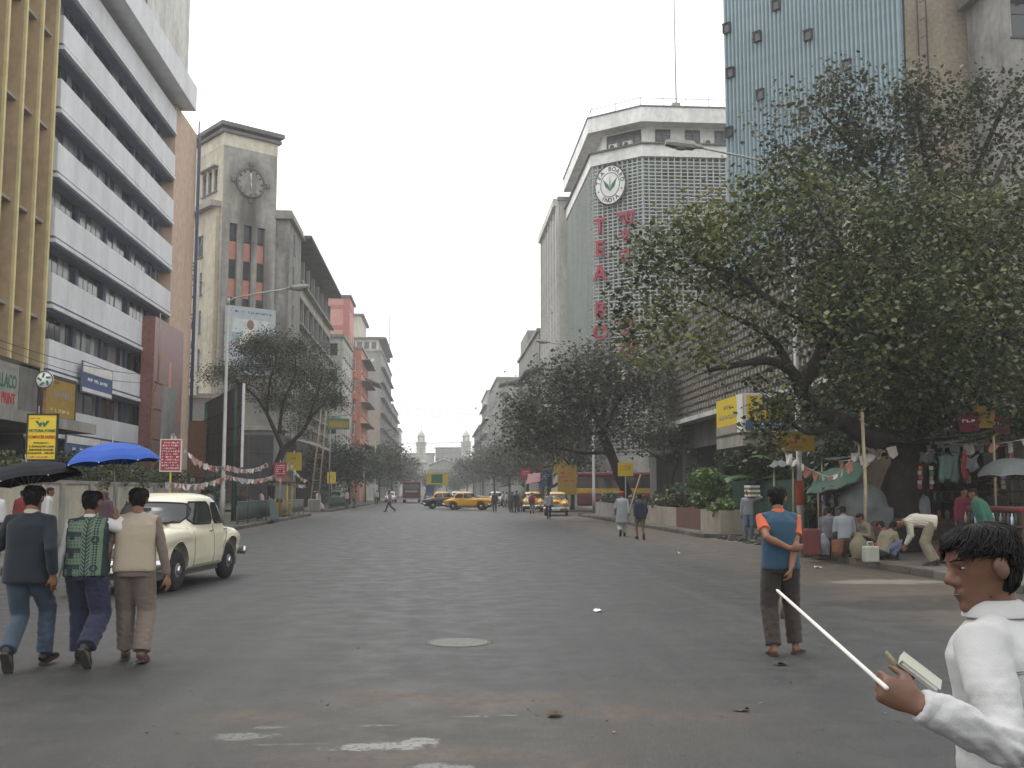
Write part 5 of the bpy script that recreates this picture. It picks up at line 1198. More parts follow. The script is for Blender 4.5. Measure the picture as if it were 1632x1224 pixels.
cloth('maroon_cloth', (.17,.02,.045)); cloth('pink_cloth', (.35,.16,.17)); cloth('green_cloth', (.03,.13,.09)); cloth('grey_cloth', (.13,.135,.15)); cloth('dark_cloth', (.03,.03,.035)); cloth('red_cloth', (.20,.025,.025)); cloth('khaki_cloth', (.20,.175,.12)); cloth('blue_cloth', (.10,.14,.22)); cloth('purple_cloth', (.085,.045,.065)); cloth('trousers_grey', (.12,.12,.125)); cloth('turban_red', (.33,.02,.035)); cloth('lungi_blue', (.09,.11,.2)); cloth('dhoti_white', (.5,.48,.43))
k('shoe_black', (.02,.018,.018), .5); k('shoe_brown', (.10,.06,.045), .5); k('sandal', (.03,.025,.022), .6); k('sole', (.05,.045,.04), .8)
def vest_pattern():
    m = bpy.data.materials.new('patterned_knit'); m.use_nodes = True; t = m.node_tree; L = t.links.new; b = t.nodes['Principled BSDF']; b.inputs['Roughness'].default_value = .9
    tc = t.nodes.new('ShaderNodeTexCoord').outputs['Object']; sx = t.nodes.new('ShaderNodeSeparateXYZ'); L(tc, sx.inputs[0]); X_, Z_ = sx.outputs[0], sx.outputs[2]
    def ma(op, x, y=0, z=None):
        q = t.nodes.new('ShaderNodeMath'); q.operation = op
        for i, v in enumerate((x, y) if z is None else (x, y, z)):
            if hasattr(v, 'is_output'): L(v, q.inputs[i])
            else: q.inputs[i].default_value = v
        return q.outputs[0]
    ab = lambda x: ma('ABSOLUTE', x); lt = lambda x, y: ma('LESS_THAN', x, y); gt = lambda x, y: ma('GREATER_THAN', x, y)
    mod = lambda x, p: ma('SUBTRACT', ma('PINGPONG', x, p), 0)
    # leaf column: branching chevrons beside a stem
    xc = ma('SUBTRACT', X_, .03); chev = lt(ma('FLOORED_MODULO', ma('SUBTRACT', ma('MULTIPLY', Z_, 1.0), ma('MULTIPLY', ab(xc), 1.1)), .036), .017)
    stem = lt(ab(xc), .006); inl = lt(ab(xc), .038); leafc = ma('MULTIPLY', ma('MAXIMUM', chev, stem), inl)
    # diaper column
    dx = ma('ADD', mod(ma('MULTIPLY', X_, 1.0), .012), mod(Z_, .012)); dia = ma('MULTIPLY', lt(dx, .012), ma('MULTIPLY', gt(X_, .078), lt(X_, .13)))
    # blocks with dots on the other side
    bx = lt(X_, -.015); cell = lt(ma('FLOORED_MODULO', Z_, .15), .045)
    r2 = ma('ADD', ma('POWER', ma('SUBTRACT', mod(X_, .03), .015), 2), ma('POWER', ma('SUBTRACT', mod(Z_, .03), .015), 2)); dots = lt(r2, .00007)
    patch = ma('MULTIPLY', lt(ma('FLOORED_MODULO', ma('ADD', X_, .02), .11), .05), lt(ma('FLOORED_MODULO', ma('ADD', Z_, .02), .17), .07))
    blk = ma('MULTIPLY', bx, ma('MAXIMUM', ma('MULTIPLY', cell, ma('SUBTRACT', 1, dots)), ma('MAXIMUM', patch, ma('MULTIPLY', dots, .7))))
    ring = ma('MULTIPLY', gt(X_, .07), lt(ab(ma('SUBTRACT', ma('SQRT', ma('ADD', ma('POWER', ma('SUBTRACT', X_, .105), 2), ma('POWER', ma('SUBTRACT', ma('FLOORED_MODULO', Z_, .26), .13), 2)), 0), .026)), .009))
    side = gt(ab(X_), .165)
    n = t.nodes.new('ShaderNodeTexNoise'); n.inputs['Scale'].default_value = 14; L(tc, n.inputs['Vector'])
    f = ma('MINIMUM', ma('MAXIMUM', ma('MAXIMUM', leafc, dia), ma('MAXIMUM', blk, ma('MAXIMUM', ring, side))), 1)
    mx = t.nodes.new('ShaderNodeMix'); mx.data_type = 'RGBA'; L(f, mx.inputs[0]); mx.inputs[6].default_value = (.13,.19,.12,1); mx.inputs[7].default_value = (.010,.018,.030,1)
    m2 = t.nodes.new('ShaderNodeMix'); m2.data_type = 'RGBA'; L(ma('MULTIPLY', n.outputs[0], .35), m2.inputs[0]); L(mx.outputs[2], m2.inputs[6]); m2.inputs[7].default_value = (.05,.085,.07,1)
    L(m2.outputs[2], b.inputs['Base Color']); K['vest_pattern'] = m
vest_pattern()
def woven():
    m = mat('shirt_woven', (.42,.42,.42), .9, bump=.15, bscale=200, sheen=.15); t = m.node_tree; L = t.links.new; b = t.nodes['Principled BSDF']; src = b.inputs['Base Color'].links[0].from_socket
    tc = t.nodes.new('ShaderNodeTexCoord').outputs['Object']; mx = None; c = src
    for rot in ((0,0,R(20)), (R(90),0,0)):
        q = t.nodes.new('ShaderNodeMapping'); q.inputs['Rotation'].default_value = rot; L(tc, q.inputs['Vector']); w = t.nodes.new('ShaderNodeTexWave'); w.inputs['Scale'].default_value = 42; w.inputs['Distortion'].default_value = .4; L(q.outputs[0], w.inputs['Vector'])
        r_ = t.nodes.new('ShaderNodeMapRange'); r_.inputs['From Min'].default_value = .6; r_.inputs['From Max'].default_value = .95; r_.inputs['To Max'].default_value = .14; L(w.outputs['Fac'], r_.inputs['Value'])
        q2 = t.nodes.new('ShaderNodeMix'); q2.data_type = 'RGBA'; L(r_.outputs[0], q2.inputs[0]); L(c, q2.inputs[6]); q2.inputs[7].default_value = (.36,.365,.38,1); c = q2.outputs[2]
    L(c, b.inputs['Base Color']); K['shirt_woven'] = m
woven()
HEAD = [(.00,.064,-.015,.026),(.05,.080,.005,.036),(.10,.086,.028,.043),(.18,.085,.055,.052),(.26,.086,.068,.057),(.35,.086,.078,.063),(.44,.085,.088,.069),(.52,.080,.094,.074),(.58,.087,.097,.076),(.64,.090,.099,.077),(.74,.086,.100,.078),(.84,.072,.092,.071),(.92,.050,.072,.055),(.97,.030,.045,.034),(1.0,.010,.016,.012)]
def ik(a, t, l1, l2, pole):
    a, t, pole = V(a), V(t), V(pole); d = t-a; L_ = min(d.length, (l1+l2)*.999); d.normalize(); L_ = max(L_, abs(l1-l2)*1.05+.01)
    c = (l1*l1 + L_*L_ - l2*l2)/(2*l1*L_); c = max(-1, min(1, c)); s = math.sqrt(1-c*c); pv = pole - d*pole.dot(d); pv.normalize()
    return a + d*(l1*c) + pv*(l1*s), a + d*L_
def oval(c, ax, ay, rx, ry, n=20, p=2.4): return [V(c) + ax*x + ay*y for x, y in se(rx, ry, n, p)]
def wrinkle(amp, freq, seed, vert=.5):
    r = np.random.default_rng(seed); W = []
    for i in range(7):
        kv = r.normal(size=3)*freq; kv[2] *= (1.6 if vert < .6 else .5); W.append((kv, r.uniform(0, 6.28), r.uniform(.4, 1)))
    def f(co):
        o = np.zeros(len(co)); co = co + .02*np.sin(co[:,[1,2,0]]*21 + 1.3)
        for kv, ph, a in W: o += a*((1 - 2*np.abs(np.sin(co @ kv*.5 + ph))) + .45*(1 - 2*np.abs(np.sin(co @ kv*1.1 + ph*2))))
        big = .6 + .6*np.sin(co @ r.normal(size=3)*3.1 + 1)
        return o/4*amp*big
    return f
def hand(mb, wr, d, pn, side, s, curl=25, spread=5, curls=None, tcurl=25):
    """palm and five fingers; d = direction of the fingers, pn = palm normal (the side they curl to); thumb on the given side"""
    d = V(d).normalized(); pn = V(pn); pn = (pn - d*pn.dot(d)).normalized(); sd = d.cross(pn)*side
    wr = V(wr); mb.tube([wr - d*.03*s, wr + d*.012*s, wr + d*.05*s, wr + d*.088*s, wr + d*.098*s], [.030*s,.034*s,.042*s,.041*s,.030*s], 10, el=(.48,1.0), up=pn)
    for i, (off, ln, r_) in enumerate(((.031,.072,.0088),(.0105,.082,.0092),(-.0105,.076,.0088),(-.031,.060,.008))):
        p = wr + d*(.088-.004*abs(i-1))*s + sd*off*s; c0 = curls[i] if curls else curl*(1+.12*i); a = 0; pts = [p - d*.03*s, p]; dd = d + sd*math.tan(R(spread))*(1.5-i)*.5
        for q in range(3):
            a += R(c0)*(.7 if q == 0 else 1); u = (dd*math.cos(a) + pn*math.sin(a)).normalized(); p = p + u*ln*s*(.42,.32,.26)[q]; pts.append(p)
        mb.tube(pts, [r_*s*1.15, r_*s*1.1, r_*s, r_*s*.92, r_*s*.75], 7)
    p = wr + d*.02*s + sd*.028*s; u1 = (d*.75 + sd*.6 + pn*.35).normalized(); p1 = p + u1*.042*s; u2 = (d*math.cos(R(tcurl)) + sd*.1 + pn*math.sin(R(tcurl))).normalized(); p2 = p1 + u2*.034*s; p3 = p2 + (u2*.8 + pn*.3).normalized()*.027*s
    mb.tube([p - u1*.01*s, p1, p2, p3], [.016*s,.0125*s,.0108*s,.008*s], 8)
def person(label, loc, rz, look, pose=None, H=1.70, vox=.03, group=None, seed=1, detail=0):
    pose = pose or {}; s = H/1.72; o = empty('person', loc, label, 'person', group, rz)
    g = lambda q, d: pose.get(q, d)
    ph = g('ph', .93)*s; lean = R(g('lean', 3)); sl = R(g('side', 0)); tw = R(g('twist', 0)); hy, hp = R(g('yaw', 0)), R(g('pitch', 0))
    pel = V((g('px', 0)*s, g('py', 0)*s, ph)); up = V((math.sin(sl), math.sin(lean)*math.cos(sl), math.cos(lean)*math.cos(sl)))
    rx0 = V((1,0,0)); rt = V((math.cos(tw), math.sin(tw), 0)); rt = (rt - up*rt.dot(up)).normalized(); fw = up.cross(rt)
    bend = R(g('hunch', 8)); cu = (up*math.cos(bend) + fw*math.sin(bend)).normalized()          # upper spine curls forward a little
    SP = lambda t: pel + (up*min(t,.3)*s + cu*max(0,t-.3)*s)
    bs = look.get('build', 1.0); sw = look.get('shoulder', .185)*s
    sh = [SP(.425) - rt*sw*.97, SP(.425) + rt*sw*.97]; hip = [pel + V((-.088*s,0,-.02*s)), pel + V((.088*s,0,-.02*s))]
    ank = [V(g('Lf', (-.10,0,.085)))*s, V(g('Rf', (.10,0,.085)))*s]; fp = [R(g('Lp', 0)), R(g('Rp', 0))]; fy = [R(g('Ly', 8)), R(g('Ry', -8))]
    wrs = [V(g('Lh', (-.25,.03,.80)))*s, V(g('Rh', (.25,.03,.80)))*s]; ep = [V(g('Le', (-.35,-1,0))), V(g('Re', (.35,-1,0)))]
    kn, el = [], []
    for i in (0, 1):
        k1, a1 = ik(hip[i], ank[i], .435*s, .42*s, g('Lk', (-.12,1,.0)) if i == 0 else g('Rk', (.12,1,.0))); kn.append(k1); ank[i] = a1
        e1, w1 = ik(sh[i], wrs[i], .29*s, .255*s, ep[i]); el.append(e1); wrs[i] = w1
    # ---- one continuous body
    b = MB(); AY = fw; cv = .74 if look.get('sleeve', 1) > .5 and look.get('top') != 'none' else 1.0; TRG = [(-.09,.145,.105),(0,.162,.112),(.10,.150,.102),(.20,.142,.098),(.30,.158,.108),(.39,.168,.110),(.435,.145,.098),(.47,.10,.080),(.50,.066,.062)]
    b.rings([oval(SP(t), rt, AY, x*s*bs, y*s*bs) for t, x, y in TRG])
    for i in (0, 1):
        b.tube([sh[i] + (SP(.43)-sh[i])*.25, sh[i], sh[i].lerp(el[i],.5), el[i], el[i].lerp(wrs[i],.3), wrs[i]], [.056*s*cv,.055*s*cv,.047*s*cv,.041*s*cv,.042*s*cv,.029*s], 12)
        b.tube([hip[i] + V((0,0,.06*s)), hip[i], hip[i].lerp(kn[i],.5), kn[i], kn[i].lerp(ank[i],.3), kn[i].lerp(ank[i],.7), ank[i]], [.085*s,.086*s,.075*s,.056*s,.056*s,.044*s,.036*s], 12)
        hd_ = g('Ld' if i == 0 else 'Rd', None); hd_ = V(hd_) if hd_ else (wrs[i]-el[i]).normalized()*.8 + V((0,0,-.35)); pn = V(g('Ln' if i == 0 else 'Rn', (.7 if i == 0 else -.7,.35,0)))
        hand(b, wrs[i], hd_, pn, g('Lt' if i == 0 else 'Rt', 1 if i == 0 else -1), s, g('Lc' if i == 0 else 'Rc', 22), curls=g('Lcs' if i == 0 else 'Rcs', None), tcurl=g('Ltc' if i == 0 else 'Rtc', 25))
    ft = []
    for i in (0, 1):
        fd = V((-math.sin(fy[i])*math.cos(fp[i]), math.cos(fy[i])*math.cos(fp[i]), math.sin(fp[i]))); fu = V((math.sin(fy[i])*math.sin(fp[i]), -math.cos(fy[i])*math.sin(fp[i]), math.cos(fp[i]))); ft.append((fd, fu))
        A = ank[i]; b.tube([A - fd*.045*s - fu*.045*s, A - fd*.01*s - fu*.03*s, A + fd*.07*s - fu*.045*s, A + fd*.15*s - fu*.06*s, A + fd*.19*s - fu*.066*s], [.03*s,.043*s,.041*s,.034*s,.02*s], 10, el=[(1,.85),(1.05,.85),(.75,1.05),(.48,1.25),(.5,1.5)], up=fu)
    # head
    hu = (cu*.9 + V((0,0,1))*.35*(1 if lean < 1 else .3)).normalized(); n0 = SP(.485); n1 = n0 + hu*.10*s
    hr = rt - hu*rt.dot(hu); hr.normalize(); hf = hu.cross(hr)
    M0 = Matrix((hr, hf, hu)).transposed(); M0 = M0 @ Matrix.Rotation(hy, 3, 'Z') @ Matrix.Rotation(hp, 3, 'X'); hs = s*g('hs', 1.0)*1.0
    O = n1 - M0 @ V((0,-.018*hs,.062*hs)); HH = .232*hs
    LX = lambda x, y, z: O + M0 @ V((x*hs, y*hs, z*HH))
    for i in (0,1): b.tube([n0 + hu*.03*s, SP(.455).lerp(sh[i],.5), sh[i]], [.045*s,.05*s,.05*s], 10)
    b.tube([SP(.44), n0, n1, LX(0,-.02,.45)], [.062*s,.056*s,.054*s,.05*s], 12)
    def hrings(off, f=None, z0=0):
        out = []
        for (z, f_, bk, w) in HEAD:
            if z < z0: continue
            r = []
            for i in range(24):
                t = 2*math.pi*i/24; c, q = math.cos(t), math.sin(t); x = (w+off)*math.copysign(abs(c)**.85, c); y = ((f_+off) if q > 0 else (max(bk,.0)+off))*math.copysign(abs(q)**.9, q)
                if q <= 0 and bk < 0: y = -(bk)*(-1)*abs(q)*0 + .0 if False else bk*-1*abs(q)*1.0
                if f: x, y = f(x, y, z, t)
                r.append(LX(x, y, z + (off*(1 if z > .8 else 0))))
            out.append(r)
        return out
    b.rings(hrings(0))
    b.tube([LX(0,.082,.60), LX(0,.094,.50), LX(0,.108,.40), LX(0,.104,.365)], [.011*hs,.0115*hs,.0145*hs,.012*hs], 8)
    for q in (-1,1):
        b.blob(LX(q*.013,.096,.365), .0095*hs); b.blob(LX(q*.081,-.012,.47), (.014*hs,.027*hs,.036*hs), M0 @ Matrix.Rotation(R(-18*q),3,'Z') @ Matrix.Rotation(R(-10),3,'X'))
        b.tube([LX(q*.012,.090,.605), LX(q*.035,.084,.615), LX(q*.058,.066,.60)], .010*hs, 6)
    for q in (-1,1): b.tube([LX(q*.016,.083,.568), LX(q*.032,.0815,.578), LX(q*.050,.070,.566)], .0055*hs, 6); b.tube([LX(q*.018,.079,.486), LX(q*.034,.076,.478), LX(q*.050,.066,.490)], .005*hs, 6)
    b.blob(LX(0,.088,.245), (.024*hs,.012*hs,.0085*hs), M0); b.blob(LX(0,.086,.195), (.021*hs,.012*hs,.0095*hs), M0); b.blob(LX(0,.080,.07), (.022*hs,.014*hs,.018*hs), M0)
    link('body', organic(b, vox*.8 if detail else vox*.9, K[look.get('skin','skin')], 'body', 5 if detail < 2 else 3), o)
    if detail:
        for q in (-1,1):
            e = MB(); e.blob(LX(q*.034,.0725,.530), (.0140*hs,.0105*hs,.0050*hs), M0 @ Matrix.Rotation(R(-20*q),3,'Z')); ey = e.build('eye', K['eye_white'], o); e = MB(); e.blob(LX(q*.035,.0795,.530), (.0062*hs,.0050*hs,.0052*hs), M0); e.build('iris', K['eye_dark'], ey)
            e = MB(); e.tube([LX(q*.014,.094,.618), LX(q*.036,.090,.635), LX(q*.056,.074,.615)], [.003*hs,.0042*hs,.002*hs], 5); e.build('eyebrow', K['hair'], o)
        if detail > 1:
            e = MB(); e.tube([LX(-.022,.089,.222), LX(-.01,.0965,.226), LX(0,.098,.222), LX(.01,.0965,.226), LX(.022,.089,.222)], [.002*hs,.0035*hs,.004*hs,.0035*hs,.002*hs], 5); e.build('lip_line', K['lip'], o)
    # hair
    hk = look.get('hair', 'short')
    if hk == 'short':
        def hf_(x, y, z, t):
            line = .80 if math.sin(t) > .55 else (.66 if math.sin(t) > .15 else (.60 if math.sin(t) > -.35 else .16))
            if z < line: return x*.80, y*.80
            return x, y
        hb = MB(); hb.rings(hrings(.013, hf_, .1)); hm = organic(hb, max(.008, vox*.6), K['hair'], 'hair', 4, wr=(wrinkle(.006, 160, seed) if detail else None)); h_o = link('hair', hm, o)
        if detail:
            lk = MB(); r_ = random.Random(seed); big = detail > 1
            def scalp(t, z, off):
                z = min(.995, max(.0, z)); zi = next((i for i in range(1, len(HEAD)) if HEAD[i][0] >= z), len(HEAD)-1); A_, B_ = HEAD[zi-1], HEAD[zi]; u_ = (z-A_[0])/(B_[0]-A_[0])
                f_, bk, w_ = (A_[j]+(B_[j]-A_[j])*u_ for j in (1,2,3)); q_ = (f_ if math.sin(t) > 0 else max(bk,0)) + off
                return LX((w_+off)*math.cos(t), q_*math.sin(t), z + off*(1.6 if z > .8 else .2))
            for q in range(1700 if big else 420):
                t = r_.uniform(0, 6.283); z = r_.uniform(.25, 1.0)**.8; sn = math.sin(t)
                line = .78 if sn > .55 else (.64 if sn > .15 else (.60 if sn > -.35 else .14))
                if z < line + .02: continue
                dz = r_.uniform(.10,.26)*(1.25 if big else .55); dt = r_.gauss(0,.16) + (.5*math.cos(t) if z > .8 and big else 0); o0 = r_.uniform(.012,.017); lift = r_.uniform(.002,.010)*(1 if big else .35)
                if z - dz < line - (.04 if big and sn > .3 else .03): dz = z - line + (.02)
                P3 = [scalp(t+dt*u_, z-dz*u_, o0 + lift*math.sin(u_*2.6)) for u_ in (0,.35,.7,1)]
                lk.tube(P3, [.0016*hs,.0024*hs,.0020*hs,.0005] if big else [.0022*hs,.0036*hs,.0032*hs,.0006], 4)
            lk.build('hair_strands', K['hair'], h_o); h_o.children[0]['kind'] = 'stuff' if detail else None
    elif hk == 'turban':
        hb = MB(); hb.rings(hrings(.03, lambda x, y, z, t: (x, y) if z > .6 else (x*.7, y*.7), .45)); link('turban', organic(hb, vox*.8, K['turban_red'], 'turban', 3), o)
    elif hk == 'scarf':
        hb = MB(); hb.rings(hrings(.022, lambda x, y, z, t: (x, y) if (z > .72 or math.sin(t) < .35) else (x*.6, y*.6), 0)); hb.tube([LX(0,-.05,.2), SP(.36) - AY*.03], [.08*s,.15*s], 10); link('head_scarf', organic(hb, vox*.8, K[look['scarf']], 'head_scarf', 4), o)
    # ---- top garment
    def sleeve(mb, frac, r0, r1, mi=0):
        for i in (0, 1):
            path = [SP(.40).lerp(sh[i], .35), sh[i] + cu*.004*s, sh[i].lerp(el[i],.5), el[i], el[i].lerp(wrs[i],.5), el[i].lerp(wrs[i],.94)]; rad = [r0*.95, r0, (r0*.6+r1*.4), r1*1.02, r1*.95, r1*.8]
            if frac < .8: path = path[:3] + [sh[i].lerp(el[i], .62 if frac < .4 else .95)]; rad = rad[:3] + [r1*1.12]
            mb.tube(path, [q*s*look.get('full',1) for q in rad], 14)
            if frac > .8: mb.blob(el[i], r1*1.1*s*look.get('full',1))
    top, tm = look.get('top', 'shirt'), look.get('topm', 'shirt_white'); hem = look.get('hem', -.10); of = look.get('ease', .020)
    tb = MB(); rg = [(hem, .172+of*.9, .122+of*.9), (min(hem+.03,-.02), .172+of, .122+of*1.1), (.08,.158+of*1.25,.112+of*1.3),(.20,.150+of*1.3,.106+of*1.3),(.30,.163+of,.112+of*1.2),(.39,.170+of*.8,.115+of),(.435,.148+of*.5,.103+of*.7),(.47,.105+of*.3,.086+of*.3),(.50,.072,.070)]
    if hem < -.25: rg = [(hem,.20+of*1.6,.145+of*1.6),(-.12,.185+of*1.2,.13+of*1.2)] + rg[2:]
    tb.rings([oval(SP(t) if t > 0 else SP(0) + up*t*s*1.0, rt, AY, x*s*bs, y*s*bs, 24, 2.5) for t, x, y in rg])
    for i in (0,1): tb.tube([SP(.475), SP(.452).lerp(sh[i],.5), sh[i]], [.066*s,.066*s,.064*s], 12)
    wv = max(.009, vox*.75)
    if top == 'vest':
        for i in (0, 1): tb.tube([SP(.40).lerp(sh[i],.3), sh[i].lerp(SP(.40),.25), sh[i].lerp(el[i],.07)], [.078*s,.078*s,.074*s], 14)
        sb = MB(); sleeve(sb, look.get('sleeve', 1), .064, .050 if look.get('sleeve',1) > .5 else .060); sb.tube([SP(.455), SP(.50), SP(.525)], [.078*s,.070*s,.066*s], 14)
        link('shirt', organic(sb, wv, K[look['sleevem']], 'shirt', 4, wr=wrinkle(.007, 42, seed+3)), o)
        link('vest', organic(tb, wv, K[tm], 'vest', 6, wr=wrinkle(.006, 42, seed)), o)
    elif top == 'none': pass
    else:
        sleeve(tb, look.get('sleeve', 1), .068, .055 if look.get('sleeve',1) > .5 else .062)
        if top == 'shirt': tb.tube([SP(.46), SP(.50), SP(.528)], [.080*s,.072*s,.066*s], 14)
        nm = 'sweater' if top == 'sweater' else 'shirt'; link(nm, organic(tb, wv, K[tm], nm, 5, wr=wrinkle(.009 if detail < 2 else .014, 48 if detail < 2 else 40, seed)), o)
        if top == 'sweater' and 'collar' in look:
            cb_ = MB(); cb_.tube([SP(.47), SP(.50), SP(.53)], [.076*s,.071*s,.067*s], 16); link('collar', organic(cb_, .009, K[look['collar']], 'collar', 2), o)
    if 'shawl' in look:
        hb = MB(); hb.rings([oval(SP(t), rt, AY, x*s, y*s) for t, x, y in ((-.05,.24,.19),(.15,.25,.19),(.35,.24,.17),(.45,.19,.13),(.50,.10,.10))]); link('shawl', organic(hb, vox*.8, K[look['shawl']], 'shawl', 4, wr=wrinkle(.012, 18, seed)), o)
    # ---- trousers
    pm_ = look.get('pants', 'trousers_dark'); lo = look.get('loose', 1.0); pb = MB(); pr = [(.07,.150,.110),(.0,.168,.122),(-.06,.172,.128),(-.11,.165,.12)]
    if look.get('skirt'):
        pb.rings([oval(pel + up*t*s if t > -.1 else V((pel.x*.5, (ank[0].y+ank[1].y)/2*f_ + pel.y*(1-f_), pel.z + t*s)), rx0, V((0,1,0)), x*s, y*s) for t, x, y, f_ in ((.07,.155,.115,0),(0,.175,.13,0),(-.3,.18,.15,.4),(-.6,.18,.17,.8),(-.80,.19,.18,1))])
    else:
        pb.rings([oval(pel + up*t*s, rx0.lerp(rt,.5).normalized(), V((0,1,0)) if lean > .9 else AY, x*s*bs, y*s*bs) for t, x, y in pr])
        for i in (0, 1):
            K_, A_, H_ = kn[i], ank[i], hip[i]; end = .96 if look.get('shoes') != 'bare' else .8
            if look.get('shorts'): pb.tube([H_ + V((0,0,.05*s)), H_, H_.lerp(K_,.5), H_.lerp(K_,.95)], [.092*s,.102*s,.098*s,.092*s], 14)
            else: pb.tube([H_ + V((0,0,.05*s)), H_, H_.lerp(K_,.5), K_, K_.lerp(A_,.35), K_.lerp(A_,.7), K_.lerp(A_,end)], [.090*s,.100*s*(.5+.5*lo),.091*s*(.4+.6*lo),.077*s*lo,.073*s*lo,.069*s*lo,.068*s*lo], 14)
    link('skirt' if look.get('skirt') else 'trousers', organic(pb, wv, K[pm_], 'trousers', 5, wr=wrinkle(.0065, 40, seed+5)), o)
    # ---- footwear
    sh_ = look.get('shoes', 'shoe_black')
    if sh_ != 'bare':
        for i in (0, 1):
            fd, fu = ft[i]; A = ank[i]; P_ = lambda f, u: A + fd*f*s + fu*(u)*s; so = MB(); sd_ = fd.cross(fu)
            ol = [(-.06,.026),(-.045,.036),(.0,.038),(.06,.040),(.12,.047),(.17,.042),(.205,.024)]; poly = [P_(f,-.083) + sd_*w_*s for f, w_ in ol] + [P_(f,-.083) - sd_*w_*s for f, w_ in reversed(ol)]
            nrm = fu if (poly[1]-poly[0]).cross(poly[2]-poly[0]).dot(fu) > 0 else fu
            so.plate(poly, nrm, .018*s)
            if sh_ == 'sandal':
                so2 = so.build('sandal', K['sandal'], o); st = MB(); st.tube([P_(.06,-.06)+sd_*.043*s, P_(.09,-.028)+sd_*.025*s, P_(.145,-.045), P_(.09,-.028)-sd_*.025*s, P_(.06,-.06)-sd_*.043*s], .007*s, 5); st.build('strap', K['sandal'], so2)
            else:
                ub = MB(); ub.tube([P_(-.055,-.035), P_(-.02,-.015), P_(.03,-.01), P_(.09,-.037), P_(.15,-.05), P_(.195,-.060)], [.034*s,.050*s,.050*s,.046*s,.042*s,.022*s], 12, el=[(1,.9),(1,.9),(1,.86),(.8,1.0),(.66,1.08),(.7,1.3)], up=fu)
                shp = link('shoe', organic(ub, max(.009, vox*.6), K[sh_], 'shoe', 3), o); so.build('sole', K['sole'], shp)
    J = dict(SP=SP, sh=sh, el=el, wr=wrs, head=LX, M=M0, o=o, s=s, rt=rt, up=up, fw=fw)
    return o, J
def walk(side, stride=.30, **kw):
    a = ('L','R') if side > 0 else ('R','L'); x = -.09 if side > 0 else .09
    d = {'ph': .905, a[0]+'f': (x, -stride, .20), a[0]+'p': -52, a[1]+'f': (-x, stride*.9, .10), a[1]+'p': 12, a[0]+'h': (x*2.7, .20, .86), a[1]+'h': (-x*2.7, -.16, .82)}; d.update(kw); return d
STAND = {}
SIT = dict(ph=.44, Lf=(-.14,.40,.085), Rf=(.14,.40,.085), lean=14, hunch=22, Lh=(-.14,.36,.62), Rh=(.14,.36,.62))
SQUAT = dict(ph=.26, Lf=(-.16,.12,.085), Rf=(.16,.12,.085), lean=28, hunch=25, Lh=(-.10,.5,.42), Rh=(.12,.5,.42), Lk=(-.4,1,.6), Rk=(.4,1,.6))
def wpt(loc, rz, s, w):          # world point -> the figure's own frame (unscaled pose units)
    d = V(w) - V(loc); c, q = math.cos(-rz), math.sin(-rz); return (( d.x*c - d.y*q)/s, (d.x*q + d.y*c)/s, d.z/s)
def to_world(o, p): return V(o.location) + Matrix.Rotation(o.rotation_euler.z, 3, 'Z') @ V(p)
def umbrella(label, hand_w, apex_w, r, h, m, tip=.08, name='umbrella'):
    o = empty(name, hand_w, label, 'umbrella'); ax = (V(apex_w) - V(hand_w)); L_ = ax.length; o.rotation_euler = ax.to_track_quat('Z','Y').to_euler()
    n = 8; prof = [(.02, 0), (.25,-.05), (.5,-.19), (.75,-.46), (.92,-.78), (1,-1.0)]
    ca = MB(); rows = []
    for f, dz in prof:
        row = []
        for i in range(n*4):
            a = 2*math.pi*i/(n*4); q = abs(((i % 4)/4)*2-1); sc = 1 - .075*(1-q**2)*f; row.append(V((r*f*sc*math.cos(a), r*f*sc*math.sin(a), L_ + h*dz + h*.10*(1-q**2)*f*f)))
        rows.append(row)
    ca.rings(rows, caps=False, smooth=False)
    me = evaluated(ca, [('SOLIDIFY', dict(thickness=.003))], K[m], 'canopy'); link('canopy', me, o)
    rb = MB()
    for i in range(n):
        a = 2*math.pi*i/n; rb.tube([V((r*f*math.cos(a)*.995, r*f*math.sin(a)*.995, L_ + h*dz - .006)) for f, dz in prof], .0022, 4); rb.tube([V((.012*math.cos(a),.012*math.sin(a),L_-h*1.35)), V((r*.5*math.cos(a), r*.5*math.sin(a), L_-h*.2))], .0018, 4)
    rb.build('ribs', K['steel'], o)
    sf = MB(); sf.tube([(0,0,-.06),(0,0,L_+tip)], .0055, 8); sf.build('shaft', K['steel'], o)
    hd_ = MB(); hd_.tube([(0,0,-.02),(0,0,-.09),(0,.012,-.115),(0,.035,-.125),(0,.055,-.11)], .011, 8); hd_.build('handle', K['black_metal'], o)
    tp_ = MB()
    for i in range(n): a = 2*math.pi*i/n; tp_.blob((r*math.cos(a), r*math.sin(a), L_-h), .006)
    tp_.build('rib_tips', K['chrome'], o); return o
k('umbrella_black', (.016,.017,.021), .85, spec=.15); k('umbrella_blue', (.03,.085,.36), .7, spec=.2)
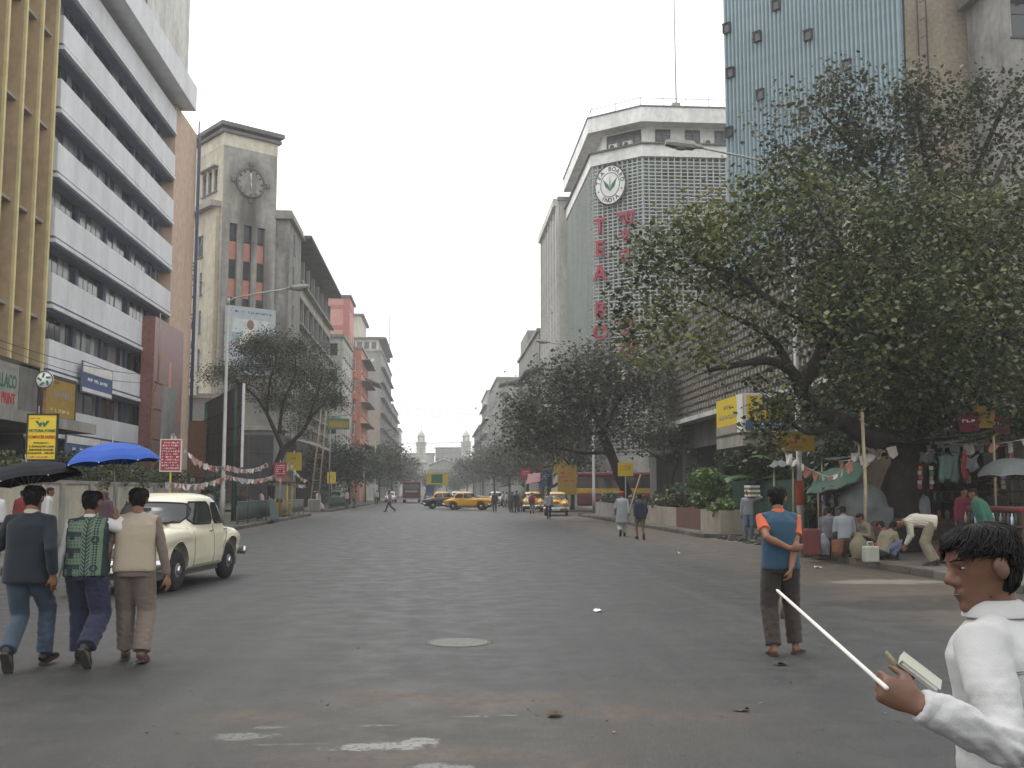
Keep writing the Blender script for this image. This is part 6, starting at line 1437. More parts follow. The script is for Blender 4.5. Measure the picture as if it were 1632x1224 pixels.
# the three men walking away on the left
L1 = (-3.80, 9.98, 0); o1, J1 = person('man in dark navy sweater and faded jeans walking under black umbrella', L1, R(-4), dict(top='sweater', topm='sweater_navy', collar='shirt_cream', pants='jeans', shoes='shoe_black', hem=-.14, build=1.04, ease=.022, shoulder=.188, loose=1.12),
    walk(1, .26, Lf=(-.02,-.24,.19), Rf=(.10,.22,.10), Lh=(-.12,.30,1.16), Le=(-1,-.5,-.5), Lc=60, Ld=(.4,.2,1), Ln=(.9,.2,0), Rh=(.26,-.02,.84)), 1.74, .014, 'men walking away on the left', 3, 1)
L2 = (-3.30, 10.1, 0); o2, J2 = person('man in green patterned knit vest walking under blue umbrella', L2, R(0), dict(top='vest', topm='vest_pattern', sleevem='shirt_white', pants='trousers_navy', shoes='shoe_black', hem=-.07, build=1.06, ease=.024, loose=1.42),
    walk(-1, .20, ph=.915, Rh=(.235,.10,1.40), Re=(.5,-.1,-1), Rc=65, Rd=(-.15,.2,1), Rn=(-1,.1,0), Lh=(-.28,-.05,.80), yaw=-8), 1.68, .014, 'men walking away on the left', 5, 1)
L3 = (-2.90, 10.25, 0); o3, J3 = person('man in beige sleeveless pullover and taupe trousers in front of the cream car', L3, R(6), dict(top='vest', topm='vest_beige', sleevem='shirt_brown', pants='trousers_taupe', shoes='shoe_brown', hem=-.06, build=1.04, ease=.024, loose=1.25),
    dict(ph=.925, Lf=(-.09,.20,.085), Rf=(.10,-.05,.10), Rp=-8, Rh=(.31,.02,.80), Lh=(-.27,.06,.84), yaw=4, pitch=-6), 1.70, .014, 'men walking away on the left', 7, 1)
h1 = to_world(o1, J1['wr'][0]); umbrella('black umbrella held over the man in the navy sweater', h1 + V((.03,.02,.06)), at(42, 737, h1.y+.03), .52, .19, 'umbrella_black')
h2 = to_world(o2, J2['wr'][1]); umbrella('bright blue umbrella held between the two men', h2 + V((-.012,.02,.06)), at(180, 706, h2.y+.02), .445, .20, 'umbrella_blue')
# man in the blue vest standing on the right
o4, J4 = person('man in blue sleeveless pullover and orange shirt, hands behind his back', (3.42, 10.3, 0), R(-6), dict(top='vest', topm='vest_blue', sleevem='shirt_orange', sleeve=.3, pants='trousers_dark', shoes='sandal', hem=-.08, build=1.0, ease=.024, loose=1.25),
    dict(ph=.925, Lf=(-.10,-.06,.085), Rf=(.15,.10,.085), Ry=-34, Ly=4, Lh=(.06,-.205,1.06), Le=(-1,-.75,-.15), Lc=40, Ld=(1,-.1,.1), Ln=(0,.8,.3), Rh=(.055,-.20,.84), Re=(1,-.35,0), Rc=35, Rd=(-.25,-.1,-1), Rn=(-.8,.4,0), yaw=-16), 1.71, .014, None, 11, 1)
gb = MB(); gb.tube([(0,0,0),(0,0,.22)], [.06,.055], 8, el=(1,.45)); 
bag = gb.build('shopping_bag', K['khaki_cloth'], None, at(1252, 985, 10.75)); bag.location.z = .30; tag(bag, 'small pale cloth bag carried in front of the blue vested man', 'bag')
# the boy in the foreground
LB = V((1.515, 2.66, 0)); RB = R(42); HB_ = 1.565; sB = HB_/1.72
wr_w = at(1462, 1122, 2.40)
oB, JB = person('boy in white shirt looking left, holding a white rod', LB, RB, dict(top='shirt', topm='shirt_woven', pants='trousers_dark', shoes='shoe_black', skin='skin_boy', hem=-.16, ease=.034, build=1.06, shoulder=.198, full=1.14),
    dict(ph=.93, lean=2, hunch=10, Lh=wpt(LB, RB, sB, wr_w), Le=(-.25,-.7,-1), Ld=wpt((0,0,0), RB, 1, (-.72,.58,.34)), Ln=wpt((0,0,0), RB, 1, (.55,.75,-.2)), Lt=-1, Lcs=[38,52,62,66], Ltc=18, Rh=(.27,.05,.80), yaw=46, pitch=-4, hs=1.04), HB_, .0085, None, 13, 2)
k('bollard_red', (.13,.03,.032), .8, grime=(.1,.05,.04), gamt=.5)
# ------------------------------------------------------------------ the boy's things
hL = to_world(oB, JB['wr'][0]); hd = (at(1418,1090,2.52) - hL)
p0 = hL + V((-.066,.058,.043)); tipw = at(1240, 942, 3.55)
o = empty('white_rod', p0, "thin white rod pointing forward from the boy's hand", 'rod'); dr = tipw - p0; o.rotation_euler = dr.to_track_quat('Z','Y').to_euler()
m = MB(); m.tube([(0,0,-.06),(0,0,dr.length)], [.0054,.0052], 10); m.build('rod', K['paper_white'], o); m = MB(); m.tube([(0,0,dr.length),(0,0,dr.length+.02)], [.0054,.003], 8); m.build('tip', K['ink_white'], o)
o = empty('notebook', hL + V((.035,.055,.062)), "small white notebook gripped in the boy's hand", 'notebook'); o.rotation_euler = (R(-70), R(38), R(-18))
m = MB(); m.box(-.050,.050,-.0055,.0055,-.022,.022); link('pages', bevelled(m, .004, K['paper_white'], 'pages'), o)
m = MB(); m.box(-.053,.053,-.008,-.006,-.025,.025); m.box(-.053,.053,.006,.008,-.025,.025); m.box(-.053,-.051,-.006,.006,-.025,.025); m.build('cover', K['plastic_white'], o)
m = MB(); m.tube([(-.085,.012,.0),(-.05,.026,.005),(.0,.020,.0)], [.008,.014,.010], 8, el=(1,.5)); m.build('rolled_paper', K['jute'], o)
# collar flaps and yoke seam on his shirt
SPb = JB['SP']; rt_, fw_, s_ = JB['rt'], JB['fw'], JB['s']
m = MB(); rows = []
for t, a, off in ((.535,.062,0),(.545,.068,0),(.512,.094,.0),(.492,.104,.0)):
    rows.append([SPb(t) + rt_*(a*s_*math.cos(q)) + fw_*(a*.95*s_*math.sin(q) + .004) for q in np.linspace(R(75), R(465), 28)])
m.rings(rows, caps=False, closed=False); link('collar', evaluated(m, [('SOLIDIFY', dict(thickness=.004)), ('SUBSURF', dict(levels=1))], K['shirt_woven'], 'collar'), oB)

sm_ = [c for c in oB.children if c.name.startswith('shirt')][0]; bv = BVHTree.FromPolygons([v.co.copy() for v in sm_.data.vertices], [tuple(p.vertices) for p in sm_.data.polygons])
def on_back(t, u):
    o_ = SPb(t) + rt_*u - fw_*.6; r_ = bv.ray_cast(o_, fw_); return r_[0] + r_[1]*.0006 if r_[0] else None
m = MB()
for t in (.372, .366):
    q = [on_back(t - .25*abs(u)**2, u) for u in np.linspace(-.185,.185,26)]; q = [p for p in q if p]; m.tube(q, .0012, 4)
q = [on_back(t, 0.0) for t in np.linspace(.362,-.1,24)]; q = [p for p in q if p]; m.tube(q, .0011, 4)
m.build('seam', K['grey_cloth'], oB)
m = MB(); E_, W_r = JB['el'][0], JB['wr'][0]
m.tube([E_.lerp(W_r,.76), E_.lerp(W_r,.78), E_.lerp(W_r,.97), E_.lerp(W_r,.985)], [.043*s_,.0475*s_,.0455*s_,.040*s_], 18); link('cuff', organic(m, .006, K['shirt_woven'], 'cuff', 3, wr=wrinkle(.002, 80, 4)), oB)
# ------------------------------------------------------------------ more people
GP = 'people in the distance on the road'; GS = 'people at the tea stalls'; GL = 'people on the left pavement'
def px_at(px, Y): return (px-700)/FPX*Y
def far_p(label, px, Y, rz, look, pose=None, H=1.66, grp=GP, z=0, vox=.03): return person(label, (px_at(px, Y), Y, z), R(rz), look, pose, H, vox, grp, int(px))
k_ = dict
far_p('man in red turban and pale grey kurta walking beside navy jacketed companion', 992, 37.5, -4, k_(hair='turban', top='shirt', topm='kurta_grey', hem=-.42, pants='trousers_white', ease=.035, loose=1.25), walk(1, .18), 1.68, vox=.02)
far_p('person in navy jacket and khaki shorts walking beside the red turban', 1021, 34.8, 2, k_(top='sweater', topm='jacket_navy', pants='khaki_cloth', shorts=True, shoes='shoe_black', ease=.045, hem=-.16), walk(-1, .14), 1.60, vox=.02)
far_p('man in pink shirt striding left across the empty road', 623, 82, 92, k_(topm='pink_cloth', pants='trousers_navy'), walk(1, .36), 1.74)
far_p('dark figure standing just right of the crossing yellow taxi', 788, 82, 170, k_(topm='purple_cloth', pants='dark_cloth'), STAND, 1.66)
far_p('pale shirted walker striding behind the dark figure by the taxi', 800, 104, -80, k_(topm='shirt_white', pants='trousers_grey'), walk(1, .34), 1.68)
far_p('walker in white shirt and rust trousers near the crossing taxi', 806, 100, -86, k_(topm='shirt_cream', pants='maroon_cloth'), walk(-1, .30), 1.6)
far_p('person in black bending forward left of the waiting taxi', 814, 81, -30, k_(topm='dark_cloth', pants='dark_cloth', skirt=True), k_(lean=16), 1.66)
far_p('person in long black coat standing left of the waiting taxi', 823, 80, 10, k_(topm='dark_cloth', pants='dark_cloth', hem=-.5, ease=.05), STAND, 1.72)
far_p('person in pale scarf beside the long black coat', 829, 83, 20, k_(topm='khaki_cloth', pants='trousers_grey', hair='scarf', scarf='khaki_cloth'), STAND, 1.60)
far_p('woman in maroon shawl walking past the waiting taxi', 847, 75, -20, k_(topm='maroon_cloth', shawl='maroon_cloth', hair='scarf', scarf='maroon_cloth', pants='khaki_cloth'), walk(1,.12), 1.6)
far_p('man in white shirt and dark trousers in front of the nearest yellow taxi', 874, 61, 165, k_(topm='shirt_white', pants='trousers_navy', hem=-.14), walk(-1, .12), 1.66, vox=.024)
far_p('person in dark blue among the crowd right of the far white car', 838, 95, 0, k_(topm='blue_cloth', pants='dark_cloth'), STAND, 1.66)
far_p('person in red standing by the far right shops', 834, 110, 60, k_(topm='red_cloth', pants='trousers_grey'), STAND, 1.62)
# left pavement
far_p('seated man in white shirt beyond the black umbrella', 24, 24.5, 60, k_(topm='shirt_white', pants='trousers_grey'), STAND, 1.58, GL, .14, .022)
far_p('man in white shirt with a shoulder strap behind the umbrella men', 97, 27, -70, k_(topm='shirt_white', pants='blue_cloth'), STAND, 1.62, GL, .14, .022)
far_p('woman with purple head scarf between the two men at left', 188, 27, 150, k_(topm='purple_cloth', hair='scarf', scarf='purple_cloth', pants='purple_cloth', skirt=True), STAND, 1.52, GL, .14, .022)
far_p('person in red tunic near the yellow pillar at far left', 60, 30, 0, k_(topm='red_cloth', pants='dark_cloth'), STAND, 1.55, GL, .14, .024)
far_p('bystander in grey shirt behind the cream sedan roof', 343, 43, 30, k_(topm='grey_cloth', pants='dark_cloth'), STAND, 1.6, GL, .14, .024)
far_p('vendor in dark clothes behind the kerb railing', 392, 52, 200, k_(topm='dark_cloth', pants='dark_cloth'), STAND, 1.6, GL, .14)
far_p('vendor in blue shirt behind the kerb railing', 408, 54, 160, k_(topm='blue_cloth', pants='dark_cloth'), SIT, 1.66, GL, .3)
far_p('vendor in pale shirt at the orange stall', 424, 57, 100, k_(topm='shirt_cream', pants='dark_cloth'), STAND, 1.6, GL, .14)
far_p('figure in white robe standing near the bamboo poles', 511, 82, 120, k_(topm='shirt_white', hem=-.5, ease=.05, pants='dhoti_white', skirt=True), STAND, 1.6, GL, .14)
far_p('person crouching in white beside the robed figure', 518, 80, 90, k_(topm='dhoti_white', pants='dhoti_white'), SQUAT, 1.6, GL, .14)
far_p('man in pale shirt on the far left pavement under trees', 556, 95, 60, k_(topm='shirt_cream', pants='trousers_grey'), STAND, 1.64, GL, .14)
far_p('man in khaki shirt leaning over a handcart under trees', 566, 92, -60, k_(topm='khaki_cloth', pants='trousers_grey'), k_(lean=18), 1.64, GL, .14)
far_p('distant person in white near the far left trees', 602, 118, 0, k_(topm='shirt_white', pants='dark_cloth'), STAND, 1.64, GL, .14)
# right pavement and stalls
far_p('boy in white shirt standing among the planter shrubs', 1118, 45, 150, k_(topm='shirt_white', pants='trousers_grey'), STAND, 1.72, GS, .14, .026)
far_p('person in dull purple sitting by the green fence', 1141, 44, 120, k_(topm='purple_cloth', pants='dark_cloth'), SIT, 1.64, GS, .62, .026)
oP, JP = far_p('man in pale blue shirt carrying a stack of papers on his shoulder', 1197, 33, 170, k_(topm='kurta_grey', pants='blue_cloth'), k_(Lh=(-.2,.12,1.5), Le=(-1,0,-.4)), 1.62, GS, .08, .022)
c = to_world(oP, JP['sh'][0]); o = empty('paper_stack', c + V((-.02,0,.10)), "stack of newspapers on the shoulder of a man by the driveway", 'papers', None, R(20))
for i in range(5): m = MB(); m.box(-.20,.20,-.15,.15,i*.072,i*.072+.066); m.build('bundle', K['paper_white'] if i % 2 == 0 else K['jute'], o, (random.uniform(-.02,.02),0,0), random.uniform(-.1,.1))
far_p('man in grey undershirt seated at the tea stall nearer the red bollard', 1330, 24.2, -20, k_(topm='grey_cloth', pants='dark_cloth'), SIT, 1.64, GS, .17, .02)
far_p('man in grey striped shirt seated on a stool at the tea stall, back turned', 1357, 23.6, -8, k_(topm='kurta_grey', pants='dark_cloth'), SIT, 1.68, GS, .17, .02)
far_p('man in blue lungi squatting beside the white jerrycan', 1417, 22.0, -62, k_(topm='khaki_cloth', pants='lungi_blue'), SQUAT, 1.62, GS, .14, .02)
far_p('dark clothed man squatting in the shade of the trunk', 1440, 22.4, 30, k_(topm='maroon_cloth', pants='dark_cloth'), SQUAT, 1.62, GS, .14, .02)
person('man in cream clothes bending double at the kerb', (px_at(1499, 20.3), 20.3, .14), R(70), k_(topm='shirt_cream', pants='khaki_cloth', loose=1.3, hem=-.12, ease=.03), k_(ph=.90, lean=84, hunch=14, Lf=(-.1,0,.085), Rf=(.12,-.1,.085), Lh=(-.10,.52,.42), Rh=(.12,.50,.40), pitch=-10), 1.66, .018, GS, 9)
far_p('man in pale shirt standing behind the trunk by the cloths', 1490, 25.2, 30, k_(topm='kurta_grey', pants='dark_cloth'), STAND, 1.66, GS, .14, .022)
far_p('man in grey shirt standing left of the trunk under the tarpaulin', 1388, 26.6, -50, k_(topm='grey_cloth', pants='dark_cloth'), STAND, 1.66, GS, .14, .022)
far_p('person in maroon top behind the red counter', 1553, 23.5, 200, k_(topm='maroon_cloth', pants='dark_cloth'), STAND, 1.62, GS, .14, .022)
far_p('woman in green sari leaning at the red counter', 1592, 21.5, 70, k_(topm='green_cloth', shawl='green_cloth', pants='green_cloth', skirt=True, hair='short'), k_(lean=18), 1.62, GS, .14, .02)
far_p('man in black at the right edge under the grey parasol', 1612, 23.5, 160, k_(topm='dark_cloth', pants='dark_cloth'), STAND, 1.68, GS, .14, .022)
far_p('dark shirted man sitting behind the two seated men', 1372, 25.8, 180, k_(topm='dark_cloth', pants='dark_cloth'), SIT, 1.62, GS, .2, .024)
far_p('boy with brown shirt sitting in front of the pale covered cart', 1396, 23.0, 100, k_(topm='khaki_cloth', pants='dark_cloth'), SIT, 1.5, GS, .14, .022)

# ------------------------------------------------------------------ street furniture
def street_lamp(label, x, y, h, ax, rise, group='street lamps', hl=.75):
    o = empty('street_lamp', (x, y, .1), label, 'street lamp', group)
    m = MB(); m.tube([(0,0,0),(0,0,1.6),(0,0,1.62),(0,0,h)], [.11,.11,.085,.06], 10); m.build('pole', K['pole_grey'], o)
    m = MB(); m.tube([(0,0,h-.1),(ax*.08,0,h+rise*.1),(ax*.5,0,h+rise*.55),(ax,0,h+rise)], .036, 8); m.tube([(0,0,h-.25),(0,0,h+.08)], .075, 8); m.build('arm', K['pole_grey'], o)
    d = 1 if ax > 0 else -1; hm = MB(); hm.rings([[V((ax + d*t*hl, y_*w, h+rise+z_*hh + t*.08)) for y_, z_ in ((-.17,0),(-.12,.13),(.12,.13),(.17,0),(.14,-.10),(-.14,-.10))] for t, w, hh in ((-.35,.35,.4),(-.1,.45,.5),(0,.9,1),(.7,1,1),(1,.7,.6))], smooth=False)
    hd_ = hm.build('lamp_head', K['steel'], o); g = MB(); g.blob((ax + d*.42*hl, 0, h+rise-.06), (.26*hl,.12,.08)); g.build('lamp_glass', K['lamp_glass'], hd_); return o
street_lamp('tall grey street lamp on the left kerb by the dark billboard', -9.3, 45.6, 9.9, 2.75, .55)
street_lamp('tall street lamp arching out of the big tree on the right', 10.6, 30, 11.3, -3.0, .62, hl=.85)
street_lamp('street lamp poking left above the leaning right hand tree', 10.6, 71, 11.4, -3.2, .45)
street_lamp('far street lamp before the salmon house', -9.2, 128, 8.6, 2.6, .4)
street_lamp('farther street lamp just beyond the salmon house', -9.2, 150, 9.2, 2.6, .4)
# left signs
def pole_sign(label, x, y, W_, H_, z, bgm, rows, pm='pole_grey', border=None, pole_h=None, grp='signs on poles along the kerbs', rz=0):
    o = empty('pole_sign', (x, y, .14), label, 'sign', grp, rz); m = MB(); m.tube([(0,.06,0),(0,.06,pole_h or z+H_)], .035, 8); m.build('pole', K[pm], o)
    sign('sign_board', None, None, W_, H_, (0,0,z-.14), 0, bgm, rows, border=border, parent=o); return o
o = pole_sign('yellow VICTORIA FORMS computer papers sign on a pole at left', px_at(85.5, 25.5), 25.5, .70, 1.10, 2.36, 'sign_yellow',
  [('VICTORIA FORMS', .098, .70, 'ink_green', 0, .62), ('COMPUTER PAPERS', .105, .55, 'ink_red', 0, .62), ('AVAILABLE AT :-', .05, .41, 'ink_black', 0, .38), ('7, SWALLOW LANE', .065, .325, 'ink_black', 0, .58), ('(GROUND FLOOR)', .065, .245, 'ink_black', 0, .56), ('KOLKATA - 700 001', .065, .165, 'ink_black', 0, .60), (None, .06, .075, 'ink_red', 0, .6)], border='ink_black', pm='rust', pole_h=4.2)
brd = [c for c in o.children if c.name.startswith('sign_board')][0]
m = MB()
for s in (-1,1): m.plate([(s*.02,-.006,.80),(s*.06,-.006,.80),(s*.17,-.006,.94),(s*.10,-.006,.94)][::s], (0,-1,0), .006); m.plate([(s*.05,-.006,.80),(s*.08,-.006,.86),(s*.02,-.006,.92),(s*.0,-.006,.86)][::s], (0,-1,0), .0055)
m.build('emblem', K['ink_green'], brd); link('print', strokes(.22, .05, 'ink_red', 3), brd, (-.18,-.006,1.0))
m = MB(); m.lathe([(.215,-.02),(.215,.02)], (0,0,4.15), 24, 'x'); m.v = [(b_, a, c) for a, b_, c in m.v]; rs_ = m.build('round_sign', K['paper_white'], o)
m = MB()
for a in range(5): m.obox((.11*math.cos(a*1.26+.5), -.026, 4.15+.11*math.sin(a*1.26+.5)), (.11,.008,.05), (0, -a*1.26, 0))
m.build('round_mark', K['ink_green'], rs_); m = MB(); m.tube([(.2*math.cos(a), -.022, 4.15+.2*math.sin(a)) for a in np.linspace(0,6.283,25)], .014, 5); m.build('rim', K['frame_dark'], rs_)
pole_sign('red notice board with white print on a yellow pole', px_at(282, 37.4), 37.4, .73, 1.13, 2.32, 'sign_red', [(None, .80, .66, 'ink_white', 0, .6, 8), (None, .2, .16, 'ink_white', 0, .6, 2)], pm='sign_yellow', border='paper_white')
pole_sign('small red board below the feathery tree', px_at(451, 62), 62, .75, .85, 2.45, 'sign_red', [(None, .6, .45, 'ink_white', 0, .6, 5)])
pole_sign('yellow board on a pole under the dark left trees', px_at(531, 92), 92, .75, 1.0, 2.3, 'sign_yellow', [(None, .5, .55, 'ink_green', 0, .5, 3)])
pole_sign('torn yellow sheet nailed beside the feathery tree', px_at(472, 70), 70, 1.0, 1.2, 3.0, 'sign_yellow', [(None, .18, .8, 'ink_black', 0, .4)])
o = empty('hanging_sign', (px_at(545, 86), 86, .14), 'yellow green board hung from a long bracket over the left kerb', 'sign'); m = MB(); m.tube([(-.9,0,0),(-.9,0,7.7)], .05, 6); m.tube([(-1.3,0,7.6),(.75,0,7.75)], .035, 6); m.tube([(-.9,0,7.7),(-.6,0,7.3)], .03, 5); m.build('bracket', K['steel'], o)
m = MB(); m.box(-1.1,.65,-.06,.06,6.55,7.45); b_ = m.build('board', K['sign_green'], o); m = MB(); m.box(-.98,.53,-.068,-.06,6.72,7.2); m.build('yellow_panel', K['sign_ochre'], b_)
o = empty('gantry_sign', (-.4, 132, 0), 'yellow framed green direction board over a dark panel behind the taxis', 'sign'); m = MB(); m.tube([(1.35,0,0),(1.35,0,3.9)], .06, 6); m.build('pole', K['steel'], o)
m = MB(); m.box(-1.2,1.5,-.06,.06,2.5,3.9); b_ = m.build('board', K['sign_yellow'], o); m = MB(); m.box(-.6,.8,-.07,-.06,2.65,3.75); m.build('green_panel', K['sign_green'], b_); m = MB(); m.box(-1.3,-.3,-.05,.05,1.35,2.3); m.tube([(-.8,0,0),(-.8,0,1.4)], .05, 6); m.build('lower_panel', K['sign_blue'], o)
# big billboard seen from behind
A, Bq = V((-9.7, 51.9, 0)), V((-14.1, 63.5, 0)); d = (Bq-A).normalized(); ln = (Bq-A).length; an2 = math.atan2(d.y, d.x)
o = empty('billboard', A, 'large dark billboard seen from behind on two green posts', 'billboard', None, an2)
m = MB()
for i in range(4):
    for j in range(7):
        m2 = MB(); m2.box(j*ln/7+.02, (j+1)*ln/7-.02, -.03, .03, 2.85+i*1.0+.02, 2.85+(i+1)*1.0-.02); m2.build('back_panel', K['black_metal'], o)
m = MB(); m.box(-.02,.10,-.06,.06,2.8,6.95); m.build('white_edge', K['paper_white'], o); m = MB(); m.box(.10,.9,-.06,.36-.3,2.8,6.95) if False else m.box(.10,.5,.031,.07,2.8,6.95); m.build('blue_strip', K['ink_blue'], o); m = MB(); m.box(.5,1.1,.031,.07,2.8,6.95); m.build('red_strip', K['rust'], o)
m = MB()
for i in range(5): m.box(0,ln,.034,.11,2.83+i*1.0,2.91+i*1.0)
m.build('stringer', K['frame_dark'], o)
m = MB(); m.tube([(1.2,.12,0),(1.2,.12,6.8)], .13, 8); m.build('post', K['green_paint'], o); m = MB(); m.tube([(ln-1.2,.12,0),(ln-1.2,.12,6.8)], .13, 8); m.build('post', K['green_paint'], o)
sign('brown_board', 'upright brown board standing left of the dark billboard', 'board', 1.0, 3.2, (px_at(322, 60), 60, 2.4), 0, 'rust', [], border='wood')
post('board_post', (0,.1,-2.3), 2.4, .06, 'wood', [q for q in COL.objects if q.name == 'brown_board'][0])
# kerb railings
def railing(label, a, b_, h=1.0, group='kerb railing panels on the left', m_='rail_green', fill=True):
    a, b_ = V(a), V(b_); d = b_-a; L_ = d.length; o = empty('kerb_railing', a, label, 'railing', group, math.atan2(d.y, d.x))
    f = MB(); f.tube([(0,0,0),(0,0,h),(L_,0,h),(L_,0,0)], .03, 6); f.tube([(0,0,.15),(L_,0,.15)], .022, 6); f.build('frame', K[m_], o)
    bm_ = MB(); bm_.tube([(0,0,.15),(0,0,h)], .011, 5); bm_ = bm_.mesh('bar', K[m_]); n = int(L_/.13)
    for i in range(1, n): link('bar', bm_, o, (i*L_/n, 0, 0))
    if fill: f = MB(); f.box(.05, L_-.05, .02, .035, .2, h-.06); f.build('sheet', K['rail_green'], o)
    return o
ORD = ['nearest', 'second', 'third', 'fourth', 'fifth', 'sixth']
for i in range(4): railing(ORD[i] + ' grey green railing panel beyond the left street lamp', (-8.95, 47.2+i*2.6, .14), (-8.95, 49.7+i*2.6, .14))
for i in range(4): railing(ORD[i] + ' rusty railing panel by the feathery tree', (-9.0, 61+i*2.3, .14), (-9.0, 63.2+i*2.3, .14), .95, 'rusty kerb railing panels', 'steel')
for i in range(6): railing(ORD[i] + ' far railing panel past the bamboo poles', (-9.0, 86+i*3.2, .14), (-9.0, 89.1+i*3.2, .14), .95, 'far kerb railing panels', 'rail_green')
# bunting
fl = []
for i, c in enumerate(((.62,.58,.55),(.50,.22,.16),(.35,.36,.42))):
    m = MB(); m.add([(-.09,0,0),(.09,0,0),(.07,.03,-.17),(-.02,-.02,-.22),(-.09,.02,-.15)], [(0,1,2,3,4)]); fl.append(m.mesh('flag', mat('bunting%d' % i, c, .8)))
def bunting(label, pts, sag, step=.26, sc=1.0):
    o = empty('bunting', pts[0], label, 'bunting', 'strings of paper flags'); P = []; r_ = random.Random(len(label))
    for i in range(len(pts)-1):
        a, b_ = V(pts[i]), V(pts[i+1]); n = max(4, int((b_-a).length/step))
        P += [a.lerp(b_, q/n) - V((0,0,sag*4*(q/n)*(1-q/n))) for q in range(n)]
    P.append(V(pts[-1])); P = [p - V(pts[0]) for p in P]
    m = MB(); m.tube(P, .006, 4); m.build('string', K['paper_white'], o); d = P[-1]-P[0]; a = math.atan2(d.y, d.x)
    for p in P[:290]:
        s_ = r_.uniform(.7,1.25)*sc; q = link('flag', fl[r_.choice((0,0,1,1,2))], o, p, a + r_.uniform(-1.1,1.1), (s_,s_,s_)); q.rotation_euler.x = r_.uniform(-.5,.5); q.rotation_euler.y = r_.uniform(-.35,.35)
bunting('upper string of paper flags dropping from the red notice pole', [at(276,690,37.4), at(318,735,41), at(364,742,45.6)], .12)
bunting('upper string of paper flags running on to the feathery tree', [at(364,742,45.6), at(425,738,60)], .25, .3)
bunting('lower long string of paper flags along the left railings', [at(268,768,36.5), at(362,757,46), at(438,757,60), at(486,772,70)], .22, .25)
bunting('short string of paper flags beyond the feathery tree', [at(440,757,62), at(462,735,66), at(490,765,72)], .3, .3)
bunting('string of paper flags under the yellow sign at the tea stalls', [at(1247,714,27.5), at(1322,760,26), at(1362,722,25.2), at(1420,712,24.6)], .12, .24, 1.15)
bunting('string of paper flags across the shaded cream wall', [at(1340,735,26.5), at(1420,708,25.5), at(1500,704,24.5), at(1632,700,23)], .10, .3, 1.15)
# left compound wall and hedge
o = empty('compound_wall', (-13.4, 46, .14), 'beige compound wall running behind the left pavement', 'wall'); m = MB(); m.box(-.12,.12,-15,13,0,1.75); m.build('wall', K['cream_wall'], o)
m = MB(); m.box(-.17,.17,-15,13,1.75,1.87); m.build('coping', K['concrete'], o)
for i in range(10): m = MB(); m.box(.12,.2,-14.5+i*3,-14.1+i*3,0,1.75); m.build('pier', K['concrete'], o)
def bush(name, label, loc, boxes, n, size, m, seed, cat='shrub', group=None, kind=None, wid=.42, up=.45):
    rng = np.random.default_rng(seed); P = []; w = np.array([b_[1][0]*b_[1][1]*b_[1][2] for b_ in boxes]); w /= w.sum()
    for i in rng.choice(len(boxes), n, p=w):
        c, r = boxes[i]; d = rng.normal(size=3); d /= np.linalg.norm(d); q = rng.uniform(.3,1)**.5; P.append([c[j]+r[j]*d[j]*q for j in range(3)])
    o = empty(name, loc, label, cat, group); link('foliage', leaf_mesh(P, size, rng, m, rng.normal(.5,.22,n), wid=wid, up=up), o)
    st = MB()
    for c, r in boxes[:8]: st.tube([(c[0],c[1],0),(c[0]*.9,c[1]+.05,max(.1,c[2]))], [.025,.012], 5)
    st.build('stem', K['bark'], o)['kind'] = 'stuff'; return o
rr = random.Random(2)
bush('hedge', 'long green hedge rising behind the beige compound wall', (-14.0, 46, .14), [((rr.uniform(-.3,.5), -14.5+i*.95, rr.uniform(1.9,2.5)), (rr.uniform(.5,.75), .8, rr.uniform(.4,.7))) for i in range(29)], 9000, .13, LEAF, 3, 'hedge')
bush('shrub', 'dark shrubs beside the peach wall behind the red notice', (-13.8, 62, .14), [((rr.uniform(-.6,.6), rr.uniform(-4,4), rr.uniform(.8,2.2)), (.9,1.1,.7)) for i in range(10)], 3000, .14, LEAF_DARK, 4)
# left stalls
o = empty('vendor_stall', (-9.6, 63.5, .14), 'small orange framed vendor stall below the feathery tree', 'stall')
for x, y in ((-.6,-1),(.6,-1),(-.6,1),(.6,1)): m = MB(); m.tube([(x,y,0),(x,y,2.0)], .04, 6); m.build('post', K['sign_yellow'] if x > 0 else K['rust'], o)
m = MB(); m.box(-.65,.65,-1.1,1.1,.75,.82); m.box(-.6,.6,-1.05,1.05,.1,.74); m.build('counter', K['taxi_yellow'], o); m = MB(); m.box(-.8,.8,-1.25,1.25,2.0,2.06); m.build('roof_sheet', K['tarp_dark'], o)
rr = random.Random(6)
for i in range(14): m = MB(); m.lathe([(.06,0),(.07,.1),(.05,.2),(.03,.22)], (0,0,0), 8); m.build('jar', K[rr.choice(['sign_red','plastic_white','sign_yellow','tarp_grey','rust'])], o, (rr.uniform(-.5,.5), -1+i*.15, .82))
tarp_n = [0]
def tarp(label, corners, sag, m, name='tarpaulin', poles=(), nu=10):
    c = [V(p) for p in corners]; o = empty(name, c[0], label, 'tarpaulin'); rows = []
    for i in range(nu+1):
        r = []
        for j in range(nu+1):
            u, v = i/nu, j/nu; p = (c[0]*(1-u)+c[1]*u)*(1-v) + (c[3]*(1-u)+c[2]*u)*v
            p = p - V((0,0,sag*4*(u*(1-u)+v*(1-v))*.5)) + V((0,0,.03*math.sin(u*17+v*9)))*(1); r.append(p - c[0])
        rows.append(r)
    mb = MB(); mb.rings(rows, caps=False, closed=False); link('sheet', evaluated(mb, [('SOLIDIFY', dict(thickness=.012))], K[m], 'sheet'), o)
    for p in poles: q = V(p) - c[0]; pl = MB(); pl.tube([(q.x,q.y,-c[0].z+.12),(q.x+.03,q.y,q.z)], .028, 6); pl.build('pole', K['bamboo'], o)
    return o
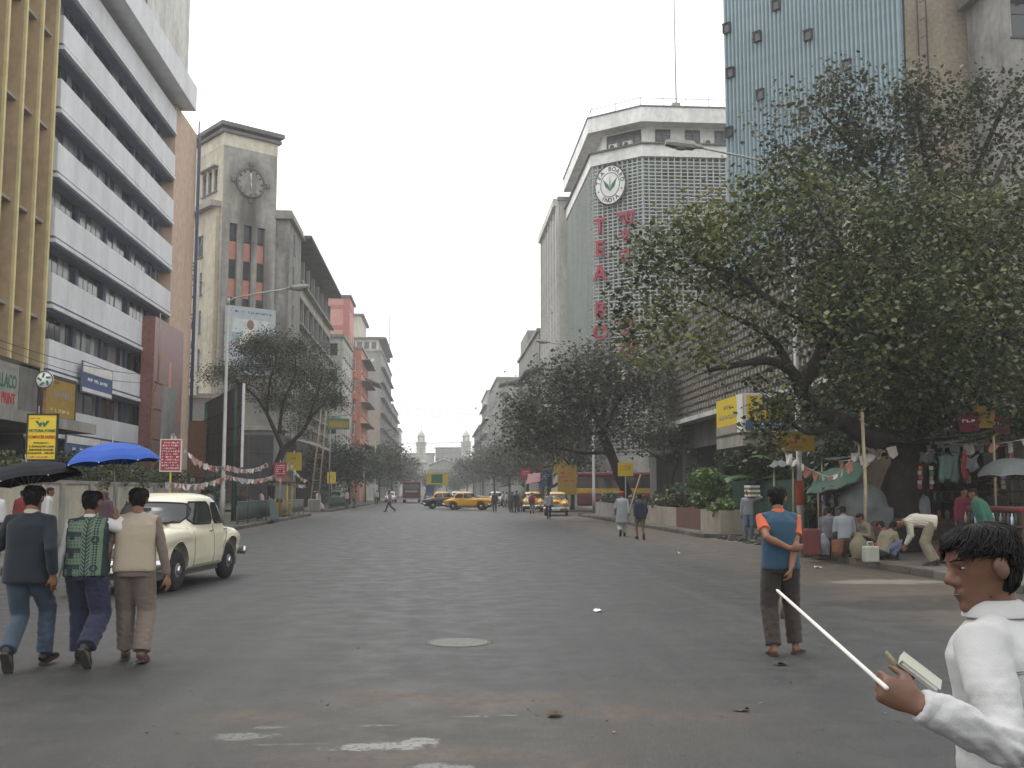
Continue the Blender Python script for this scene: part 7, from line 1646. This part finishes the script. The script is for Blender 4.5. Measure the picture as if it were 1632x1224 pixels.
tarp('teal plastic sheet hanging over the left railing', [at(428,790,52.5), at(440,800,54.5), at(446,828,54.7), at(432,830,52.3)], .05, 'cloth_teal', 'plastic_sheet')
tarp('green tarpaulin heap on the far left kerb railing', [at(524,790,86), at(542,790,90), at(545,786,90), at(527,785,86.5)], -.15, 'tarp_green')
tarp('brown sheet slung under the feathery tree', [at(425,775,64), at(470,770,68), at(455,755,71), at(430,758,66)], .1, 'wood')
o = empty('bamboo_poles', (px_at(505, 79), 79, .12), 'two long bamboo poles leaning together on the left kerb', 'poles')
for (dx, dx2, lab) in ((-.35,.45,0),(.25,.8,0)): m = MB(); m.tube([(dx,0,0),((dx+dx2)/2,.1,4.2),(dx2,.2,8.4)], [.06,.055,.04], 6); m.build('pole', K['bamboo'], o)
m = MB()
for i in range(9): z = .6+i*.85; f = z/8.4; m.tube([(-.35+.8*f,.02+.2*f,z),(.25+.55*f,.02+.2*f,z+.06)], .025, 5)
m.build('rung', K['bamboo'], o)
m = MB(); m.box(-.45,.45,-.3,.3,0,.9); link('base_block', bevelled(m, .05, K['concrete'], 'base_block'), o)

# ------------------------------------------------------------------ right pavement
def planter(label, y0, y1, m_, x0=9.95, x1=10.9, h=.80, group='concrete planters along the right kerb'):
    o = empty('planter', ((x0+x1)/2, (y0+y1)/2, .14), label, 'planter', group); w_ = (x1-x0)/2; l = (y1-y0)/2; t = .1
    m = MB(); m.box(-w_,w_,-l,-l+t,0,h); m.box(-w_,w_,l-t,l,0,h); m.box(-w_,-w_+t,-l+t,l-t,0,h-.001); m.box(w_-t,w_,-l+t,l-t,0,h-.001); m.build('wall', K[m_], o)
    m = MB(); m.box(-w_+t,w_-t,-l+t,l-t,0,h-.1); m.build('soil', K['earth'], o); return o
k('planter_cream', (.34,.31,.25), .9, grime=(.12,.11,.09), gamt=.6); k('planter_red', (.15,.065,.055), .9, grime=(.13,.10,.08), gamt=.6)
planter('pale concrete planter at the driveway end with yellow leaves', 36.4, 39.2, 'planter_cream'); planter('faded red concrete planter second from the driveway', 39.25, 43.2, 'planter_red'); planter('grey green planter behind the two walkers', 43.3, 50.5, 'planter_cream'); planter('long grey planter running to the yellow taxi', 50.6, 66, 'concrete')
rr = random.Random(4)
bush('shrub', 'yellow flowering shrub in the end planter', (10.4, 37.8, .8), [((rr.uniform(-.3,.3), rr.uniform(-1,1), rr.uniform(.1,.5)), (.4,.6,.25)) for i in range(5)], 700, .13, LEAF_BRIGHT, 8)
bush('shrub', 'bushy green shrubs in the red planter', (10.4, 41, .8), [((rr.uniform(-.3,.4), rr.uniform(-1.8,1.8), rr.uniform(.2,1.4)), (.5,.6,.45)) for i in range(9)], 2400, .17, LEAF_BRIGHT, 9)
bush('shrub', 'low mixed shrubs behind the turbaned walker', (10.6, 47, .8), [((rr.uniform(-.3,.4), rr.uniform(-3.3,3.3), rr.uniform(.1,.9)), (.5,.8,.4)) for i in range(9)], 2200, .17, LEAF, 10)
bush('shrub', 'dusty low hedge in the long grey planter', (10.5, 58, .8), [((rr.uniform(-.3,.3), rr.uniform(-7,7), rr.uniform(.0,.5)), (.45,1.1,.35)) for i in range(14)], 2600, .17, LEAF_DUSTY, 12)
o = empty('picket_fence', (12.7, 48, .14), 'green painted vertical bar fence behind the planters', 'fence')
m = MB()
for z in (.3, 1.7): m.box(-.03,.03,-12.5,10,z,z+.06)
m.build('rail', K['green_paint'], o); m = MB(); m.box(-.018,.018,-.055,.055,.05,1.9); pm = m.mesh('picket', K['green_paint']); y = -12.5; i = 0
while y < 10: link('picket', pm, o, (-.05, y, 0)); y += .165
m = MB(); m.box(.1,.13,-12.5,10,.1,1.75); m.build('backing_sheet', K['green_paint'], o)
rr = random.Random(9)
def palm(label, loc, n, L_, seed, wid=.16, group='broad leaved plants behind the green fence'):
    r_ = random.Random(seed); o = empty('broad_leaf_plant', loc, label, 'plant', group); st = MB(); st.tube([(0,0,0),(0,0,1.4)], [.07,.05], 6); st.build('stem', K['green_paint'], o)
    for i in range(n):
        a = r_.uniform(0,6.28); el_ = r_.uniform(.35,1.3); l = L_*r_.uniform(.6,1.1); d = V((math.cos(a),math.sin(a),0)); sd = V((-d.y,d.x,0)); rows = []
        for t in np.linspace(0,1,8):
            c = V((0,0,1.2)) + d*(l*t*math.cos(el_)) + V((0,0,l*(t*math.sin(el_) - .55*t*t))); w = wid*l*(math.sin(math.pi*min(1,t*.92+.06))**.7)
            rows.append([c - sd*w + V((0,0,-w*.35)), c, c + sd*w + V((0,0,-w*.35))])
        m = MB(); m.rings(rows, caps=False, closed=False); q = m.build('leaf', PALM, o)
PALM = mat('palm_leaf', (.045,.095,.03), .45, var=.3, scale=3, rnd=.35)
for i, (x, y, n, l, lab) in enumerate(((13.2,38.5,12,2.6,'tallest broad leaved plant nearest the driveway'),(13.1,41.5,12,2.2,'broad leaved plant second along the green fence'),(13.2,45,11,2.0,'broad leaved plant midway along the green fence'),(13.0,49,10,1.9,'small broad leaved plant far along the fence'))): palm(lab, (x, y, .9), n, l, i+3)
bush('shrub', 'dark mass of shrubs behind the green fence', (13.15, 45, .14), [((rr.uniform(-.2,.2), rr.uniform(-9,9), rr.uniform(1.2,3.0)), (.4,1.2,.8)) for i in range(18)], 6500, .2, LEAF_DARK, 14)
bush('shrub', 'creeper covered bush hanging by the yellow wall sign', (12.6, 33.4, .14), [((rr.uniform(-.5,.6), rr.uniform(-.8,.8), rr.uniform(1.0,4.6)), (.7,.7,.6)) for i in range(14)], 4200, .14, LEAF_DARK, 15)
o = empty('prop_pole', (9.35, 52, .0), 'thin pole leaning from the road onto the long planter', 'pole'); m = MB(); m.tube([(0,0,0),(1.1,1.5,2.5)], .035, 6); m.build('pole', K['bamboo'], o)
# yellow wall sign box and slab
o = empty('wall_sign', (11.9, 39.7, 3.95), 'yellow and blue corner sign box over the podium entrance', 'sign')
sign('sign_board', None, None, 2.4, 1.5, (1.2, 0, 0), 0, 'sign_yellow', [(None, .24, .60, 'ink_black', 0, 2.0), (None, .20, .86, 'ink_blue', -.1, 1.8)], border='paper_white', parent=o)
m = MB(); m.box(.03,2.37,-.02,-.004,.03,.42); q = m.build('blue_band', K['sign_blue'], o); link('print', strokes(1.7,.3,'ink_white',6,2), q, (1.15,-.024,.22))
m = MB(); m.box(.72,1.12,-.02,-.003,1.02,1.42); e_ = m.build('emblem', K['sign_blue'], o); m = MB(); m.box(.80,.86,-.03,-.02,1.1,1.34); m.box(.98,1.04,-.03,-.02,1.1,1.34); m.box(.86,.98,-.03,-.02,1.28,1.34); m.build('emblem_mark', K['paper_white'], e_)
sign('sign_board', None, None, 3.9, 1.5, (-.03, 2.05, 0), R(-90), 'sign_yellow', [('দি বেঙ্গল', .30, 1.12, 'ink_blue', 0, 1.5) if False else (None, .26, 1.12, 'fin_grey', -.2, 1.5), (None, .32, .72, 'fin_grey', 0, 3.2)], parent=o)
m = MB(); m.box(-.055,-.04,.1,4.0,.02,.36); m.build('grey_band', K['fin_grey'], o); m = MB(); m.box(-.07,-.036,.02,.8,.0,1.5); m.build('white_panel', K['paper_white'], o)
m = MB(); m.box(.0,2.4,.3,4.2,-.55,-.1); m.build('slab', K['concrete'], o)
# lamp post sign and poster
sign('pole_board', 'mustard board with red lettering on the right lamp post', 'sign', 1.05, .56, (px_at(1279, 29.6), 29.6, at(1279,718,29.6).z), R(-3), 'sign_ochre', [(None, .15, .25, 'ink_red', -.02, .62), (None, .05, .47, 'ink_black', 0, .9), (None, .05, .10, 'ink_black', -.02, .4)], border='sign_ochre')
m = MB(); m.tube([(0,0,0),(0,0,.72)], .125, 12); tag(m.build('orange_poster', K['shirt_orange'], None, (10.6, 30, at(1280,805,30).z)), 'bright orange poster wrapped round the right lamp post', 'poster')
# cream wall, canopy, posters, black railing
o = empty('compound_wall', (15.2, 25, .12), 'cream compound wall behind the tea stalls', 'wall')
m = MB(); m.box(-.12,.12,-9,8,0,3.3); m.build('wall', K['cream_pale'], o); m = MB(); m.box(-.2,.2,-9,8,3.3,3.42); m.build('coping', K['concrete'], o)
m = MB(); m.box(-.7,-.12,-5,6.5,3.15,3.22); m.build('canopy_sheet', K['tarp_grey'], o)
for i, (px, py, W_, H_, bgm, ik_, lab) in enumerate(((1545,688,.40,.42,'maroon_cloth','ink_white','purple poster under the shaded canopy'),(1570,682,.42,.46,'sign_yellow','ink_black','yellow poster on the shaded canopy'),(1596,692,.34,.40,'ink_red','ink_white','red poster on the cream wall'),(1420,668,.40,.30,'ink_red','ink_white','small red and white poster high behind the trunk'))):
    p = at(px, py, 24.0 if i < 3 else 27.2); sign('poster', lab, 'poster', W_*1.15, H_*1.15, (p.x, p.y, p.z), R(-12), {'maroon_cloth':'maroon_cloth','sign_yellow':'sign_ochre','ink_red':'bollard_red'}.get(bgm, bgm), [(None, .12, .26, ik_, 0, W_*.8)], 'posters hung about the tea stalls', thick=.008)
    q = [b_ for b_ in COL.objects if b_.name.startswith('poster')][-1]
def bars(label, a, b_, h, step, m_='black_metal'):
    a, b_ = V(a), V(b_); d = b_-a; L_ = d.length; o = empty('bar_fence', a, label, 'fence', None, math.atan2(d.y, d.x)); f = MB()
    for z in np.arange(.35, h, .28): f.tube([(0,0,z),(L_,0,z)], .012, 5)
    f.tube([(0,0,h),(L_,0,h)], .03, 6); f.build('rail', K[m_], o); bm_ = MB(); bm_.tube([(0,0,0),(0,0,h)], .024, 6); bm_ = bm_.mesh('upright', K[m_]); n = max(1, int(L_/step))
    for i in range(n+1): link('upright', bm_, o, (i*L_/n,0,0))
bars('black metal bar fence in front of the cream wall', (13.4, 27.6, .14), (13.4, 20, .14), 2.1, .62)
# stall shelter; dark tarpaulins and plank back put in to keep the interior dark
tarp('green tarpaulin awning sloping over the seated tea drinkers', [at(1284,788,25.3), at(1366,768,23.6), at(1392,728,25.6), at(1302,752,27.6)], .10, 'tarp_green', poles=[at(1302,752,27.5), at(1392,730,25.5)])
tarp('grey sheet roof at the left end of the tea stalls', [at(1222,745,29.5), at(1262,742,28.6), at(1270,735,30.5), at(1235,734,31)], .02, 'tarp_grey', poles=[at(1232,744,29.6), at(1262,742,28.8)])
tarp('big dark tarpaulin added behind the trunk to darken the stalls', [V((10.9,26.2,2.9)), V((11.2,22.6,2.85)), V((12.9,23,3.1)), V((13.2,28,3.1))], .16, 'tarp_dark', poles=[V((11.7,28.3,2.9)), V((12.8,23.2,2.9))])  # added cover that darkens the space behind the trunk
tarp('second dark tarpaulin added behind the green awning to shade the stalls', [V((10.6,28.6,2.5)), V((11.2,25.4,2.6)), V((14.6,26,3.1)), V((14.6,31.5,3.0))], .12, 'tarp_dark', poles=[V((10.7,28.5,2.5)), V((12.5,31,2.7))])  # added roof that blocks sky light over the plank stall
o = empty('tea_stall', (13.6, 26.6, .14), 'dark plank tea stall with shelves under the green awning', 'stall')
for i in range(17): m = MB(); m.box(-.02,.02,-.145,.145,0,2.55+.1*math.sin(i*3)); m.build('plank', K['wood'], o, (0, -2.4+i*.30, 0))
m = MB(); m.box(-1.5,-.5,-1.6,2.2,.72,.78); m.box(-1.45,-.55,-1.5,2.1,0,.715); m.build('counter', K['wood'], o)
for z in (1.2, 1.65): m = MB(); m.box(-.35,-.03,-2.2,2.2,z,z+.03); m.build('shelf', K['wood'], o)
rr = random.Random(12)
for i in range(26):
    m = MB(); m.lathe([(.05,0),(.065,.05),(.065,.16),(.04,.2),(.04,.23)], (0,0,0), 8); z = rr.choice((1.23,1.68,.78)); m.build('jar', K[rr.choice(['tarp_grey','jute','rust','plastic_white','tarp_green'])], o, (-.2 if z > 1 else rr.uniform(-1.3,-.6), rr.uniform(-1.5,2.1), z))
o = empty('red_counter', (12.6, 22.6, .14), 'counter draped in red cloth with bottles in front', 'counter'); m = MB(); m.box(-.4,.4,-1.5,1.3,0,1.05); m.build('body', K['wood'], o); m = MB(); m.box(-.44,.44,-1.54,1.34,1.05,1.14); link('cloth', bevelled(m, .03, K['red_cloth'], 'cloth'), o)
for i in range(18): m = MB(); m.lathe([(.035,0),(.035,.16),(.014,.2),(.014,.25)], (0,0,0), 8); m.build('bottle', K[('tarp_green','ink_white','sign_blue','rust','plastic_white')[i % 5]], o, (-.47, -1.4+i*.15, .76))
m = MB(); m.box(-.54,-.405,-1.5,1.3,.72,.755); m.build('shelf', K['wood'], o)
o = empty('covered_cart', (px_at(1388, 24.6), 24.6, .14), 'cart covered with a rounded pale plastic sheet', 'cart'); m = MB(); m.blob((0,0,1.1),(.62,.5,.62)); m.box(-.55,.55,-.45,.45,.6,1.1); link('sheet', organic(m, .05, K['tarp_grey'], 'sheet', 3, wr=wrinkle(.03, 9, 3)), o)
m = MB(); m.box(-.6,.6,-.5,.5,.5,.6); m.build('tray', K['wood'], o)
for x in (-.5,.5): m = MB(); m.tube([(x,0,0),(x,0,.5)], .04, 6); m.build('leg', K['wood'], o)
def box_thing(name, label, cat, loc, sx, sy, sz, m_, rz=0, bev=.02, group=None, top=None):
    m = MB(); m.box(-sx/2,sx/2,-sy/2,sy/2,0,sz); o = link(name, bevelled(m, bev, K[m_], name), None, loc, rz); tag(o, label, cat, group); return o
box_thing('bollard', 'squat red concrete bollard at the kerb before the stalls', 'bollard', (px_at(1300, 23.6), 23.6, .14), .34, .34, .62, 'bollard_red', .1, .05)
o = empty('jerrycan', (px_at(1397, 21.4), 21.4, .14), 'white plastic jerrycan at the kerb beside the squatting man', 'jerrycan', None, .2); m = MB(); m.box(-.16,.16,-.1,.1,0,.34); link('can', bevelled(m, .04, K['plastic_white'], 'can', 3), o); m = MB(); m.tube([(-.08,0,.34),(-.06,0,.42),(.05,0,.42),(.07,0,.34)], .018, 6); m.build('handle', K['plastic_white'], o); m = MB(); m.lathe([(.035,.34),(.035,.39),(.0,.392)], (.12,0,0), 10); m.build('cap', K['ink_red'], o)
def sack(label, loc, r, h, m_): b_ = MB(); b_.blob((0,0,h*.42),(r,r*.8,h*.45)); b_.box(-r*.7,r*.7,-r*.5,r*.5,0,h*.3); b_.tube([(0,0,h*.7),(0,0,h)],[r*.5,r*.35],8); o = link('sack', organic(b_, .03, K[m_], 'sack', 4, wr=wrinkle(.02, 14, int(loc[0]*10))), None, loc); tag(o, label, 'sack', 'sacks at the stalls')
sack('bulging pale green sack standing at the kerb by the stalls', (px_at(1378, 22.4), 22.4, .14), .22, .58, 'jute'); sack('small pale sack beside the red bollard', (px_at(1318, 23.9), 23.9, .14), .2, .5, 'kurta_grey'); sack('brown sack leaning at the foot of the trunk', (px_at(1408, 24.0), 24.0, .14), .3, .8, 'wood')
for i, (px, Y, lab) in enumerate(((1331,24.2,'wooden stool under the man nearer the red bollard'),(1357,23.6,'wooden stool under the man in grey stripes'),(1372,25.8,'wooden stool behind the two seated men'))): box_thing('stool', lab, 'stool', (px_at(px, Y), Y, .14), .42, .42, .38, 'wood', .2*i, .02, 'stools at the tea stall')
o = empty('bamboo_pole', (px_at(1387, 23.0), 23.0, .14), 'pale upright bamboo pole beside the trunk', 'pole'); m = MB(); m.tube([(0,0,0),(.1,.05,1.6),(.14,.2,3.3)], .04, 7); m.build('pole', K['bamboo'], o)
def hang(label, c, m_, w_, h_, seed): 
    c = V(c); o = empty('hanging_cloth', c, label, 'cloth', 'cloths hung out behind the trunk'); r_ = random.Random(seed); rows = []
    for i in range(7): rows.append([V((w_*(j/9-.5) + .03*math.sin(i+j), .05*math.sin(j*1.9+i*.4+seed), -h_*i/6 - .05*math.sin(j*1.1+seed))) for j in range(10)])
    m = MB(); m.rings(rows, caps=False, closed=False); link('cloth', evaluated(m, [('SOLIDIFY', dict(thickness=.006))], K[m_], 'cloth'), o)
    m = MB(); m.tube([(-w_*.7,0,.02),(w_*.7,0,.05)], .008, 4); m.build('line', K['black_metal'], o)
hang('pale teal cloth hung behind the trunk', at(1512,724,23.5), 'cloth_teal', .48, .62, 1); hang('grey towel on the line before the cream wall', at(1545,728,23.3), 'grey_cloth', .42, .32, 2); hang('white cloth scrap pegged nearest the trunk', at(1478,722,24), 'tarp_grey', .4, .25, 3)
hang('thin red cloth strip hanging on the bar fence', at(1536,722,22.8), 'red_cloth', .10, .6, 4); hang('second red cloth strip by the parasol', at(1611,725,22.5), 'red_cloth', .10, .5, 5)
box_thing('black_tank', 'black plastic water tank standing on the bar fence', 'tank', at(1574,752,23.6), .38, .38, .45, 'black_metal', 0, .04)
umbrella('grey parasol at the right edge above the stalls', V((px_at(1640,22), 22, 1.2)), V((px_at(1640,22), 22, 2.35)), .75, .42, 'tarp_grey')
# stall clutter, crates, tins, baskets and hanging packets, each its own thing
rr = random.Random(41)
def crate(label, loc, rz, w_=.5, d_=.36, h_=.3):
    o = empty('crate', loc, label, 'crate', 'crates at the tea stalls', rz); pm = MB(); pm.box(-w_/2,w_/2,-.009,.009,0,h_/3-.02); pm = pm.mesh('slat', K['wood']); pe_ = MB(); pe_.box(-d_/2,d_/2,-.009,.009,0,h_/3-.02); pe_ = pe_.mesh('slat', K['wood'])
    for q in range(3):
        for s in (-1,1): link('slat', pm, o, (0, s*d_/2, q*h_/3)); link('slat', pe_, o, (s*w_/2, 0, q*h_/3+.004), R(90))
    m = MB(); m.box(-w_/2+.01,w_/2-.01,-d_/2+.01,d_/2-.01,0,.03); m.build('bottom', K['wood'], o)
SPOTS = [('left of the red bollard',1287,25.6),('between bollard and small sack',1309,24.6),('behind the big sack',1384,23.4),('under the trunk beside the brown sack',1424,24.2),('right of the bent man',1528,21.6),('behind the bent man near the bar fence',1515,22.8),('at the foot of the red counter',1560,21.9),('next to the covered cart',1362,24.9)]
for i, (w_, px, Y) in enumerate(SPOTS): crate('slatted wooden crate ' + w_, (px_at(px, Y), Y, .14), rr.uniform(0,3), rr.uniform(.4,.6), rr.uniform(.3,.42), rr.uniform(.25,.42))
def tin(label, px, Y, m_, z=.14): 
    m = MB(); r_ = rr.uniform(.10,.15); h_ = rr.uniform(.25,.38); m.lathe([(r_,0),(r_,h_*.3),(r_*1.02,h_*.31),(r_,h_*.33),(r_,h_-.01),(r_*.95,h_),(.01,h_-.005)], (0,0,0), 16); tag(m.build('tin', K[m_], None, (px_at(px,Y),Y,z)), label, 'tin', 'tins at the tea stalls')
for (lab, px, Y, m_) in (('dull blue oil tin beside the stool of the striped man',1343,23.2,'rust'),('rusty tin between the two seated men',1344,24.6,'rust'),('steel tin in front of the covered cart',1391,22.6,'steel'),('green tin at the trunk foot',1432,23.2,'tarp_green'),('red tin by the bent man',1519,20.9,'bollard_red'),('pale tin at the right end of the kerb',1545,20.6,'plastic_white')): tin(lab, px, Y, m_)
def packets(label, a, n, seed):
    r_ = random.Random(seed); o = empty('packet_string', a, label, 'packets', 'packets hanging at the tea stalls'); m = MB(); m.tube([(0,0,.0),(0,0,-n*.11)], .004, 4); m.build('string', K['jute'], o)
    for i in range(n): m = MB(); m.box(-.045,.045,-.012,.012,-.10,-.01); m.build('packet', K[r_.choice(['maroon_cloth','khaki_cloth','tarp_green','lungi_blue','jute','rust','grey_cloth'])], o, (r_.uniform(-.02,.02),0,-i*.11), r_.uniform(-.5,.5))
for i, px in enumerate((1312,1326,1338,1351,1364,1378,1394)): packets(('first','second','third','fourth','fifth','sixth','last')[i] + ' string of packets from the left under the green awning', at(px, 776-i*2.6, 25.0), 5, i)
for i, px in enumerate((1466,1484,1584,1598)): packets(('packet string nearest the trunk','second packet string right of the trunk','packet string left of the grey parasol','packet string under the grey parasol')[i], at(px, 742, 23.2), 5, 20+i)
# ------------------------------------------------------------------ shops and boards far down on the right
rr = random.Random(31)
for i, (px, py, Y, W_, H_, m_, lab) in enumerate(((894,735,84,1.1,1.9,'sign_yellow','yellow and red vertical board by the leaning tree'),(904,765,80,1.5,2.3,'sign_ochre','large mustard board above the nearest taxi'),(871,762,100,1.2,1.6,'sign_blue','blue board above the waiting taxi'),(862,735,112,1.0,1.4,'sign_red','small red board in the far right shop row'),(838,755,116,1.2,1.1,'sign_red','red shop board behind the distant walkers'),(997,748,57,.85,.75,'sign_yellow','plain yellow board on the leaning tree'))):
    p = at(px, py, Y); o = pole_sign(lab, p.x, Y, W_, H_, p.z-H_/2, m_, [(None, H_*.4, H_*.6, 'ink_red' if 'yell' in m_ or 'och' in m_ else 'ink_white', 0, W_*.75, 3)], pole_h=p.z)
tarp('green awning sloping over the right pavement behind the taxis', [at(870,780,88), at(889,768,86), at(893,772,92), at(873,781,94)], .05, 'tarp_green', poles=[at(871,780,88), at(889,770,86)])
tarp('dark awning over far right stalls', [at(795,776,120), at(815,770,120), at(822,771,126), at(800,776,128)], .05, 'tarp_dark', poles=[at(797,776,120), at(815,771,120)])
tarp('pink and red cloth awning of a far right shop', [at(838,772,104), at(870,765,100), at(872,752,104), at(842,755,108)], .05, 'pink_cloth')
# ------------------------------------------------------------------ wires
def wire(label, a, b_, sag, r=.012):
    a, b_ = V(a), V(b_); P = [a.lerp(b_, t) - V((0,0,sag*4*t*(1-t))) - a for t in np.linspace(0,1,17)]; m = MB(); m.tube(P, r, 4); o = m.build('overhead_wire', K['black_metal'], None, a); tag(o, label, 'wire', 'overhead wires across the street')
wire('highest overhead wire crossing between the far houses', at(628,645,215), at(790,664,215), .3, .03); wire('second overhead wire crossing between the far houses', at(628,656,235), at(790,670,235), .3, .028)
for i, (y0, y1, lab) in enumerate(((702,698,'thick wire crossing just above the church towers'),(712,706,'wire crossing level with the church lanterns'),(722,713,'wire crossing the church tower shafts'),(694,690,'thin wire touching the church crosses'))): wire(lab, at(600,y0+2,165+i*12), at(800,y1,165+i*12), .5, .028 if i == 0 else .018)
wire('slack wire crossing the finned block to the marble panel', at(-20,535,30), at(240,597,52), .25, .014); wire('lower slack wire before the white bands', at(-20,545,30.5), at(245,610,53), .35, .012)
# ------------------------------------------------------------------ small things on the road
m = MB(); m.lathe([(.32,0),(.315,.004),(.30,.006),(.29,.004),(.02,.006)], (0,0,0), 32); q = at(731,1024,1); t = -EYE/(q.z-EYE); mh = m.build('manhole_cover', mat('iron_plate', (.15,.146,.128), .7, var=.2, scale=14, bump=.6, bscale=60), None, (q.x*t, q.y*t, .001)); tag(mh, 'round worn manhole cover set in the road', 'manhole cover')
m = MB(); m.lathe([(.322,0),(.34,.003),(.36,0)], (0,0,0), 32); m.build('rim', K['kerb_stone'], mh)
def ground(px, py): q = at(px, py, 1); t = -EYE/(q.z-EYE); return V((q.x*t, q.y*t, 0))
for (px, py, m_, s_, lab) in ((952,975,'paper_white',.07,'crumpled white paper scrap on the open road'),(1303,906,'paper_white',.09,'white paper scrap near the right kerb'),(884,1141,'wood',.07,'brown crushed cup lying in the dirt patch'),(1180,1133,'frame_dark',.06,'dark rag scrap on the asphalt at right'),(1245,1060,'frame_dark',.07,'dark stain scrap below the standing man'),(1082,882,'paper_white',.07,'pale scrap on the brown road edge')):
    p = ground(px, py); r_ = random.Random(px); mb = MB(); rows = [[V((s_*(i-1.5)*.6 + r_.uniform(-.2,.2)*s_, s_*(j-1.5)*.5, abs(r_.gauss(.2,.25))*s_)) for j in range(4)] for i in range(4)]; mb.rings(rows, caps=False, closed=False); o = mb.build('litter', K[m_], None, p + V((0,0,.004)), r_.uniform(0,3)); tag(o, lab, 'litter')
rng = np.random.default_rng(77); n = 420; xs = np.where(rng.random(n) < .55, rng.normal(8.2,.9,n), rng.uniform(-6,7,n)); ys = rng.uniform(5,34,n); xs2 = rng.normal(.3,1.4,70); ys2 = rng.normal(7.6,.8,70)
P = np.stack([np.concatenate([xs,xs2]), np.concatenate([ys,ys2]), np.full(n+70,.006)], 1)
lm = leaf_mesh(P, .026, rng, leaf_mat('dry_leaf', [(.05,.03,.015),(.10,.06,.03),(.14,.09,.04),(.03,.025,.02)], tr=0), up=3.0, name='fallen_leaves', droop=0); tag(link('fallen_leaves', lm), 'dry leaves and crumbs scattered over the road', 'leaves', kind='stuff')
haze(HAZE)
bpy.data.scenes.remove(TMP)
